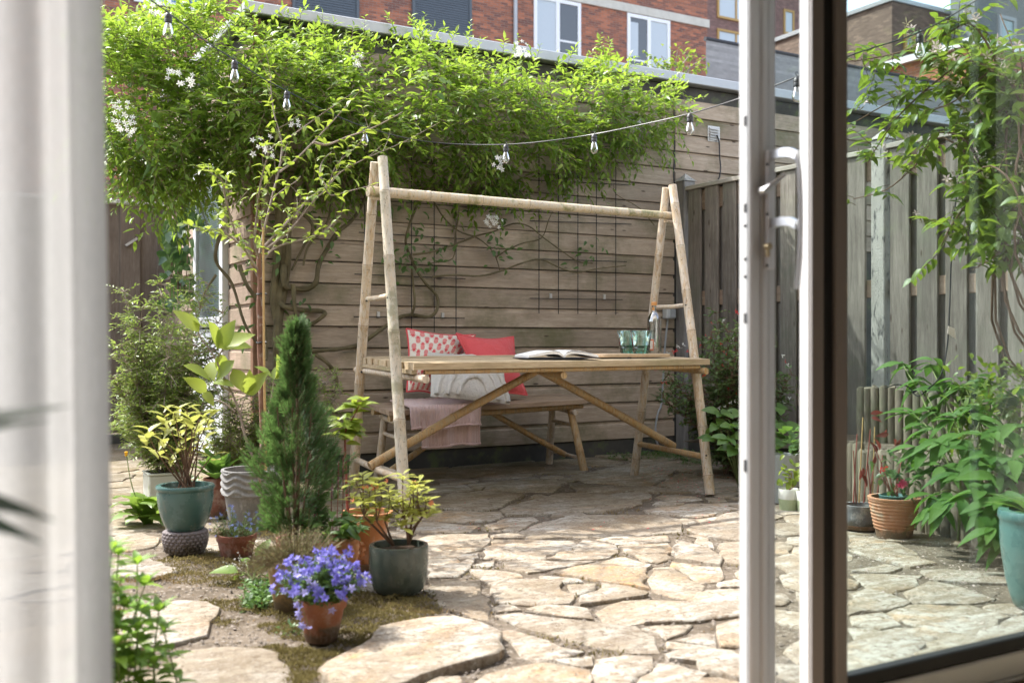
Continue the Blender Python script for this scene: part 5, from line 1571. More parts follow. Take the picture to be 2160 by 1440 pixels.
class Spot: pass
def spot(px, ybase, yrim, wr, wb):
    """place and size of a pot from where its base front, rim and widths are seen"""
    s = Spot(); z = EYE*FPX/(ybase-720); 
    for _ in range(3):
        rb = wb*(z)/FPX; zc = z + rb*0.9; 
    s.c = D(px, 720, zc); s.c.z = 0
    s.zc = zc; s.rr = wr*zc/FPX; s.rb = rb; s.h = EYE - (yrim-720)*zc/FPX
    return s
def pot(t, s, m, prof=None, fn=None, n=40, rim=True, wall=0.012, soil=0.03):
    """prof: list of (fraction of height, radius factor between base and rim radius)"""
    c = s.c; H, R, B = s.h, s.rr, s.rb
    if prof is None: prof = [(0,1.0,0),(0.02,1.0,.02),(.78,0,.9)]
    pr = [(B + (R-B)*k, H*f) for f, k in prof]
    inner = [(R-wall, H), (R-wall*1.3, H-soil*1.5)]
    mb = MB(); mb.lathe(pr + inner, c, n, fn); o = mb.build('pot', m, t, smooth=True)
    mb = MB(); k = 20; vs = [c+Vector((0,0,H-soil+.006))]
    for r_ in (.5, .99):
        for i in range(k):
            a = 2*math.pi*i/k; rr = (R-wall*1.1)*r_
            vs.append(c + Vector((math.cos(a)*rr, math.sin(a)*rr, H-soil+random.uniform(-.004,.006))))
    fs = [(0, 1+i, 1+(i+1) % k) for i in range(k)] + [(1+i, 1+k+i, 1+k+(i+1) % k, 1+(i+1) % k) for i in range(k)]
    mb.add(vs, fs); mb.build('soil', M['peat'], t, smooth=True)
    return o
FLOWERPOT = [(0,.96),(.01,1.0),(.76,.80),(.77,.97),(.79,1.0),(.99,1.06),(1.0,1.04)]
FLOWERPOT = [(0,0.0),(.015,.03),(.75,.72),(.76,.92),(.78,.95),(.985,1.0),(1.0,.98)]
ROUNDPOT = [(0,-.05),(.01,.02),(.12,.28),(.3,.55),(.55,.82),(.80,.96),(.92,.99),(.97,1.0),(1.0,.97)]
BARREL = [(0,-.05),(.012,.1),(.10,.52),(.25,.80),(.45,.96),(.65,1.04),(.88,1.03),(.97,1.02),(1.0,.97)]
ROLLED = [(0,-.05),(.012,.05),(.12,.30),(.28,.56),(.5,.80),(.68,.91),(.82,.94),(.885,.92),(.90,.98),(.93,1.05),(.97,1.05),(1.0,.98)]

TPL = {'o3': leaf_tpl('ovate',3,.48,.35,.28), 'o4': leaf_tpl('ovate',4,.50,.30,.30), 'l3': leaf_tpl('lance',3,.34,.35,.25), 'l2': leaf_tpl('lance',2,.34,.3,.2), 'ob4': leaf_tpl('obovate',4,.46,.3,.22),
       'l5': leaf_tpl('lance',5,.36,.35,.35), 'h4': leaf_tpl('heart',4,.85,.15,.2), 'b5': leaf_tpl('ovate',5,.60,.28,.25), 'o2': leaf_tpl('ovate',2,.5,.3,.2), 'thin': leaf_tpl('lance',2,.16,.2,.2)}
def variants(nm, key, m, specs):
    return [tpl_mesh(nm, leaf_tpl(*s), m) for s in specs]
def star(nm, m, npet=5, r=1.0, w=.5, cup=.35, open_=.0):
    vs = [(0,0,0)]; fs = []
    for i in range(npet):
        a = 2*math.pi*i/npet
        for rr, da, z in ((r*.55, -w, cup*.6), (r, 0, cup+open_), (r*.55, w, cup*.6)):
            vs.append((math.cos(a+da)*rr, math.sin(a+da)*rr, z))
        b = 1+3*i; fs += [(0, b, b+1), (0, b+1, b+2)]
    me = bpy.data.meshes.new(nm); me.from_pydata(vs, [], fs); me.materials.append(m); me.update(); return me
def stems(name, paths, m, t, n=6, r0=.004, r1=.002, each=True, kind=None):
    if each:
        for p in paths:
            q = smooth_path(p, 4); mb = MB(); k = len(q)
            mb.tube(q, [r0+(r1-r0)*i/(k-1) for i in range(k)], n); mb.build(name, m, t, smooth=True)
    else:
        mb = MB()
        for p in paths:
            k = len(p); mb.tube(p, [r0+(r1-r0)*i/max(1,k-1) for i in range(k)], n, cap=False)
        o = mb.build(name, m, t, smooth=True)
        if kind: o['kind'] = kind
        return o

# ================================================================== climbing plant on the shed
vine = thing('climbing_plant', 'dense pale green climbing plant with white flower clusters spilling over the shed', 'climber', tuple(W(590, 880, YW-.1)))
tx = [190,240,300,340,380,420,460,500,540,580,620,660,700,740,780,820,860,890,920,960,1000,1050,1090,1120,1160,1200,1240,1270,1310,1350,1390,1420,1450]
ty = [60,75,80,70,50,30,20,25,70,85,75,90,105,115,120,125,100,85,110,120,135,150,135,140,160,165,140,130,150,175,190,200,215]
by = [395,400,405,405,400,390,375,365,352,348,352,366,385,395,395,392,395,400,400,395,398,400,395,385,378,370,350,335,318,300,285,275,240]
NTW = 3000
P_, D_, U_, S_, R_ = [], [], [], [], []
tw = []
rv = random.Random(77)
def vnoise(x, y): return math.sin(x*.021+1.7*math.sin(y*.017)) + math.sin(y*.031+2.1*math.sin(x*.013+1)) + .5*math.sin(x*.07+y*.05)
made = 0
while made < NTW:
    px = rv.uniform(195, 1450) if rv.random() < .78 else rv.uniform(195, 560); t_ = np.interp(px, tx, ty); b_y = np.interp(px, tx, by)
    f = rv.random(); py = t_ + (b_y-t_)*f
    thin = 1.0
    if px > 1230: thin = max(.15, 1 - (px-1230)/230)
    if f > .8: thin *= .75
    if rv.random() > thin: continue
    if vnoise(px, py) < -.7 and rv.random() < .8: continue
    made += 1
    if px < 520:
        Y = rv.uniform(5.75, 6.9) if f < .75 else rv.uniform(5.9, 6.8)
    else:
        bulge = .75*math.sin(math.pi*min(1, .12+f*.95))**.7
        Y = 6.20 - rv.random()**.8*bulge
        if f < .12: Y = rv.uniform(5.95, 6.5)
    p = W(px, py, Y)
    up = 1.0 - 1.5*f
    d = Vector((rv.gauss(0,.6), rv.gauss(-.35,.45), rv.gauss(up*.8,.5)))
    d.normalize()
    L = rv.uniform(.14, .30)
    if f < .10 and rv.random() < .4: L *= 1.25; d = Vector((rv.gauss(.1,.3), rv.gauss(-.1,.25), 1)).normalized()
    side = d.cross(Vector((0,0,1)));
    side = side.normalized() if side.length > .1 else Vector((1,0,0))
    nl = int(L/.021); sag = Vector((0,0,-.35*L))
    path = []
    for k in range(nl+1):
        s = k/nl; q = p + d*L*s + sag*s*s
        if k % 4 == 0 or k == nl: path.append(q)
        if k == 0: continue
        a = (1 if k % 2 else -1)
        dd = d*.62 + side*a*.8 + Vector((rv.gauss(0,.25), rv.gauss(0,.25), rv.gauss(-.05,.25)))
        if k == nl: dd = d
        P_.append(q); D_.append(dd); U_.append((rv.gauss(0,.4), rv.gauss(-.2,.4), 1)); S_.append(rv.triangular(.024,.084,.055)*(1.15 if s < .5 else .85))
        R_.append(min(1, max(0, .25 + .5*s + rv.gauss(0,.18) + .55*(.45-f))))  # paler leaf colour towards the top: sunlight painted into the foliage
    tw.append(path)
# a few tall shoots above the mass
for (x0, y0, x1, y1) in ((890,100,896,30),(895,110,905,55),(985,120,992,45),(1080,140,1092,75),(1255,140,1268,72),(1270,150,1290,90),(1310,160,1340,120),(440,40,452,-15),(330,80,300,25),(240,90,232,20),(760,115,770,35),(720,120,712,70),(1400,200,1445,165),(1120,150,1140,95),(1000,130,1010,90),(640,90,620,35),(1290,260,1400,355),(1330,240,1440,190),(1290,290,1420,320),(1380,230,1440,240),(1260,330,1360,350)):
    a, b = W(x0, y0, 6.05), W(x1, y1, 5.95); d = b-a; L = d.length; d.normalize(); side = d.cross(Vector((0,-1,.2))).normalized()
    nl = int(L/.017); path = [a, a+(b-a)*.5+side*.01, b]; tw.append(path)
    for k in range(1, nl+1):
        s = k/nl; q = a + (b-a)*s; sg = 1 if k % 2 else -1
        P_.append(q); D_.append(d*.8+side*sg*.7+Vector((0,rv.gauss(-.1,.3),0))); U_.append((rv.gauss(0,.3),-.3,1)); S_.append(rv.uniform(.034,.056)*(1.2-.5*s)); R_.append(.7+.3*rv.random())
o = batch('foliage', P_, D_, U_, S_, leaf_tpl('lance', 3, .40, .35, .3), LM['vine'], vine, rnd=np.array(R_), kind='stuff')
stems('twigs', tw, BK['thin'], vine, 3, .0022, .0010, each=False, kind='stuff')
def wallpath(pts, Y): return [W(x, y, Y - .035*math.sin(i*1.9)) for i, (x, y) in enumerate(pts)]
thick = [([(606,390),(600,470),(598,560),(588,640),(584,720),(580,800),(568,880)],.034),([(592,400),(588,500),(583,560),(578,650),(596,730),(586,800),(574,880)],.030),([(612,400),(607,500),(605,580),(590,680),(592,760),(578,860)],.026),
 ([(598,560),(600,600),(618,608),(650,609),(667,594),(672,560),(690,525),(712,490),(745,462),(770,420)],.020),([(618,600),(622,650),(630,690),(640,715)],.016),([(592,640),(604,648),(640,654),(678,656),(684,664),(660,682),(640,688),(645,702),(655,730),(662,745)],.017),
 ([(662,745),(690,765),(708,790),(710,815),(700,840),(690,850)],.013),([(655,740),(690,738),(720,735),(760,726),(790,705),(838,672),(866,664),(905,668),(922,652),(922,625),(900,600),(880,572),(868,545),(856,515),(862,480),(880,430),(886,390)],.014),
 ([(868,664),(875,640),(872,600),(868,560)],.010),([(505,560),(520,600),(545,640),(560,700),(562,760)],.014),([(470,480),(455,530),(460,560),(490,600),(515,680),(540,720),(560,735)],.012),([(455,580),(430,620),(420,660)],.008),
 ([(912,584),(957,580),(1012,582),(1055,572),(1095,557),(1130,547),(1150,550),(1182,565),(1217,575),(1258,567),(1320,560)],.007),([(870,537),(907,532),(955,517),(1007,497),(1037,490),(1082,472),(1115,477),(1145,500),(1182,527),(1220,552),(1250,555)],.007),
 ([(915,425),(937,460),(967,487),(1007,502),(1030,520),(1045,540),(1055,572)],.006),([(1047,542),(1070,527),(1105,512),(1142,502),(1157,465),(1165,447)],.005),([(960,390),(968,440),(960,500),(955,545),(910,555)],.006),([(640,450),(660,480),(640,520),(615,570)],.012),([(700,420),(690,470),(650,520),(640,560)],.010),([(1380,475),(1350,440),(1300,410),(1295,390)],.004)]
for pts, r in thick:
    q = smooth_path(wallpath(pts, YW-.085 if pts[0][0] > 520 else YW-.15), 4); k = len(q); mb = MB()
    mb.tube(q, [r*(1-.45*i/k)*(1+.08*math.sin(i*1.3)) for i in range(k)], 8); mb.build('stem', BK['vine'], vine, smooth=True)
wl = [(1040,490),(1050,530),(1070,532),(1220,545),(1236,540),(880,480),(860,520),(872,560),(850,540),(920,520),(900,560),(1000,440),(840,430),(1080,440),(650,430),(700,520),(560,480),(640,640),(580,560),(940,530),(850,560),(530,620),(500,700),(520,560)]
P_, D_, U_, S_ = [], [], [], []
for x, y in wl:
    for k in range(9):
        P_.append(W(x+rv.gauss(0,16), y+rv.gauss(0,14), YW-.1+rv.gauss(0,.03))); D_.append((rv.gauss(0,1), -.3, rv.gauss(-.3,.6))); U_.append((rv.gauss(0,.3),-.7,.7)); S_.append(rv.uniform(.035,.06))
o = batch('wall_leaves', P_, D_, U_, S_, TPL['o3'], LM['green'], vine, kind='stuff')
stf = star('flower', PM['white'], 5, 1.0, .42, .25)
for x, y, Y, n_ in ((1103,108,5.62,18),(262,264,5.55,16),(553,310,5.3,12),(1040,467,5.9,18),(1053,338,5.3,10),(370,165,5.5,9),(253,228,5.5,7),(750,130,5.6,8),(402,165,5.5,5),(618,268,5.3,4),(320,15,5.7,8)):
    c = W(x, y, Y); sc = .055 if n_ > 9 else .04
    for k in range(n_):
        p = c + Vector((rv.uniform(-1,1)*sc, rv.uniform(-.6,.3)*sc, rv.uniform(-1,1)*sc)); d = (p-c)*8 + Vector((0,-1,.2))
        place(stf, 'flower', p, Vector(d).cross(Vector((rv.random(),rv.random(),1))), d, rv.uniform(.014,.021), vine)

# ivy down the shed side, left of the door
ivy = thing('ivy', 'glossy dark green ivy hanging between the gate and the white shed door', 'ivy', tuple(W(375, 620, 7.7)))
iv = variants('leaf', 0, leafmat('ivy_single', (0.028,0.07,0.022), (0.085,0.14,0.05), (0.14,0.26,0.05), .2, .22, attr=False, spec=.6), [('heart',4,.9,.15,.2),('heart',4,1.0,.1,.35),('ovate',4,.75,.2,.3)])
ip = []
for _ in range(190):
    y = rv.uniform(395, 640); x = 378 + rv.gauss(0, 18) + (8 if y < 480 else -4)
    if y > 560: x += rv.uniform(-25, 30)
    q = FX(min(x, 411), y, XL - rv.uniform(-.15, .35)) if False else W(min(x,409), y, rv.uniform(7.3, 7.75))
    place(random.choice(iv), 'leaf', q, (rv.gauss(-.2,.6), -.35, rv.gauss(-.8,.3)), (rv.gauss(-.2,.4), -1, rv.gauss(.5,.3)), rv.uniform(.05,.10), ivy)
stems('stem', [[W(380+rv.gauss(0,12), 390, 7.6), W(378+rv.gauss(0,12), 480, 7.55), W(370+rv.gauss(0,16), 640, 7.5)] for _ in range(7)], BK['brown'], ivy, 5, .005, .003)
# leaves of the same climber around the corner, above the door
# ================================================================== cherry sapling in the grey wave pot
s = spot(531, 1118, 988, 62, 46)
sap = thing('potted_tree', 'young sapling with a reddish trunk and bamboo cane in a grey pot with wavy ridges', 'potted tree', tuple(s.c))
def wavy(a, i, r, z):
    if 6 <= i <= 26:
        w = math.sin((z/s.h)*2*math.pi*8.5 + 2.0*math.sin(a*6) + .5*math.sin(a*11))
        return r + .005*w, z
    return r, z
prof = [(0,-.15),(.01,-.05),(.55,.62),(.56,.66),(.575,.92),(.58,.95)] + [(.59+.385*k/20, .97+.03*k/20) for k in range(21)] + [(.985,1.06),(1.0,1.03)]
pot(sap, s, PT['grey'], prof, wavy, 72, wall=.012, soil=.035)
zt_ = s.zc
def tp(pts, z0=None, dz=0.0): 
    n_ = len(pts); return [D(x, y, (z0 or zt_) + dz*i/max(1,n_-1)) for i, (x, y) in enumerate(pts)]
def tubeobj(name, pts, r0, r1, m, t, n=8, wob=0.0):
    q = smooth_path(pts, 4); k = len(q); mb = MB()
    mb.tube(q, [(r0+(r1-r0)*i/(k-1))*(1+wob*random.gauss(0,1)) for i in range(k)], n); return mb.build(name, m, t, smooth=True)
tubeobj('trunk', tp([(554,990),(555,900),(550,780),(549,690),(547,640),(549,600),(546,560),(547,535)]), .0165, .0105, BK['tree'], sap, 10, .05)
tubeobj('cane', [D(561,992,zt_-.02), D(557,760,zt_-.02), D(555,480,zt_-.02)], .006, .005, BK['cane'], sap, 8)
for y in (620, 722):
    p = D(552, y, zt_); mb = MB(); mb.tube([p+Vector((math.cos(a)*.022, math.sin(a)*.018, .002*math.sin(3*a))) for a in [i*math.pi/8 for i in range(17)]], .0035, 6); mb.build('tie', M['black'], sap, smooth=True)
br = [([(547,540),(556,490),(573,420),(590,350),(594,300),(578,240),(571,180),(572,160)],.35),([(547,545),(537,510),(543,440),(550,385),(563,335),(577,308)],-.3),([(545,572),(528,545),(510,520),(490,502),(470,489),(440,484),(412,488)],-.45),
 ([(508,520),(498,495),(485,455),(475,415),(470,385),(450,368),(428,356)],-.25),([(553,553),(570,530),(600,515),(640,505),(680,490),(706,468)],.35),([(556,522),(590,485),(625,450),(650,420),(685,396),(720,362),(770,335),(850,300),(928,258)],.7),
 ([(560,526),(610,487),(640,450),(665,420),(690,395),(712,345),(760,300),(792,238)],.2),([(573,420),(600,398),(622,384),(634,372)],.1),([(590,362),(620,340),(660,300),(700,258),(762,188)],.3),([(577,308),(610,290),(680,240),(742,198)],-.2),([(548,590),(530,562),(520,550)],.0),([(685,396),(700,412),(740,402),(790,390)],.3),([(660,300),(690,305),(730,290),(790,268),(850,236)],.1),([(690,395),(676,370),(680,340),(700,320)],.1)]
lv = variants('leaf', 0, LM['tree'], [('ovate',4,.52,.3,.35),('ovate',4,.46,.5,.5),('ovate',4,.56,.2,.2)])
nleaf = 0; small = []
for pts, dz in br:
    q = tp(pts, None, dz)
    tubeobj('branch', q, .0065 if len(pts) > 4 else .004, .0017, BK['twig'], sap, 6, .04)
    qq = smooth_path(q, 6); acc = 0; last = qq[0]
    for i in range(1, len(qq)):
        acc += (qq[i]-qq[i-1]).length
        if i % 3 == 0 and 4 < i < len(qq)-3 and len(pts) > 5:      # fine side twigs
            d = ((qq[i]-qq[i-1]).normalized() + Vector((rv.gauss(0,.7), rv.gauss(0,.5), rv.gauss(.45,.4)))).normalized(); L_ = rv.uniform(.05,.16)
            e_ = qq[i]+d*L_; tubeobj('twig', [qq[i], qq[i]+d*L_*.5+rvec(.004), e_], .0018, .001, BK['twig'], sap, 5)
            for f_ in (.55, 1.0):
                for _ in range(2):
                    small.append((qq[i]+d*L_*f_, d*.5+Vector((rv.gauss(0,.9), rv.gauss(-.2,.7), rv.gauss(.05,.35))), (rv.gauss(0,.25), rv.gauss(-.1,.25), 1), rv.uniform(.028,.048)))
        if acc > .055 and i > 3 and nleaf < 298:
            acc = 0
            for _ in range(2):
                d = Vector((rv.gauss(0,1), rv.gauss(-.2,.8), rv.gauss(.05,.35)))
                place(random.choice(lv), 'leaf', qq[i]+rvec(.006), d, (rv.gauss(0,.25), rv.gauss(-.1,.25), 1), rv.uniform(.036,.060), sap); nleaf += 1

batch('small_leaves', [tuple(q[0]) for q in small], [tuple(q[1]) for q in small], [q[2] for q in small], [q[3] for q in small], leaf_tpl('ovate',4,.5,.3,.35), leafmat('sapling_twig_leaf', (0.14,0.22,0.035), (0.22,0.30,0.05), (0.46,0.56,0.06), 0.42), sap, kind='stuff')
# ================================================================== turquoise pot on the hexagon pot, with a yellow green shrub
s = spot(391, 1171, 1116, 44, 34)
hx = thing('plant_pot', 'upturned taupe cement pot covered in hexagon bumps under the turquoise pot', 'pot', tuple(s.c))
H_ = s.h
def hexb(a, i, r, z):
    row = z/H_*7.0; k = 26
    col = a/(2*math.pi)*k + (0.5 if int(row) % 2 else 0)
    fx, fy = abs((col % 1)-.5)*2, abs((row % 1)-.5)*2
    d = max(fx, fy*.9)
    return r + .006*max(0, 1 - d**3)*(1 if .04 < z/H_ < .97 else 0), z
prof = [(0,.0),(.02,.12)] + [(.04+.93*k/42, .12+.95*math.sin(math.pi*(.08+.62*k/42))) for k in range(43)] + [(.985,.85),(1.0,.7)]
mb = MB(); mb.lathe([(s.rb+(s.rr-s.rb)*k, H_*f) for f, k in prof], s.c, 156, hexb); mb.build('pot', PT['taupe'], hx, smooth=True)
s2 = Spot(); s2.c = Vector((s.c.x, s.c.y, H_+.001)); s2.zc = s.zc; s2.rr = 59*s.zc/FPX; s2.rb = 36*s.zc/FPX; s2.h = EYE-(1022-720)*s.zc/FPX - H_
pie = thing('potted_shrub', 'turquoise glazed pot with an upright yellow green shrub, standing on the hexagon pot', 'potted plant', tuple(s2.c))
pot(pie, s2, PT['teal'], ROLLED, None, 44, wall=.018, soil=.02)
pv_ = variants('leaf', 0, LM['pieris'], [('obovate',4,.44,.3,.25),('obovate',4,.40,.45,.4),('lance',4,.42,.3,.2)])
top = [(322,905),(345,925),(368,870),(395,862),(405,880),(425,870),(440,885),(410,905),(378,905),(355,890),(335,950),(372,945),(400,945),(430,930),(448,960),(360,965),(390,920),(420,900),(310,915),(345,870)]
cc = s2.c + Vector((0,0,s2.h-.02))
for x, y in top:
    e = D(x, y, s2.zc + rv.uniform(-.1,.12)); b = cc + Vector((rv.gauss(0,.02), rv.gauss(0,.02), 0))
    tubeobj('stem', [b, b+(e-b)*.5+Vector((rv.gauss(0,.012),0,.01)), e], .0035, .002, BK['brown'], pie, 6)
    for k in range(random.choice((3,4,5))):
        a = k*2.4 + rv.random(); d = Vector((math.cos(a), math.sin(a), rv.uniform(.3,1.2)))
        place(random.choice(pv_), 'leaf', e + Vector((0,0,-.012*k)), d, Vector((-math.cos(a)*.6, -math.sin(a)*.6, 1)), rv.uniform(.06,.09), pie)

# ================================================================== fine leaved shrub in the whitewashed pot
s = spot(348, 1068, 993, 38, 34)
bro = thing('potted_shrub', 'tall airy shrub with tiny leaves in a whitewashed square pot near the gate', 'potted plant', tuple(s.c))
c = s.c; mb = MB(); w = s.rr; h = s.h
mb.bbox(c.x-w, c.y-w, 0, c.x+w, c.y+w, h-.012, .006); mb.bbox(c.x-w-.004, c.y-w-.004, h-.0118, c.x+w+.004, c.y-w+.012, h, .003); mb.bbox(c.x-w-.004, c.y+w-.012, h-.0118, c.x+w+.004, c.y+w+.004, h, .003); mb.bbox(c.x-w-.004, c.y-w+.0125, h-.0118, c.x-w+.012, c.y+w-.0125, h, .003); mb.bbox(c.x+w-.012, c.y-w+.0125, h-.0118, c.x+w+.004, c.y+w-.0125, h, .003)
mb.build('pot', PT['white'], bro)
mb = MB(); mb.box(c.x-w+.013, c.y-w+.013, h-.0119, c.x+w-.013, c.y+w-.013, h-.005); mb.build('soil', M['peat'], bro)
def fineshrub(t, base, tips, m, leafS, n_side, twigm, spread=.1, tpl='l2', step=.02, bend=.0, side_len=.14):
    P, Dd, U, S = [], [], [], []; paths = []
    for e in tips:
        b = base + Vector((rv.gauss(0,.025), rv.gauss(0,.025), 0))
        mid = b + (e-b)*.55 + Vector((rv.gauss(0,.03), rv.gauss(0,.03), bend))
        path = smooth_path([b, mid, e], 7); paths.append(path)
        for i in range(2, len(path)):
            for _ in range(n_side):
                o_ = path[i]; d = Vector((rv.gauss(0,1), rv.gauss(0,1), rv.gauss(.35,.5))).normalized()
                L = rv.uniform(.5,1.1)*side_len*(1-.4*i/len(path)); k = max(2, int(L/step)); paths.append([o_, o_+d*L*.5, o_+d*L+Vector((0,0,-.1*L))])
                sd = d.cross(Vector((0,0,1))).normalized() if abs(d.z) < .95 else Vector((1,0,0))
                for q in range(1, k+1):
                    pp = o_ + d*L*q/k + Vector((0,0,-.1*L*(q/k)**2))
                    for sg in (-1, 1):
                        P.append(pp); Dd.append(d*.7+sd*sg*.8+Vector((0,0,rv.gauss(.1,.4)))); U.append((rv.gauss(0,.5), rv.gauss(0,.5), 1)); S.append(leafS*rv.uniform(.7,1.3))
    batch('foliage', P, Dd, U, S, TPL[tpl], m, t, kind='stuff')
    stems('twigs', paths, twigm, t, 4, .003, .0012, each=False, kind='stuff')
base = c + Vector((0,0,h-.01))
tips = [D(x, y, s.zc + rv.uniform(-.2,.25)) for x, y in ((262,615),(300,650),(340,600),(375,640),(400,590),(440,600),(300,700),(340,690),(380,700),(420,690),(470,660),(250,730),(265,770),(300,760),(340,750),(380,760),(420,750),(455,720),(245,900),(255,850),(300,830),(350,820),(390,830),(430,850),(290,880),(240,800),(400,880),(460,800),(330,860),(360,780))]
fineshrub(bro, base, tips, LM['broom'], .027, 7, BK['twig'], step=.017)
# second airy shrub behind the sapling
b2_ = G(505, 1030)
sp2 = thing('shrub', 'low airy shrub with tiny leaves growing behind the sapling', 'shrub', tuple(b2_))
tips = [D(x, y, 5.35 + rv.uniform(-.15,.2)) for x, y in ((440,880),(470,840),(500,860),(530,820),(560,800),(590,830),(620,790),(650,800),(690,810),(700,790),(660,860),(480,920),(520,900),(560,880),(600,870),(450,940),(600,920),(720,830))]
fineshrub(sp2, b2_, tips, LM['broom'], .024, 7, BK['twig'], step=.018)

# ================================================================== broad leaved branch (young magnolia) beside the sapling
s = spot(505, 1092, 1008, 34, 26)
mag = thing('potted_shrub', 'young shrub with few big soft yellow green leaves on bare dark stems', 'potted plant', tuple(G(548, 1075)))
zz = 4.35
stem_main = tp([(548,1010),(537,975),(520,930),(512,900),(505,870),(490,830),(470,790),(448,745),(425,715),(418,700)], zz)
tubeobj('stem', stem_main, .006, .003, BK['twig'], mag, 7)
tubeobj('stem', [D(548,1010,zz), G(550,1075)+Vector((0,0,-.03))], .0065, .0065, BK['twig'], mag, 7)
for p in ([(496,868),(470,848),(440,840),(430,825)],[(490,828),(465,812),(455,806)],[(505,880),(512,850),(518,835)],[(540,985),(560,900),(572,840),(578,800)],[(455,760),(470,735),(468,720)]):
    tubeobj('branch', tp(p, zz), .004, .002, BK['twig'], mag, 6)
mv_ = variants('leaf', 0, LM['magnolia'], [('ovate',6,.52,.3,.2),('ovate',6,.58,.2,.35),('obovate',6,.55,.35,.15)])
for x, y, dx, dy, L in ((420,700,-34,-36,66),(430,690,-22,-20,55),(458,738,-8,-50,62),(460,735,22,-46,64),(462,745,10,44,52),(465,735,46,-32,70),(468,728,50,-8,60),(448,806,-44,-34,66),(452,806,-10,-44,52),(456,804,26,-36,56),(450,806,40,-6,50),(436,826,-30,-26,52),(430,826,24,30,38),(520,832,-24,-46,60),(522,832,30,-40,66),(524,832,4,-46,55),(578,800,-30,-26,48),(580,800,10,-46,52),(582,798,34,-28,54),(577,800,26,-52,44)):
    a, b = D(x, y, zz), D(x+dx, y+dy, zz + rv.uniform(-.06,.06))
    place(random.choice(mv_), 'leaf', a, b-a, (rv.gauss(0,.35), -.6, .6), L/FPX*zz*1.05, mag)

# ================================================================== brown pot behind, lobelia, conifer, heath, campanula, azalea, salvia
s = spot(458, 1092, 1007, 28, 22)
t = thing('potted_plant', 'dark terracotta pot with broad green leaves half hidden behind the turquoise pot', 'potted plant', tuple(s.c))
pot(t, s, PT['terradark'], FLOWERPOT, None, 32)
gv = variants('leaf', 0, LM['greeno'], [('ovate',5,.5,.3,.4),('lance',5,.4,.4,.5),('ovate',5,.6,.2,.3)])
cc = s.c + Vector((0,0,s.h-.03))
for k in range(34):
    a = rv.uniform(0, 6.28); e = Vector((math.cos(a)*rv.uniform(.2,1), math.sin(a)*rv.uniform(.2,1), rv.uniform(.5,1.3)))
    place(random.choice(gv), 'leaf', cc + e*.05, e, Vector((-e.x,-e.y,1)), rv.uniform(.07,.15), t)

s = spot(499, 1186, 1125, 42, 31)
t = thing('potted_plant', 'small dark terracotta pot of pale blue lobelia next to the hexagon pot', 'potted plant', tuple(s.c))
pot(t, s, PT['terradark'], FLOWERPOT, None, 36, wall=.01, soil=.015)
cc = s.c + Vector((0,0,s.h-.015)); P, Dd, U, S = [], [], [], []; paths = []
lf = star('flower', PM['lob'], 5, 1.0, .35, .15)
for k in range(75):
    a = rv.uniform(0,6.28); r = rv.random()**.6; e = cc + Vector((math.cos(a)*r*.115, math.sin(a)*r*.115, rv.uniform(.03,.13)*(1.1-.5*r))); b = cc + Vector((math.cos(a)*r*.06, math.sin(a)*r*.06, 0))
    paths.append([b, (b+e)/2+Vector((0,0,.01)), e])
    for q in range(12):
        f = rv.uniform(.15,1); P.append(b+(e-b)*f); Dd.append((rv.gauss(0,1),rv.gauss(0,1),rv.gauss(.4,.5))); U.append((rv.gauss(0,.4),rv.gauss(0,.4),1)); S.append(rv.uniform(.012,.022))
    if k < 62: place(lf, 'flower', e, rvec(), Vector((rv.gauss(0,.6), rv.gauss(-.8,.4), .6)), rv.uniform(.006,.010), t)
batch('foliage', P, Dd, U, S, TPL['thin'], LM['salvia'], t, kind='stuff'); stems('stems', paths, BK['green'], t, 3, .001, .0006, each=False, kind='stuff')

# conifer
s = spot(625, 1232, 1132, 42, 34)
con = thing('potted_conifer', 'dark green feathery cone shaped conifer in a pot behind the blue bellflowers', 'conifer', tuple(s.c))
pot(con, s, PT['terradark'], FLOWERPOT, None, 32)
cc = s.c + Vector((0,0,s.h-.03)); ztip = EYE-(676-720)*s.zc/FPX; Hc = ztip - cc.z
tubeobj('trunk', [cc, cc+Vector((.004,0,Hc*.5)), cc+Vector((0,0,Hc*.97))], .008, .002, BK['brown'], con)
for k in range(6):
    a = k*1.05; tubeobj('stem', [cc+Vector((math.cos(a)*.02, math.sin(a)*.02, 0)), cc+Vector((math.cos(a)*.05, math.sin(a)*.05, Hc*.35)), cc+Vector((math.cos(a)*.07, math.sin(a)*.07, Hc*.62))], .005, .002, BK['brown'], con, 6)
P, Dd, U, S, R = [], [], [], [], []; paths = []
for k in range(880):
    f = rv.random()**.9
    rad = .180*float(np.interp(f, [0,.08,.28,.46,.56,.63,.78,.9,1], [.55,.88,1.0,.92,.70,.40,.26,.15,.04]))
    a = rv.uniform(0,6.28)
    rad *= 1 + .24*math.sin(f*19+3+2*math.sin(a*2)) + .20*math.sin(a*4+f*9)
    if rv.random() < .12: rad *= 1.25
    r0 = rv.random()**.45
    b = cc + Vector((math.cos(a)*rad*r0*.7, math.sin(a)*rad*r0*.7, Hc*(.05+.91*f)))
    d = Vector((math.cos(a)*(.9-.5*f), math.sin(a)*(.9-.5*f), rv.uniform(.5,1.1))).normalized(); L = rv.uniform(.035,.065)
    paths.append([b, b+d*L])
    sd = d.cross(Vector((math.cos(a+.8), math.sin(a+.8), .3))).normalized(); nn = d.cross(sd)
    for q in range(11):
        g_ = q/10; pp = b + d*L*g_
        for sg in (-1,1):
            P.append(pp); Dd.append(d*.9+sd*sg*.75+nn*rv.gauss(0,.2)); U.append(tuple(nn+rvec(.2))); S.append(.027*(1.15-.6*g_)*rv.uniform(.8,1.2)); R.append(min(1,max(0,.15+.45*g_+.35*(r0-.5)+rv.gauss(0,.1))))
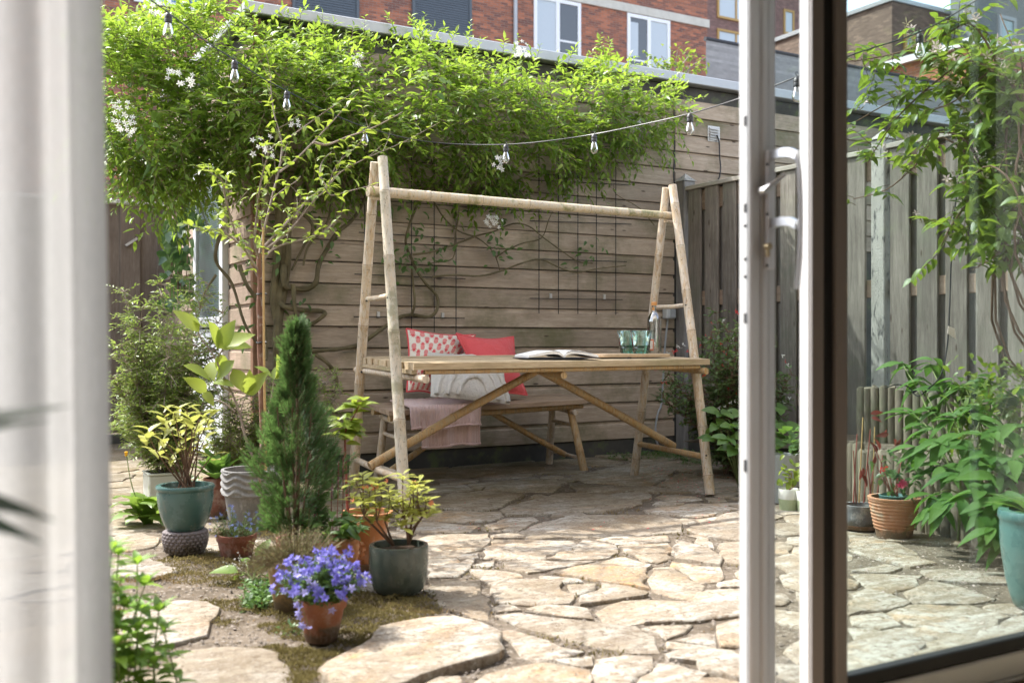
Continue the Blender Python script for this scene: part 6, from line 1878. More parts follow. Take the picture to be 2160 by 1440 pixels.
batch('foliage', P, Dd, U, S, TPL['thin'], LM['conifer'], con, rnd=np.array(R), kind='stuff'); stems('twigs', paths, BK['brown'], con, 3, .0012, .0006, each=False, kind='stuff')

# heath / thyme in the mustard pot
s = spot(622, 1292, 1178, 58, 41)
t = thing('potted_plant', 'mustard coloured clay pot of dry brownish heath behind the bellflowers', 'potted plant', tuple(s.c))
pot(t, s, PT['mustard'], [(0,0),(.01,.05),(.5,.62),(.9,.96),(1.0,1.0)], None, 36, soil=.01)
cc = s.c + Vector((0,0,s.h-.012)); P, Dd, U, S = [], [], [], []; paths = []
for k in range(620):
    a = rv.uniform(0,6.28); r = rv.random()**.55; d = Vector((math.cos(a)*r*1.25, math.sin(a)*r*1.0, 1.05-.75*r)).normalized()
    b = cc + Vector((math.cos(a)*r*.075, math.sin(a)*r*.075, 0)); L = rv.uniform(.05,.125)
    dr = Vector((0,0,-.35*L)) if r > .75 else Vector((0,0,0)); paths.append([b, b+d*L*.6, b+d*L+dr])
    for q in range(13):
        f = q/12; P.append(b+d*L*f+dr*f*f); Dd.append(tuple(d*.6+rvec(.7))); U.append(tuple(rvec(1))); S.append(rv.uniform(.007,.016))
batch('foliage', P, Dd, U, S, TPL['thin'], LM['heath'], t, kind='stuff'); stems('twigs', paths, BK['thin'], t, 3, .001, .0006, each=False, kind='stuff')

# bellflower
s = spot(678, 1357, 1257, 54, 33)
cam_ = thing('potted_bellflower', 'terracotta pot overflowing with violet blue bellflowers in the foreground', 'potted plant', tuple(s.c))
pot(cam_, s, PT['terra'], FLOWERPOT, None, 48, wall=.011, soil=.012)
cc = s.c + Vector((0,0,s.h-.01)); P, Dd, U, S = [], [], [], []; paths = []
bell = [star('flower', PM['blue'], 5, 1.0, .55, .55, .1), star('flower', PM['blue'], 5, 1.0, .55, .25), star('flower', petal('pale_violet_petal', (0.32,0.30,0.72), (0.48,0.46,0.86)), 5, 1.0, .55, .4)]
rx, nfl = 96/FPX*s.zc, 0
for k in range(285):
    a = rv.uniform(0,6.28); r = rv.random()**.5
    hh = .030 + .085*math.sqrt(max(0,1-(r*.93)**2))*rv.uniform(.75,1.1)
    if r > .8: hh -= .02
    lb = .98 + .18*math.sin(a*3+1) + .12*math.sin(a*7)
    hh *= 1 + .22*math.sin(a*4+r*5)
    e = cc + Vector((math.cos(a)*r*rx*lb, math.sin(a)*r*rx*lb, hh))
    if rv.random() < .10: e += Vector((0,0,rv.uniform(.01,.035)))
    b = cc + Vector((math.cos(a)*r*.05, math.sin(a)*r*.05, 0)); paths.append([b, (b+e)/2+Vector((0,0,.012)), e])
    n_ = Vector((math.cos(a)*r+rv.gauss(0,.35), math.sin(a)*r+rv.gauss(0,.35)-.2, .55+rv.gauss(0,.3)))
    place(random.choice(bell if rv.random() < .3 else bell[:2]), 'flower', e, rvec(), n_, rv.uniform(.010,.0145), cam_)
    for q in range(9):
        f = rv.uniform(.1,.9); P.append(b+(e-b)*f+rvec(.004)); Dd.append((rv.gauss(0,1),rv.gauss(0,1),rv.gauss(.3,.5))); U.append((rv.gauss(0,.4),rv.gauss(0,.4),1)); S.append(rv.uniform(.012,.024))
for x, y in ((628,1290),(634,1278),(640,1320),(652,1325),(636,1318),(632,1300),(625,1275),(700,1285),(742,1240)):
    e = D(x, y, s.zc-.09); place(bell[2], 'flower', e, rvec(), Vector((rv.gauss(-.3,.3),-1,rv.gauss(0,.3))), rv.uniform(.011,.015), cam_)
    paths.append([cc+Vector((-.05,-.05,0)), D(632,1262,s.zc-.09), e])
batch('foliage', P, Dd, U, S, TPL['o2'], LM['green'], cam_, kind='stuff'); stems('stems', paths, BK['green'], cam_, 3, .0011, .0007, each=False, kind='stuff')
fp = thing('fallen_flower', 'single violet flower lying on the moss right of the bellflower pot', 'flower', tuple(G(736,1320)))
place(bell[0], 'flower', G(736,1320,-.02), (1,.2,0), (0,-.3,1), .014, fp)

# azalea
s = spot(841, 1259, 1147, 62, 44)
aza = thing('potted_azalea', 'dark grey green glazed pot with a yellow leaved azalea budding orange', 'potted plant', tuple(s.c))
pot(aza, s, PT['green'], BARREL, None, 48, wall=.013, soil=.02)
cc = s.c + Vector((0,0,s.h-.025))
f1, f2 = D(830,1142,s.zc), D(862,1140,s.zc)
av = variants('leaf', 0, LM['azalea'], [('obovate',4,.36,.3,.25),('lance',4,.34,.4,.3),('obovate',4,.42,.2,.15)])
orf = star('flower', PM['orange'], 5, 1.0, .4, .9, .2)
ends = [(750,1015),(765,1050),(780,1035),(770,1075),(800,1020),(800,1060),(820,1035),(745,1045),(785,1090),(810,1085),(840,1075),(790,1010),(850,1000),(858,1035),(870,1020),(885,1035),(895,1050),(870,1060),(850,1060),(880,1075),(860,1090),(900,1080),(835,1050),(845,1100),(905,1075),(765,1000),(885,1015),(825,1062),(858,1075),(778,1060)]
nodes_ = [(x, y, b_, D(x, y, s.zc + dz_)) for x, y, b_, dz_ in ((768,1088,f1,.03),(795,1100,f1,-.04),(812,1098,f1,.05),(852,1090,f2,-.03),(872,1085,f2,.04),(890,1092,f2,0))]
for q in nodes_: tubeobj('branch', [q[2]+Vector((0,0,-.012)), q[2]+(q[3]-q[2])*.5+Vector((0,0,-.008 if q[0] < 822 else .006)), q[3]], .0052, .0026, BK['brown'], aza, 7)
for i, (x, y) in enumerate(ends):
    e = D(x, y, s.zc + rv.uniform(-.1,.1)); b = f1 if x < 822 else f2
    nd = min(nodes_, key=lambda q: (q[0]-x)**2 + (q[1]-y-60)**2*.3 + (0 if (q[2] is b) else 1e5)); j = nd[3]
    tubeobj('branch', [j, j+(e-j)*.55+Vector((rv.gauss(0,.008), rv.gauss(0,.008), .004)), e], .0024, .0013, BK['brown'], aza, 6)
    for k in range(9):
        a = k*2.4+rv.random(); d = Vector((math.cos(a), math.sin(a), rv.uniform(.05,.7)))
        place(random.choice(av), 'leaf', e+Vector((0,0,-.005*k*.6)), d, (-d.x*.5,-d.y*.5,1), rv.uniform(.042,.066)*(1.1 if k > 3 else .8), aza)
for x, y in ((775,1030),(782,1026),(790,1033),(798,1030),(768,1032),(873,1020),(879,1026),(907,1062),(912,1058),(818,1015),(745,1058),(752,1105)):
    place(orf, 'flower', D(x, y, s.zc-.05), rvec(), Vector((rv.gauss(0,.4),-.3,1)), rv.uniform(.009,.013), aza)
tubeobj('branch', [D(862,1125,s.zc), D(885,1095,s.zc-.02), D(908,1075,s.zc-.03)], .0025, .0014, BK['brown'], aza, 5)

# ornate terracotta pot behind, on a clay saucer
s = spot(774, 1206, 1078, 53, 36)
orn = thing('potted_plant', 'large flared ornate terracotta pot with relief on a saucer behind the azalea', 'potted plant', tuple(s.c))
mb = MB(); mb.lathe([(s.rb*1.02,.001),(s.rb*1.15,.006),(s.rb*1.24,.03),(s.rb*1.20,.032),(s.rb*1.1,.012)], s.c, 36); mb.build('saucer', PT['terradark'], orn, smooth=True)
s.c = s.c + Vector((0,0,.013)); s.h -= .013
pot(orn, s, PT['terralight'], [(0,-.1),(.02,0),(.05,.02),(.07,-.03),(.62,.42),(.70,.46),(.72,.52),(.75,.50),(.86,.70),(.94,.98),(.97,1.08),(1.0,1.05)], None, 44, soil=.03)
va = math.atan2(-s.c.y, -s.c.x); mb = MB()
for da in (-.9,-.3,.3,.9):
    for k in range(5):
        a = va+da+.10*math.cos(k*1.26); z = s.h*(.36+.1*math.sin(k*1.26)); r = s.rb+(s.rr-s.rb)*.26
        mb.sphere(s.c+Vector((math.cos(a)*r, math.sin(a)*r, z)), .012, 6, 4)
o = mb.build('relief', PT['terralight'], orn, smooth=True)
# lime leaved plant with a dark stem growing from it
lime = variants('leaf', 0, LM['lime'], [('ovate',5,.62,.25,.3),('ovate',5,.56,.35,.45),('ovate',5,.68,.2,.2)])
cc = s.c + Vector((0,0,s.h-.02)); 
tubeobj('stem', [D(733,1075,s.zc+.02), D(730,1000,s.zc), D(728,950,s.zc), D(730,905,s.zc), D(745,880,s.zc), D(758,855,s.zc)], .0055, .0022, BK['red'], orn, 7)
for k in range(46):
    f = rv.random(); x = 722 + 40*f**1.3 + rv.gauss(0,6); y = 930 - 88*f + rv.gauss(0,6)
    a = rv.uniform(0,6.28); d = Vector((math.cos(a), math.sin(a)*.7, rv.uniform(-.15,.6)))
    p = D(x, y, s.zc)
    place(random.choice(lime), 'leaf', p, d, (d.x*-.3, -.3, 1), rv.uniform(.055,.088), orn)
for x, y, dx, dy in ((708,868,-30,-18),(712,880,-30,2),(706,872,-10,-20),(716,890,-34,6)):
    a = D(x,y,s.zc-.03); b = D(x+dx,y+dy,s.zc-.06); place(lime[0], 'leaf', a, b-a, (0,-.5,.8), .045, orn)

# salvia in rolled rim terracotta
s = spot(706, 1232, 1133, 52, 36)
sal = thing('potted_plant', 'round terracotta pot with rolled rim holding sage with mauve flower spikes', 'potted plant', tuple(s.c))
pot(sal, s, PT['terralight'], ROLLED, None, 44, wall=.016, soil=.03)
cc = s.c + Vector((0,0,s.h-.03))
sv = variants('leaf', 0, LM['greeno'], [('ovate',5,.46,.3,.35),('ovate',5,.42,.45,.5),('lance',5,.42,.3,.3)])
for k in range(110):
    a = rv.uniform(0,6.28); r = rv.random()**.5; q = cc + Vector((math.cos(a)*r*.10-.015, math.sin(a)*r*.10, .03+.085*rv.random()*(1.2-.6*r)))
    d = Vector((math.cos(a)+rv.gauss(0,.4), math.sin(a)+rv.gauss(0,.4), rv.gauss(.25,.35)))
    place(random.choice(sv), 'leaf', q, d, (rv.gauss(0,.2)-d.x*.3, rv.gauss(0,.2)-.2, 1), rv.uniform(.045,.075), sal)
for x, y0, y1 in ((712,1070,975),(722,1080,965),(699,1075,1012),(671,1110,1018),(664,1120,1060),(735,1080,1020),(655,1110,1030)):
    a, b = D(x, y0, s.zc), D(x+2, y1, s.zc-.01); tubeobj('stem', [cc, a, b], .0018, .0012, BK['red'], sal, 5)
    P, Dd, U, S = [], [], [], []
    for k in range(60):
        f = rv.uniform(.35,1); p = a+(b-a)*f; an = rv.uniform(0,6.28)
        P.append(p); Dd.append((math.cos(an), math.sin(an), 1.0)); U.append((0,0,1)); S.append(.010*(1.3-.7*f))
    batch('flower_spike', P, Dd, U, S, TPL['o2'], leafmat('mauve_bract', (0.16,0.08,0.13), (0.30,0.14,0.18), (0.36,0.16,0.22), .3), sal)

# ================================================================== ground plants
hos = thing('hosta', 'small hosta with broad green leaves growing in the moss before the lobelia pot', 'plant', tuple(G(528,1225)))
hv = variants('leaf', 0, LM['dandelion'], [('ovate',6,.55,.28,.55),('ovate',6,.62,.2,.4)])
for x, y, dx, dy, L in ((530,1222,-62,-14,70),(532,1220,-45,4,60),(535,1215,20,-55,58),(535,1220,28,-30,52),(530,1225,30,20,48),(528,1226,12,34,44),(540,1205,30,-8,45),(525,1215,-12,-40,45),(538,1222,48,2,46)):
    a = G(x, y, .01); b = D(x+dx, y+dy, EYE*FPX/(y-720)+rv.uniform(-.05,.05)); d = b-a
    m_ = a + d*.45 + Vector((0,0,.015)); tubeobj('stem', [a, (a+m_)/2+Vector((0,0,.012)), m_], .003, .002, BK['green'], hos, 6)
    place(random.choice(hv), 'leaf', m_, d+Vector((0,0,.01)), (0,-.35,1), L/FPX*3.55*.9, hos)
for k in range(10):
    a = G(515+rv.gauss(0,8), 1215, 0); e = D(505+rv.gauss(0,14), 1178+rv.gauss(0,10), 3.6); tubeobj('stem', [a, (a+e)/2, e], .001, .0006, BK['twig'], hos, 4)
    for q in range(4): place(stf, 'flower', a+(e-a)*rv.uniform(.6,1)+rvec(.003), rvec(), (0,-1,.4), .004, hos)
dan = thing('dandelion', 'dandelion with toothed bright green leaves beside the turquoise pot', 'plant', tuple(G(312,1108)))
def toothed():
    vs, fs = [], []; n = 10; 
    for i in range(n+1):
        t_ = i/n; w = (.05+.20*math.sin(math.pi*t_**1.3))*(1.0 if i % 2 == 0 else .55)
        if i == n: w = .01
        z = .32*math.sin(t_*2.2)-.28*t_*t_*1.3
        vs += [(-w, t_-(.05 if i % 2 == 0 else 0), z+.06*w), (0, t_, z), (w, t_-(.05 if i % 2 == 0 else 0), z+.06*w)]
    for i in range(n):
        b = 3*i; fs += [(b,b+1,b+4,b+3),(b+1,b+2,b+5,b+4)]
    me = bpy.data.meshes.new('leaf'); me.from_pydata(vs, [], fs); me.materials.append(LM['dandelion']); me.shade_smooth(); return me
tm = toothed(); dc = G(312,1106,-.01)
for x, y in ((240,1075),(236,1055),(250,1045),(262,1035),(285,1028),(318,1050),(335,1038),(345,1060),(240,1095),(350,1085),(300,1040),(270,1090),(255,1068)):
    e = D(x, y, EYE*FPX/386+rv.uniform(-.15,.12)); d = e-dc; place(tm, 'leaf', dc+rvec(.008), Vector((d.x,d.y,max(.03,d.z*.75))), (0,0,1), d.length*1.05, dan, 1.1)
e = D(266, 957, 4.75); tubeobj('stem', [dc, D(280,1030,4.72), e], .0028, .002, BK['green'], dan, 6)
mb = MB(); mb.lathe([(.003,-.012),(.0065,-.006),(.0065,.002),(.0085,.010),(.003,.012)], e, 10); mb.build('bud', PM['yellow'], dan, smooth=True)

# mint in the lower left corner
mint = thing('mint_plant', 'bright green leafy mint plant at the lower left beside the curtain', 'plant', tuple(G(270,1500)))
mi = variants('leaf', 0, leafmat('mint_leaf', (0.11,0.22,0.035), (0.19,0.32,0.05), (0.40,0.62,0.06), .42, attr=False), [('ovate',5,.44,.35,.4),('ovate',5,.48,.25,.3),('lance',5,.40,.4,.5)])
for x, yt, z in ((236,1160,2.35),(250,1170,2.4),(290,1190,2.45),(305,1235,2.4),(335,1290,2.35),(235,1250,2.3),(262,1280,2.32),(290,1330,2.3),(325,1400,2.3),(245,1360,2.25),(275,1400,2.28),(230,1420,2.3),(300,1290,2.5),(215,1200,2.3),(210,1320,2.3),(345,1330,2.4)):
    e = D(x, yt, z); b = G(x-10+rv.gauss(0,10), 1560, -.02); b = Vector((e.x+rv.gauss(0,.03), e.y+rv.gauss(0,.03), -.02)); tubeobj('stem', [b, (b+e)/2+rvec(.008), e], .0026, .0014, BK['green'], mint, 6)
    n_ = max(2, int((e.z-b.z)/.034))
    for k in range(n_):
        f = .25+.75*(k+1)/n_; p = b+(e-b)*f; a0 = k*1.57 + rv.random()*.5
        for sg in (0, math.pi):
            d = Vector((math.cos(a0+sg), math.sin(a0+sg), .25+.5*(k == n_-1))); place(random.choice(mi), 'leaf', p, d, (-d.x*.3,-d.y*.3,1), rv.uniform(.048,.078)*(1.1-.25*f), mint)
    for k in range(4):
        a = k*1.57; d = Vector((math.cos(a), math.sin(a), 1.6)); place(random.choice(mi), 'leaf', e, d, (-d.x,-d.y,.6), rv.uniform(.034,.052), mint)
# small weeds and ground cover
P, Dd, U, S = [], [], [], []
for (xa, xb, ya, yb_, n_, sc) in ((1280,1480,958,972,260,.018),(1440,1510,962,985,120,.016),(520,580,1240,1290,110,.022),(600,680,1330,1345,20,.015),(1335,1470,950,966,160,.02),(340,420,1010,1040,60,.03)):
    for _ in range(n_):
        q = G(rv.uniform(xa,xb), rv.uniform(ya,yb_), -.01)
        for k in range(5): P.append(q+Vector((rv.gauss(0,.01),rv.gauss(0,.01),rv.uniform(0,.03)))); Dd.append((rv.gauss(0,1),rv.gauss(0,1),rv.gauss(.6,.4))); U.append((rv.gauss(0,.3),rv.gauss(0,.3),1)); S.append(sc*rv.uniform(.7,1.4))
batch('ground_cover', P, Dd, U, S, TPL['o2'], LM['fern'], kind='stuff')
P, Dd, U, S = [], [], [], []
for _ in range(260):
    x, y = rv.gauss(1470,55), rv.gauss(1010,22)
    if rv.random() < .12: x, y = rv.uniform(950,1560), rv.uniform(1000,1120)
    if not (900 < x < 1640 and 968 < y < 1200): continue
    q = G(x, y, .010); P.append(q); Dd.append((rv.gauss(0,1),rv.gauss(0,1),.1)); U.append((rv.gauss(0,.3),rv.gauss(0,.3),1)); S.append(rv.uniform(.008,.016))
batch('fallen_petals', P, Dd, U, S, TPL['o2'], leafmat('fallen_petal', (0.55,0.02,0.03), (0.6,0.06,0.06), (0.6,0.1,0.1), .2, c3=(0.75,0.68,0.66)), kind='stuff')
P, Dd, U, S = [], [], [], []
for _ in range(1400):
    x, y = rv.uniform(1790,2160), rv.uniform(1120,1330)
    if rv.random() > math.exp(-abs(y-(1120+(x-1790)*.35))/40)*1.3: continue
    q = G(x, y, .008); P.append(q); Dd.append((rv.gauss(0,1),rv.gauss(0,1),.1)); U.append((rv.gauss(0,.3),rv.gauss(0,.3),1)); S.append(rv.uniform(.006,.014))
batch('fallen_petals', P, Dd, U, S, TPL['o2'], leafmat('fallen_pink_petal', (0.5,0.40,0.36), (0.64,0.52,0.48), (0.6,0.5,0.45), .2, c3=(0.20,0.14,0.09)), kind='stuff')

P, Dd, U, S = [], [], [], []          # dry bits of leaf and twig lying about
for _ in range(2600):
    q = G(rv.uniform(200,1560) if rv.random() < .6 else rv.uniform(220,900), 1440-470*rv.random()**1.3, 0)
    on = on_stone(q.x, q.y)
    if on and rv.random() < .72: continue
    P.append((q.x, q.y, .010 if on else -.006)); Dd.append((rv.gauss(0,1),rv.gauss(0,1),rv.gauss(0,.15))); U.append((rv.gauss(0,.4),rv.gauss(0,.4),1)); S.append(rv.uniform(.006,.02) if not on else rv.uniform(.004,.011))
batch('leaf_litter', P, Dd, U, S, TPL['l2'], leafmat('dry_litter', (0.09,0.055,0.03), (0.22,0.15,0.08), (0.25,0.17,0.08), .15, .8, c3=(0.36,0.29,0.19), spec=.1), kind='stuff')

# ================================================================== right side planting
def flowers_on(t, me_list, pts, size, names='flower', face=(0,-1,.3)):
    for p in pts: place(random.choice(me_list), names, p, rvec(), Vector(face)+rvec(.4), rv.uniform(.8,1.2)*size, t)
redf = star('flower', PM['red'], 3, 1.0, .5, .5); whf = star('flower', PM['white'], 3, 1.0, .5, .6)
b = G(1545, 1005)
sh = thing('salvia_shrub', 'airy salvia bush with red and white flowers behind the right end of the table', 'shrub', tuple(b))
zz = (b - CAM0).dot(Vector((SA, CA, 0)))
tips = [D(x, y, 6.3 + rv.uniform(-.25,.4)) for x, y in ((1510,660),(1500,700),(1535,700),(1550,720),(1570,690),(1480,720),(1520,740),(1550,760),(1460,790),(1480,830),(1440,810),(1420,830),(1410,790),(1400,840),(1430,850),(1500,770),(1530,780),(1550,800),(1570,760),(1590,740),(1600,780),(1590,830),(1560,840),(1470,860),(1610,720),(1640,800),(1660,820),(1650,850),(1670,790))]
fineshrub(sh, b + Vector((0,0,.02)), tips, LM['salvia'], .032, 5, BK['brown'], tpl='o2', step=.022, side_len=.12)
flowers_on(sh, [redf], [D(x, y, 6.15) for x, y in ((1500,682),(1498,712),(1488,708),(1475,728),(1420,742),(1428,740),(1380,781),(1386,781),(1398,808),(1404,808),(1531,745),(1526,742),(1528,773),(1523,770),(1484,790),(1489,789),(1520,725),(1550,655),(1450,742),(1554,660),(1508,705),(1535,820),(1552,830),(1655,762))], .014)
flowers_on(sh, [whf], [D(x, y, 6.15) for x, y in ((1522,680),(1528,676),(1545,715),(1540,722),(1408,745),(1428,730),(1440,728),(1434,735),(1412,752),(1516,860),(1530,858),(1548,845),(1542,850),(1650,750),(1660,770),(1652,850),(1665,840))], .015)
b = G(1560, 1030)
hel = thing('hellebore', 'low plant with large lobed toothed leaves between the fence and the door edge', 'plant', tuple(b))
hv2 = variants('leaf', 0, LM['greeno'], [('ovate',6,.62,.25,.3),('ovate',6,.7,.2,.25)])
for x, y, z in ((1520,872,5.7),(1512,895,5.65),(1545,900,5.6),(1535,925,5.5),(1550,945,5.5),(1505,925,5.6),(1560,870,5.8),(1640,860,5.9),(1660,900,5.8),(1650,930,5.7),(1645,890,5.9),(1570,920,5.6)):
    e = D(x, y, z); tubeobj('stem', [b, (b+e)/2+Vector((0,0,.06)), e], .003, .0022, BK['green'], hel, 6)
    for k in range(4):
        a = k*1.4+rv.random(); d = Vector((math.cos(a), math.sin(a)*.6-.3, rv.uniform(-.2,.3))); place(random.choice(hv2), 'leaf', e, d, (0,-.6,.9), rv.uniform(.08,.12), hel)

# palisade edging and raised bed
pal = thing('log_edging', 'upper roll of round wooden palisade logs holding the raised bed by the fence', 'edging', tuple(Vector((4.62,3.6,0))))
def logs(t, a, b, z0, z1, d, jit=.02):
    a, b = Vector(a), Vector(b); n_ = int((b-a).length/d)
    for i in range(n_+1):
        p = a+(b-a)*i/n_; h = z1+rv.uniform(-jit,jit); r = d*.485
        mb = MB(); mb.tube([p+Vector((0,0,z0)), p+Vector((rv.gauss(0,.003),rv.gauss(0,.003),h-.006)), p+Vector((0,0,h))], [r, r, r*.85], 10); mb.build('log', M['log'], t, smooth=True)
q0, q1 = D(1815, 820, 5.95), D(1990, 832, 5.25)
logs(pal, (q0.x, q0.y, 0), (q1.x+.35, q1.y-.6, 0), -.05, .575, .050)
pal2 = thing('log_edging', 'lower roll of palisade logs behind the ribbed terracotta pot', 'edging', tuple(Vector((4.2,3.3,0))))
q0, q1 = G(1770, 1062), G(1985, 1128)
logs(pal2, (q0.x, q0.y, 0), (q1.x, q1.y, 0), -.05, .32, .062)
q2 = q1 + Vector((-.22,-.9,0)); logs(pal2, (q1.x-.02, q1.y-.05, 0), (q2.x, q2.y, 0), -.05, .32, .062)
mb = MB(); mb.add([(q0.x+.03,q0.y+.02,.27),(q1.x+.03,q1.y+.02,.27),(q2.x+.03,q2.y+.02,.27),(5.0,q2.y,.27),(5.0,5.2,.27),(q0.x+.1,5.2,.2)], [(0,1,2,3,4,5)]); o = mb.build('flower_bed', M['soil']); tag(o, kind='structure')

# pots seen through the door glass
s = spot(1816, 1120, 1063, 37, 35)
t = thing('potted_plant', 'round dark grey pot on a clay saucer with canes and red stems', 'potted plant', tuple(s.c))
mb = MB(); mb.lathe([(s.rb*.9,.001),(s.rb*1.08,.004),(s.rb*1.16,.022),(s.rb*1.12,.022),(s.rb*1.05,.008)], s.c, 32); mb.build('saucer', PT['ribbed'], t, smooth=True)
s.c = s.c+Vector((0,0,.009)); s.h -= .009
pot(t, s, PT['darkgrey'], [(0,.0),(.01,.3),(.5,.9),(.86,1.0),(.87,1.06),(1.0,1.08)], None, 36)
cc = s.c+Vector((0,0,s.h-.03))
for x0, x1, y1, m_ in ((1812,1820,880,'cane'),(1840,1845,900,'cane'),(1800,1808,915,'red'),(1822,1836,905,'red'),(1848,1862,960,'red'),(1832,1850,940,'red'),(1806,1800,950,'red'),(1838,1830,970,'red')):
    tubeobj('cane' if m_ == 'cane' else 'stem', [D(x0, 1060, s.zc), D((x0+x1)/2, (1060+y1)/2, s.zc), D(x1, y1, s.zc)], .0035, .0028, BK[m_], t, 6)
rl = variants('leaf', 0, LM['redleaf'], [('lance',4,.4,.3,.6),('ovate',4,.45,.3,.5)])
for x, y in ((1835,872),(1838,880),(1888,940),(1885,925),(1818,1000),(1815,990),(1820,985),(1850,955),(1855,950),(1846,960),(1870,905),(1875,915)):
    place(random.choice(rl), 'leaf', D(x, y, s.zc-.02), rvec()+Vector((0,0,-.5)), (0,-1,.3), rv.uniform(.04,.07), t)

s = spot(1886, 1138, 1047, 52, 36)
t = thing('potted_plant', 'flared terracotta pot with horizontal ribs holding a red flowering fuchsia', 'potted plant', tuple(s.c))
def ribs(a, i, r, z): 
    f = z/s.h
    return (r + (.0045*abs(math.sin(f*math.pi*11.5)) if .22 < f < .93 else 0)), z
pot(t, s, PT['ribbed'], [(0,0),(.01,.03)] + [(.03+.91*k/60, .03+.90*k/60) for k in range(61)] + [(.945,1.04),(.97,1.10),(1.0,1.08)], ribs, 44, soil=.02)
sp_ = Spot(); sp_.c = s.c + Vector((.0,0,s.h-.035)); sp_.rr = s.rr*.60; sp_.rb = s.rr*.5; sp_.h = .04; sp_.zc = s.zc
mb = MB(); mb.lathe([(sp_.rb,0),(sp_.rr,.042),(sp_.rr-.006,.044),(sp_.rr-.012,.03)], sp_.c, 32); mb.build('inner_pot', PT['bigteal'], t, smooth=True)
cc = s.c+Vector((0,0,s.h))
fv = variants('leaf', 0, leafmat('fuchsia_leaf', (0.045,0.095,0.035), (0.09,0.15,0.055), (0.2,0.34,0.08), .3, attr=False), [('ovate',4,.55,.3,.35),('ovate',4,.5,.35,.5)])
for k in range(70):
    x, y = rv.gauss(1895,26), rv.gauss(1000,26); p = D(x, min(y,1042), s.zc+rv.gauss(0,.05)); d = rvec(); d.z = d.z*.4-.1
    place(random.choice(fv), 'leaf', p, d, (rv.gauss(0,.3),-.4,1), rv.uniform(.035,.06), t)
for k in range(9):
    e = D(1895+rv.gauss(0,28), 985+rv.gauss(0,18), s.zc+rv.gauss(0,.04)); tubeobj('stem', [cc+rvec(.01)+Vector((0,0,-.01)), (cc+e)/2, e], .0025, .0015, BK['red'], t, 5)
mgf = star('flower', PM['magenta'], 6, 1.0, .5, .35)
flowers_on(t, [mgf], [D(x, y, s.zc-.07) for x, y in ((1903,1017),(1908,1020),(1899,1022),(1905,1024))], .016)
flowers_on(t, [redf], [D(x, y, s.zc-.05) for x, y in ((1862,988),(1866,985),(1858,992))], .014)

s = spot(1664, 1079, 1030, 22, 18)
def glazed_small(s, label):
    t = thing('potted_plant', label, 'potted plant', tuple(s.c), 'small two toned pots by the door')
    c = s.c; H, R, B = s.h, s.rr, s.rb
    mb = MB(); mb.lathe([(B*.95,0),(B*1.05,.004),(R*.98,H*.55)], c, 32); mb.build('pot', mottled('pale_green_glaze', (0.30,0.36,0.20), (0.40,0.45,0.28), 9, .4), t, smooth=True)
    mb = MB(); mb.lathe([(R*.982,H*.552),(R*1.0,H*.98),(R*.97,H),(R*.9,H*.9)], c, 32); mb.build('glazed_band', mottled('cream_glaze', (0.60,0.60,0.54), (0.70,0.69,0.63), 7, .3, (0.3,0.28,0.2), 16, .68), t, smooth=True)
    return t
t = glazed_small(s, 'small two toned green and cream pot with pink tinged leaves behind the door glass')
for k in range(26):
    p = D(1662+rv.gauss(0,12), 1000+rv.gauss(0,13), s.zc); place(random.choice(lime), 'leaf', p, rvec()+Vector((0,0,.3)), (0,-.5,1), rv.uniform(.03,.05), t)
for k in range(5): tubeobj('stem', [s.c+Vector((0,0,s.h-.01)), D(1662+rv.gauss(0,10), 1005+rv.gauss(0,10), s.zc)], .002, .0015, BK['red'], t, 5)
s2 = spot(1702, 1083, 1034, 22, 18); t = glazed_small(s2, 'small two toned pot mostly hidden behind the window stile')
for k in range(14):
    p = D(1702+rv.gauss(0,12), 1010+rv.gauss(0,12), s2.zc); place(random.choice(lime), 'leaf', p, rvec()+Vector((0,0,.3)), (0,-.5,1), rv.uniform(.03,.05), t)
s = spot(1655, 1062, 957, 30, 26)
t = thing('potted_plant', 'tall pale grey planter with broad dark leaves standing against the fence', 'potted plant', tuple(s.c))
pot(t, s, mottled('pale_grey_planter', (0.36,0.37,0.36), (0.45,0.46,0.45), 5, .6), [(0,0),(.01,.05),(.9,.92),(.91,1.02),(1.0,1.04)], None, 36)
cc = s.c+Vector((0,0,s.h-.03))
for k in range(30):
    a = rv.uniform(0,6.28); d = Vector((math.cos(a), math.sin(a), rv.uniform(.1,.9))); place(random.choice(hv2), 'leaf', cc+Vector((math.cos(a)*.05,math.sin(a)*.05,rv.uniform(.02,.16))), d, (-d.x*.3,-d.y*.3-.2,1), rv.uniform(.06,.10), t)

# big teal pot at the right edge
s = spot(2196, 1292, 1076, 82, 52)
t = thing('potted_plant', 'big pale teal glazed pot cut by the right edge of the picture', 'potted plant', tuple(s.c))
pot(t, s, PT['bigteal'], ROLLED, None, 48, wall=.03, soil=.03)
for k in range(20):
    a = rv.uniform(0,6.28); d = Vector((math.cos(a), math.sin(a), rv.uniform(.4,1.2))); place(random.choice(gv), 'leaf', s.c+Vector((d.x*.05+.03,d.y*.05,s.h-.02)), d, (-d.x,-d.y,1), rv.uniform(.08,.14), t)

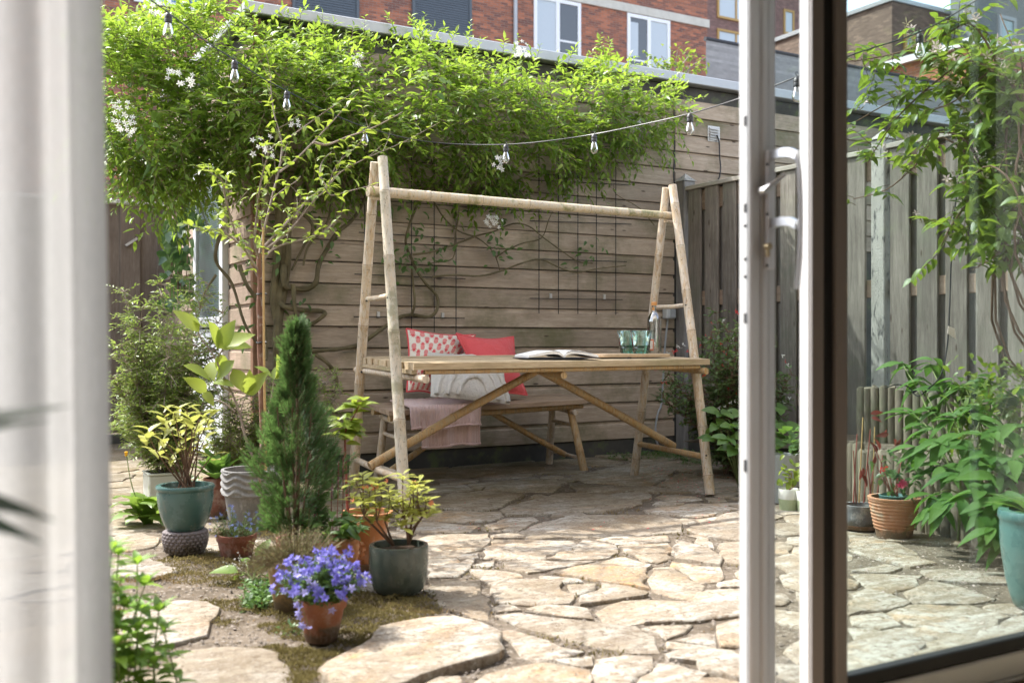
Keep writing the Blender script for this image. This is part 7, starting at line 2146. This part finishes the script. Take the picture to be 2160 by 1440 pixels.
# peony
b = G(2075, 1150); b.z = .02
peo = thing('peony', 'lush peony bush with long pointed green leaves before the palisade', 'shrub', tuple(b))
pe = variants('leaf', 0, LM['peony'], [('lance',6,.36,.3,.3),('lance',6,.32,.4,.5),('ovate',6,.40,.25,.35)])
ends = [(1905,770,5.0),(1935,800,4.9),(1960,765,5.1),(1925,870,4.7),(1945,905,4.6),(1960,860,4.7),(1985,830,4.8),(2010,800,4.8),(2035,815,4.7),(2065,800,4.7),(2045,860,4.5),(2010,880,4.5),(1975,930,4.4),(1945,945,4.4),(2025,930,4.3),(2070,880,4.4),(2100,850,4.5),(2130,830,4.5),(2060,950,4.2),(2100,920,4.2),(2140,900,4.2),(1990,985,4.3),(2030,1000,4.15),(1970,1040,4.25),(2010,1060,4.1),(2060,1030,4.0),(2100,1000,4.0),(2140,970,4.0),(2080,1080,3.95),(2110,1060,3.9),(2100,1130,3.85),(2130,1120,3.85),(2160,1050,3.9),(1985,1075,4.15),(2180,950,4.1),(2180,860,4.3),(2160,1000,4.0),(2085,970,4.1)]
for x, y, z in ends:
    e = D(x, y, z-.1); o_ = b + Vector((rv.gauss(0,.05), rv.gauss(0,.05), 0))
    md_ = o_+(e-o_)*.6+Vector((0,0,.08)); tubeobj('stem', [o_, md_, e], .0042, .0022, BK['green'], peo, 6)
    out_ = Vector((e.x-o_.x, e.y-o_.y, 0)).normalized() if (Vector((e.x-o_.x, e.y-o_.y, 0))).length > .05 else Vector((-.5,-.8,0))
    sd = Vector((-out_.y, out_.x, 0))
    for k in range(7):
        an = (k-3)*.42+rv.gauss(0,.12); d = out_*math.cos(an)+sd*math.sin(an)+Vector((0,0,rv.gauss(-.12,.25)))
        if len([1 for ch in peo.children if ch.name.startswith('leaf')]) < 285: place(random.choice(pe), 'leaf', e+rvec(.012)-out_*.02*(k % 3), d, (rv.gauss(0,.25)-.15,-.25,1), rv.uniform(.10,.155), peo)

# arching shrub with pale flowers over the fence
b = Vector((4.72, 2.35, .2))
wei = thing('flowering_shrub', 'large arching shrub with pale pink flowers hanging over the fence at the right', 'shrub', tuple(b))
arch = [[(2120,760,4.6),(2110,400,4.5),(2050,200,4.5),(1960,190,4.55),(1880,215,4.6),(1800,260,4.7)],[(2140,700,4.5),(2130,250,4.4),(2060,60,4.4),(1990,75,4.45),(1900,110,4.5),(1830,125,4.6),(1790,130,4.65)],[(2130,760,4.5),(2100,420,4.4),(1990,290,4.6),(1930,350,4.75),(1870,400,4.85),(1800,420,4.95)],
 [(2150,640,4.3),(2160,300,4.2),(2140,120,4.2),(2110,30,4.3)],[(2150,700,4.3),(2120,480,4.3),(2060,420,4.3),(2010,470,4.35),(1985,520,4.4)],[(2160,640,4.2),(2150,500,4.2),(2100,540,4.2),(2050,570,4.25)],[(2160,500,4.2),(2120,200,4.2),(2050,130,4.3),(1990,160,4.4),(1900,240,4.55),(1850,310,4.7),(1830,345,4.8)],[(2170,500,4.1),(2160,250,4.1),(2100,150,4.2),(2020,210,4.3),(1950,240,4.4)],[(2180,400,4.1),(2160,180,4.1),(2150,90,4.1)],[(2110,420,4.4),(2040,300,4.4),(1980,280,4.5),(1940,300,4.6)],[(2170,600,4.1),(2150,420,4.0),(2090,350,4.1),(2030,390,4.2)]]
P, Dd, U, S, R = [], [], [], [], []; tw2 = []; flp = []
for ar in arch:
    q = [D(*p) for p in ar]; tubeobj('branch', [b+rvec(.03)] + q, .0065, .0022, BK['brown'], wei, 7)
    qq = smooth_path(q, 8)
    for i in range(6, len(qq)):
        for _ in range(2):
            if rv.random() < (.50 if i < len(qq)*.55 else .78): continue
            d = Vector((rv.gauss(0,1), rv.gauss(0,.8), rv.gauss(.1,.6))).normalized(); L = rv.uniform(.06,.20); o_ = qq[i]+rvec(.02)
            tw2.append([o_, o_+d*L*.6, o_+d*L+Vector((0,0,-.02))]); sd = d.cross(Vector((0,0,1))).normalized()
            k = max(2, int(L/.032))
            for j in range(1, k+1):
                pp = o_+d*L*j/k
                for sg in (-1,1):
                    P.append(pp); Dd.append(d*.6+sd*sg+Vector((0,0,rv.gauss(-.25,.25)))); U.append((rv.gauss(0,.3),rv.gauss(-.2,.3),1)); S.append(rv.uniform(.045,.085)); R.append(min(1,max(0,.4+rv.gauss(0,.25))))
            if rv.random() < .42: flp.append(o_+d*(L+.015))
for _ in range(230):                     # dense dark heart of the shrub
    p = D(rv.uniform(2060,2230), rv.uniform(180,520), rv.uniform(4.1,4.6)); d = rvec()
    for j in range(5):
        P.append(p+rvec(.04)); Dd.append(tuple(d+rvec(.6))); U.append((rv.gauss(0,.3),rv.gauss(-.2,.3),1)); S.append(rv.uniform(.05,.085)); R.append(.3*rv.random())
for _ in range(140):
    p = D(rv.uniform(2020,2230), rv.uniform(780,960), rv.uniform(4.3,4.7)); d = rvec()
    for j in range(5):
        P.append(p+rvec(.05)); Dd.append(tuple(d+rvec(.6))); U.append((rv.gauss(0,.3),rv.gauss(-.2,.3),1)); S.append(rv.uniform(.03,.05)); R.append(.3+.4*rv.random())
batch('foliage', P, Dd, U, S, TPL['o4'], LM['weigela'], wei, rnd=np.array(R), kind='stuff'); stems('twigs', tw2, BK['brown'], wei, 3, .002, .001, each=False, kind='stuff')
pkf = star('flower', PM['pink'], 5, 1.0, .4, .35); stb = star('flower', PM['straw'], 4, 1.0, .25, .9)
kf = 0
for p in flp:
    if kf > 280: break
    if p.z < 1.35: continue
    for _ in range(3): 
        place(pkf if rv.random() < .45 else stb, 'flower', p+rvec(.018), rvec(), Vector((rv.gauss(0,.5),-.6,.5)), rv.uniform(.018,.030), wei); kf += 1
# cable down the fence with its tag
cbl = thing('cable', 'thin dark cable with a small pale tag hanging down before the side fence', 'cable', tuple(D(2035,300,4.55)))
mb = MB(); mb.tube(smooth_path([D(2038,250,4.6), D(2028,340,4.6), D(2012,460,4.62), D(2006,560,4.65), D(2003,650,4.65), D(1998,730,4.65), D(1985,790,4.65), D(1960,818,4.7), D(1935,835,4.75), D(1915,815,4.8), D(1890,811,4.9), D(1868,818,5.0)],5), .0035, 6); mb.build('wire', M['black'], cbl, smooth=True)
a = D(2003,694,4.64); mb = MB()
for z0 in (0,): mb.hexa([a+Vector((-.012,0,-.02)), a+Vector((.03,-.012,-.045)), a+Vector((.03,-.010,-.045)), a+Vector((-.012,.002,-.02)), a+Vector((-.008,0,.014)), a+Vector((.02,-.012,.002)), a+Vector((.02,-.010,.002)), a+Vector((-.008,.002,.014))])
mb.build('tag', M['label'], cbl)

# indoor palm leaves at the far left
pl = thing('house_palm', 'blurred dark palm leaf tips of an indoor plant at the left edge', 'houseplant', tuple(D(-220, 1500, .8)))
dv = variants('leaf', 0, LM['dark'], [('lance',8,.26,.3,.5),('lance',8,.22,.3,.35)])
root_ = D(-330, 1080, .85)
tubeobj('stem', [Vector((root_.x, root_.y, FZ)), root_], .008, .004, BK['green'], pl)
for x, y, L in ((40,905,.17),(12,828,.16),(64,1140,.17),(46,1185,.17),(-40,960,.16),(-50,1060,.16),(-60,1200,.16),(-60,860,.15)):
    e = D(x-12, y, .82 + rv.uniform(-.03,.03)); d = e-root_
    place(random.choice(dv), 'leaf', root_, d + Vector((0,0,d.length*.4)), (0,-.4,1), d.length*1.02, pl)
mb = MB(); c = Vector((root_.x, root_.y, FZ)); mb.lathe([(.07,.001),(.10,.16),(.10,.17),(.085,.15)], c, 24); mb.build('pot', PT['white'], pl, smooth=True)
# a fruit tree twig beyond the shed roof
b = W(1420, 200, 8.4)
ft = thing('fruit_tree', 'leafy top of a small tree showing above the shed roof before the right window', 'tree', (b.x, b.y, 2.9))
P, Dd, U, S = [], [], [], []; paths = []
for ex, ey in ((1345,150),(1370,120),(1395,118),(1430,105),(1460,110),(1488,122),(1480,135),(1410,140),(1375,140),(1440,130)):
    e = W(ex, ey, 8.4+rv.uniform(-.3,.3)); paths.append([Vector((b.x,b.y,2.86)), (b+e)/2+Vector((0,0,.1)), e])
    for k in range(32):
        f = rv.uniform(.35,1); P.append(b+(e-b)*f+rvec(.05)); Dd.append(tuple(rvec())); U.append((rv.gauss(0,.3),rv.gauss(0,.3),1)); S.append(rv.uniform(.05,.08))
batch('crown', P, Dd, U, S, TPL['o3'], LM['weigela'], ft, kind='stuff'); o = stems('branches', paths, BK['twig'], ft, 5, .012, .003, each=False, kind='stuff')
print("objects:", len(bpy.data.objects))
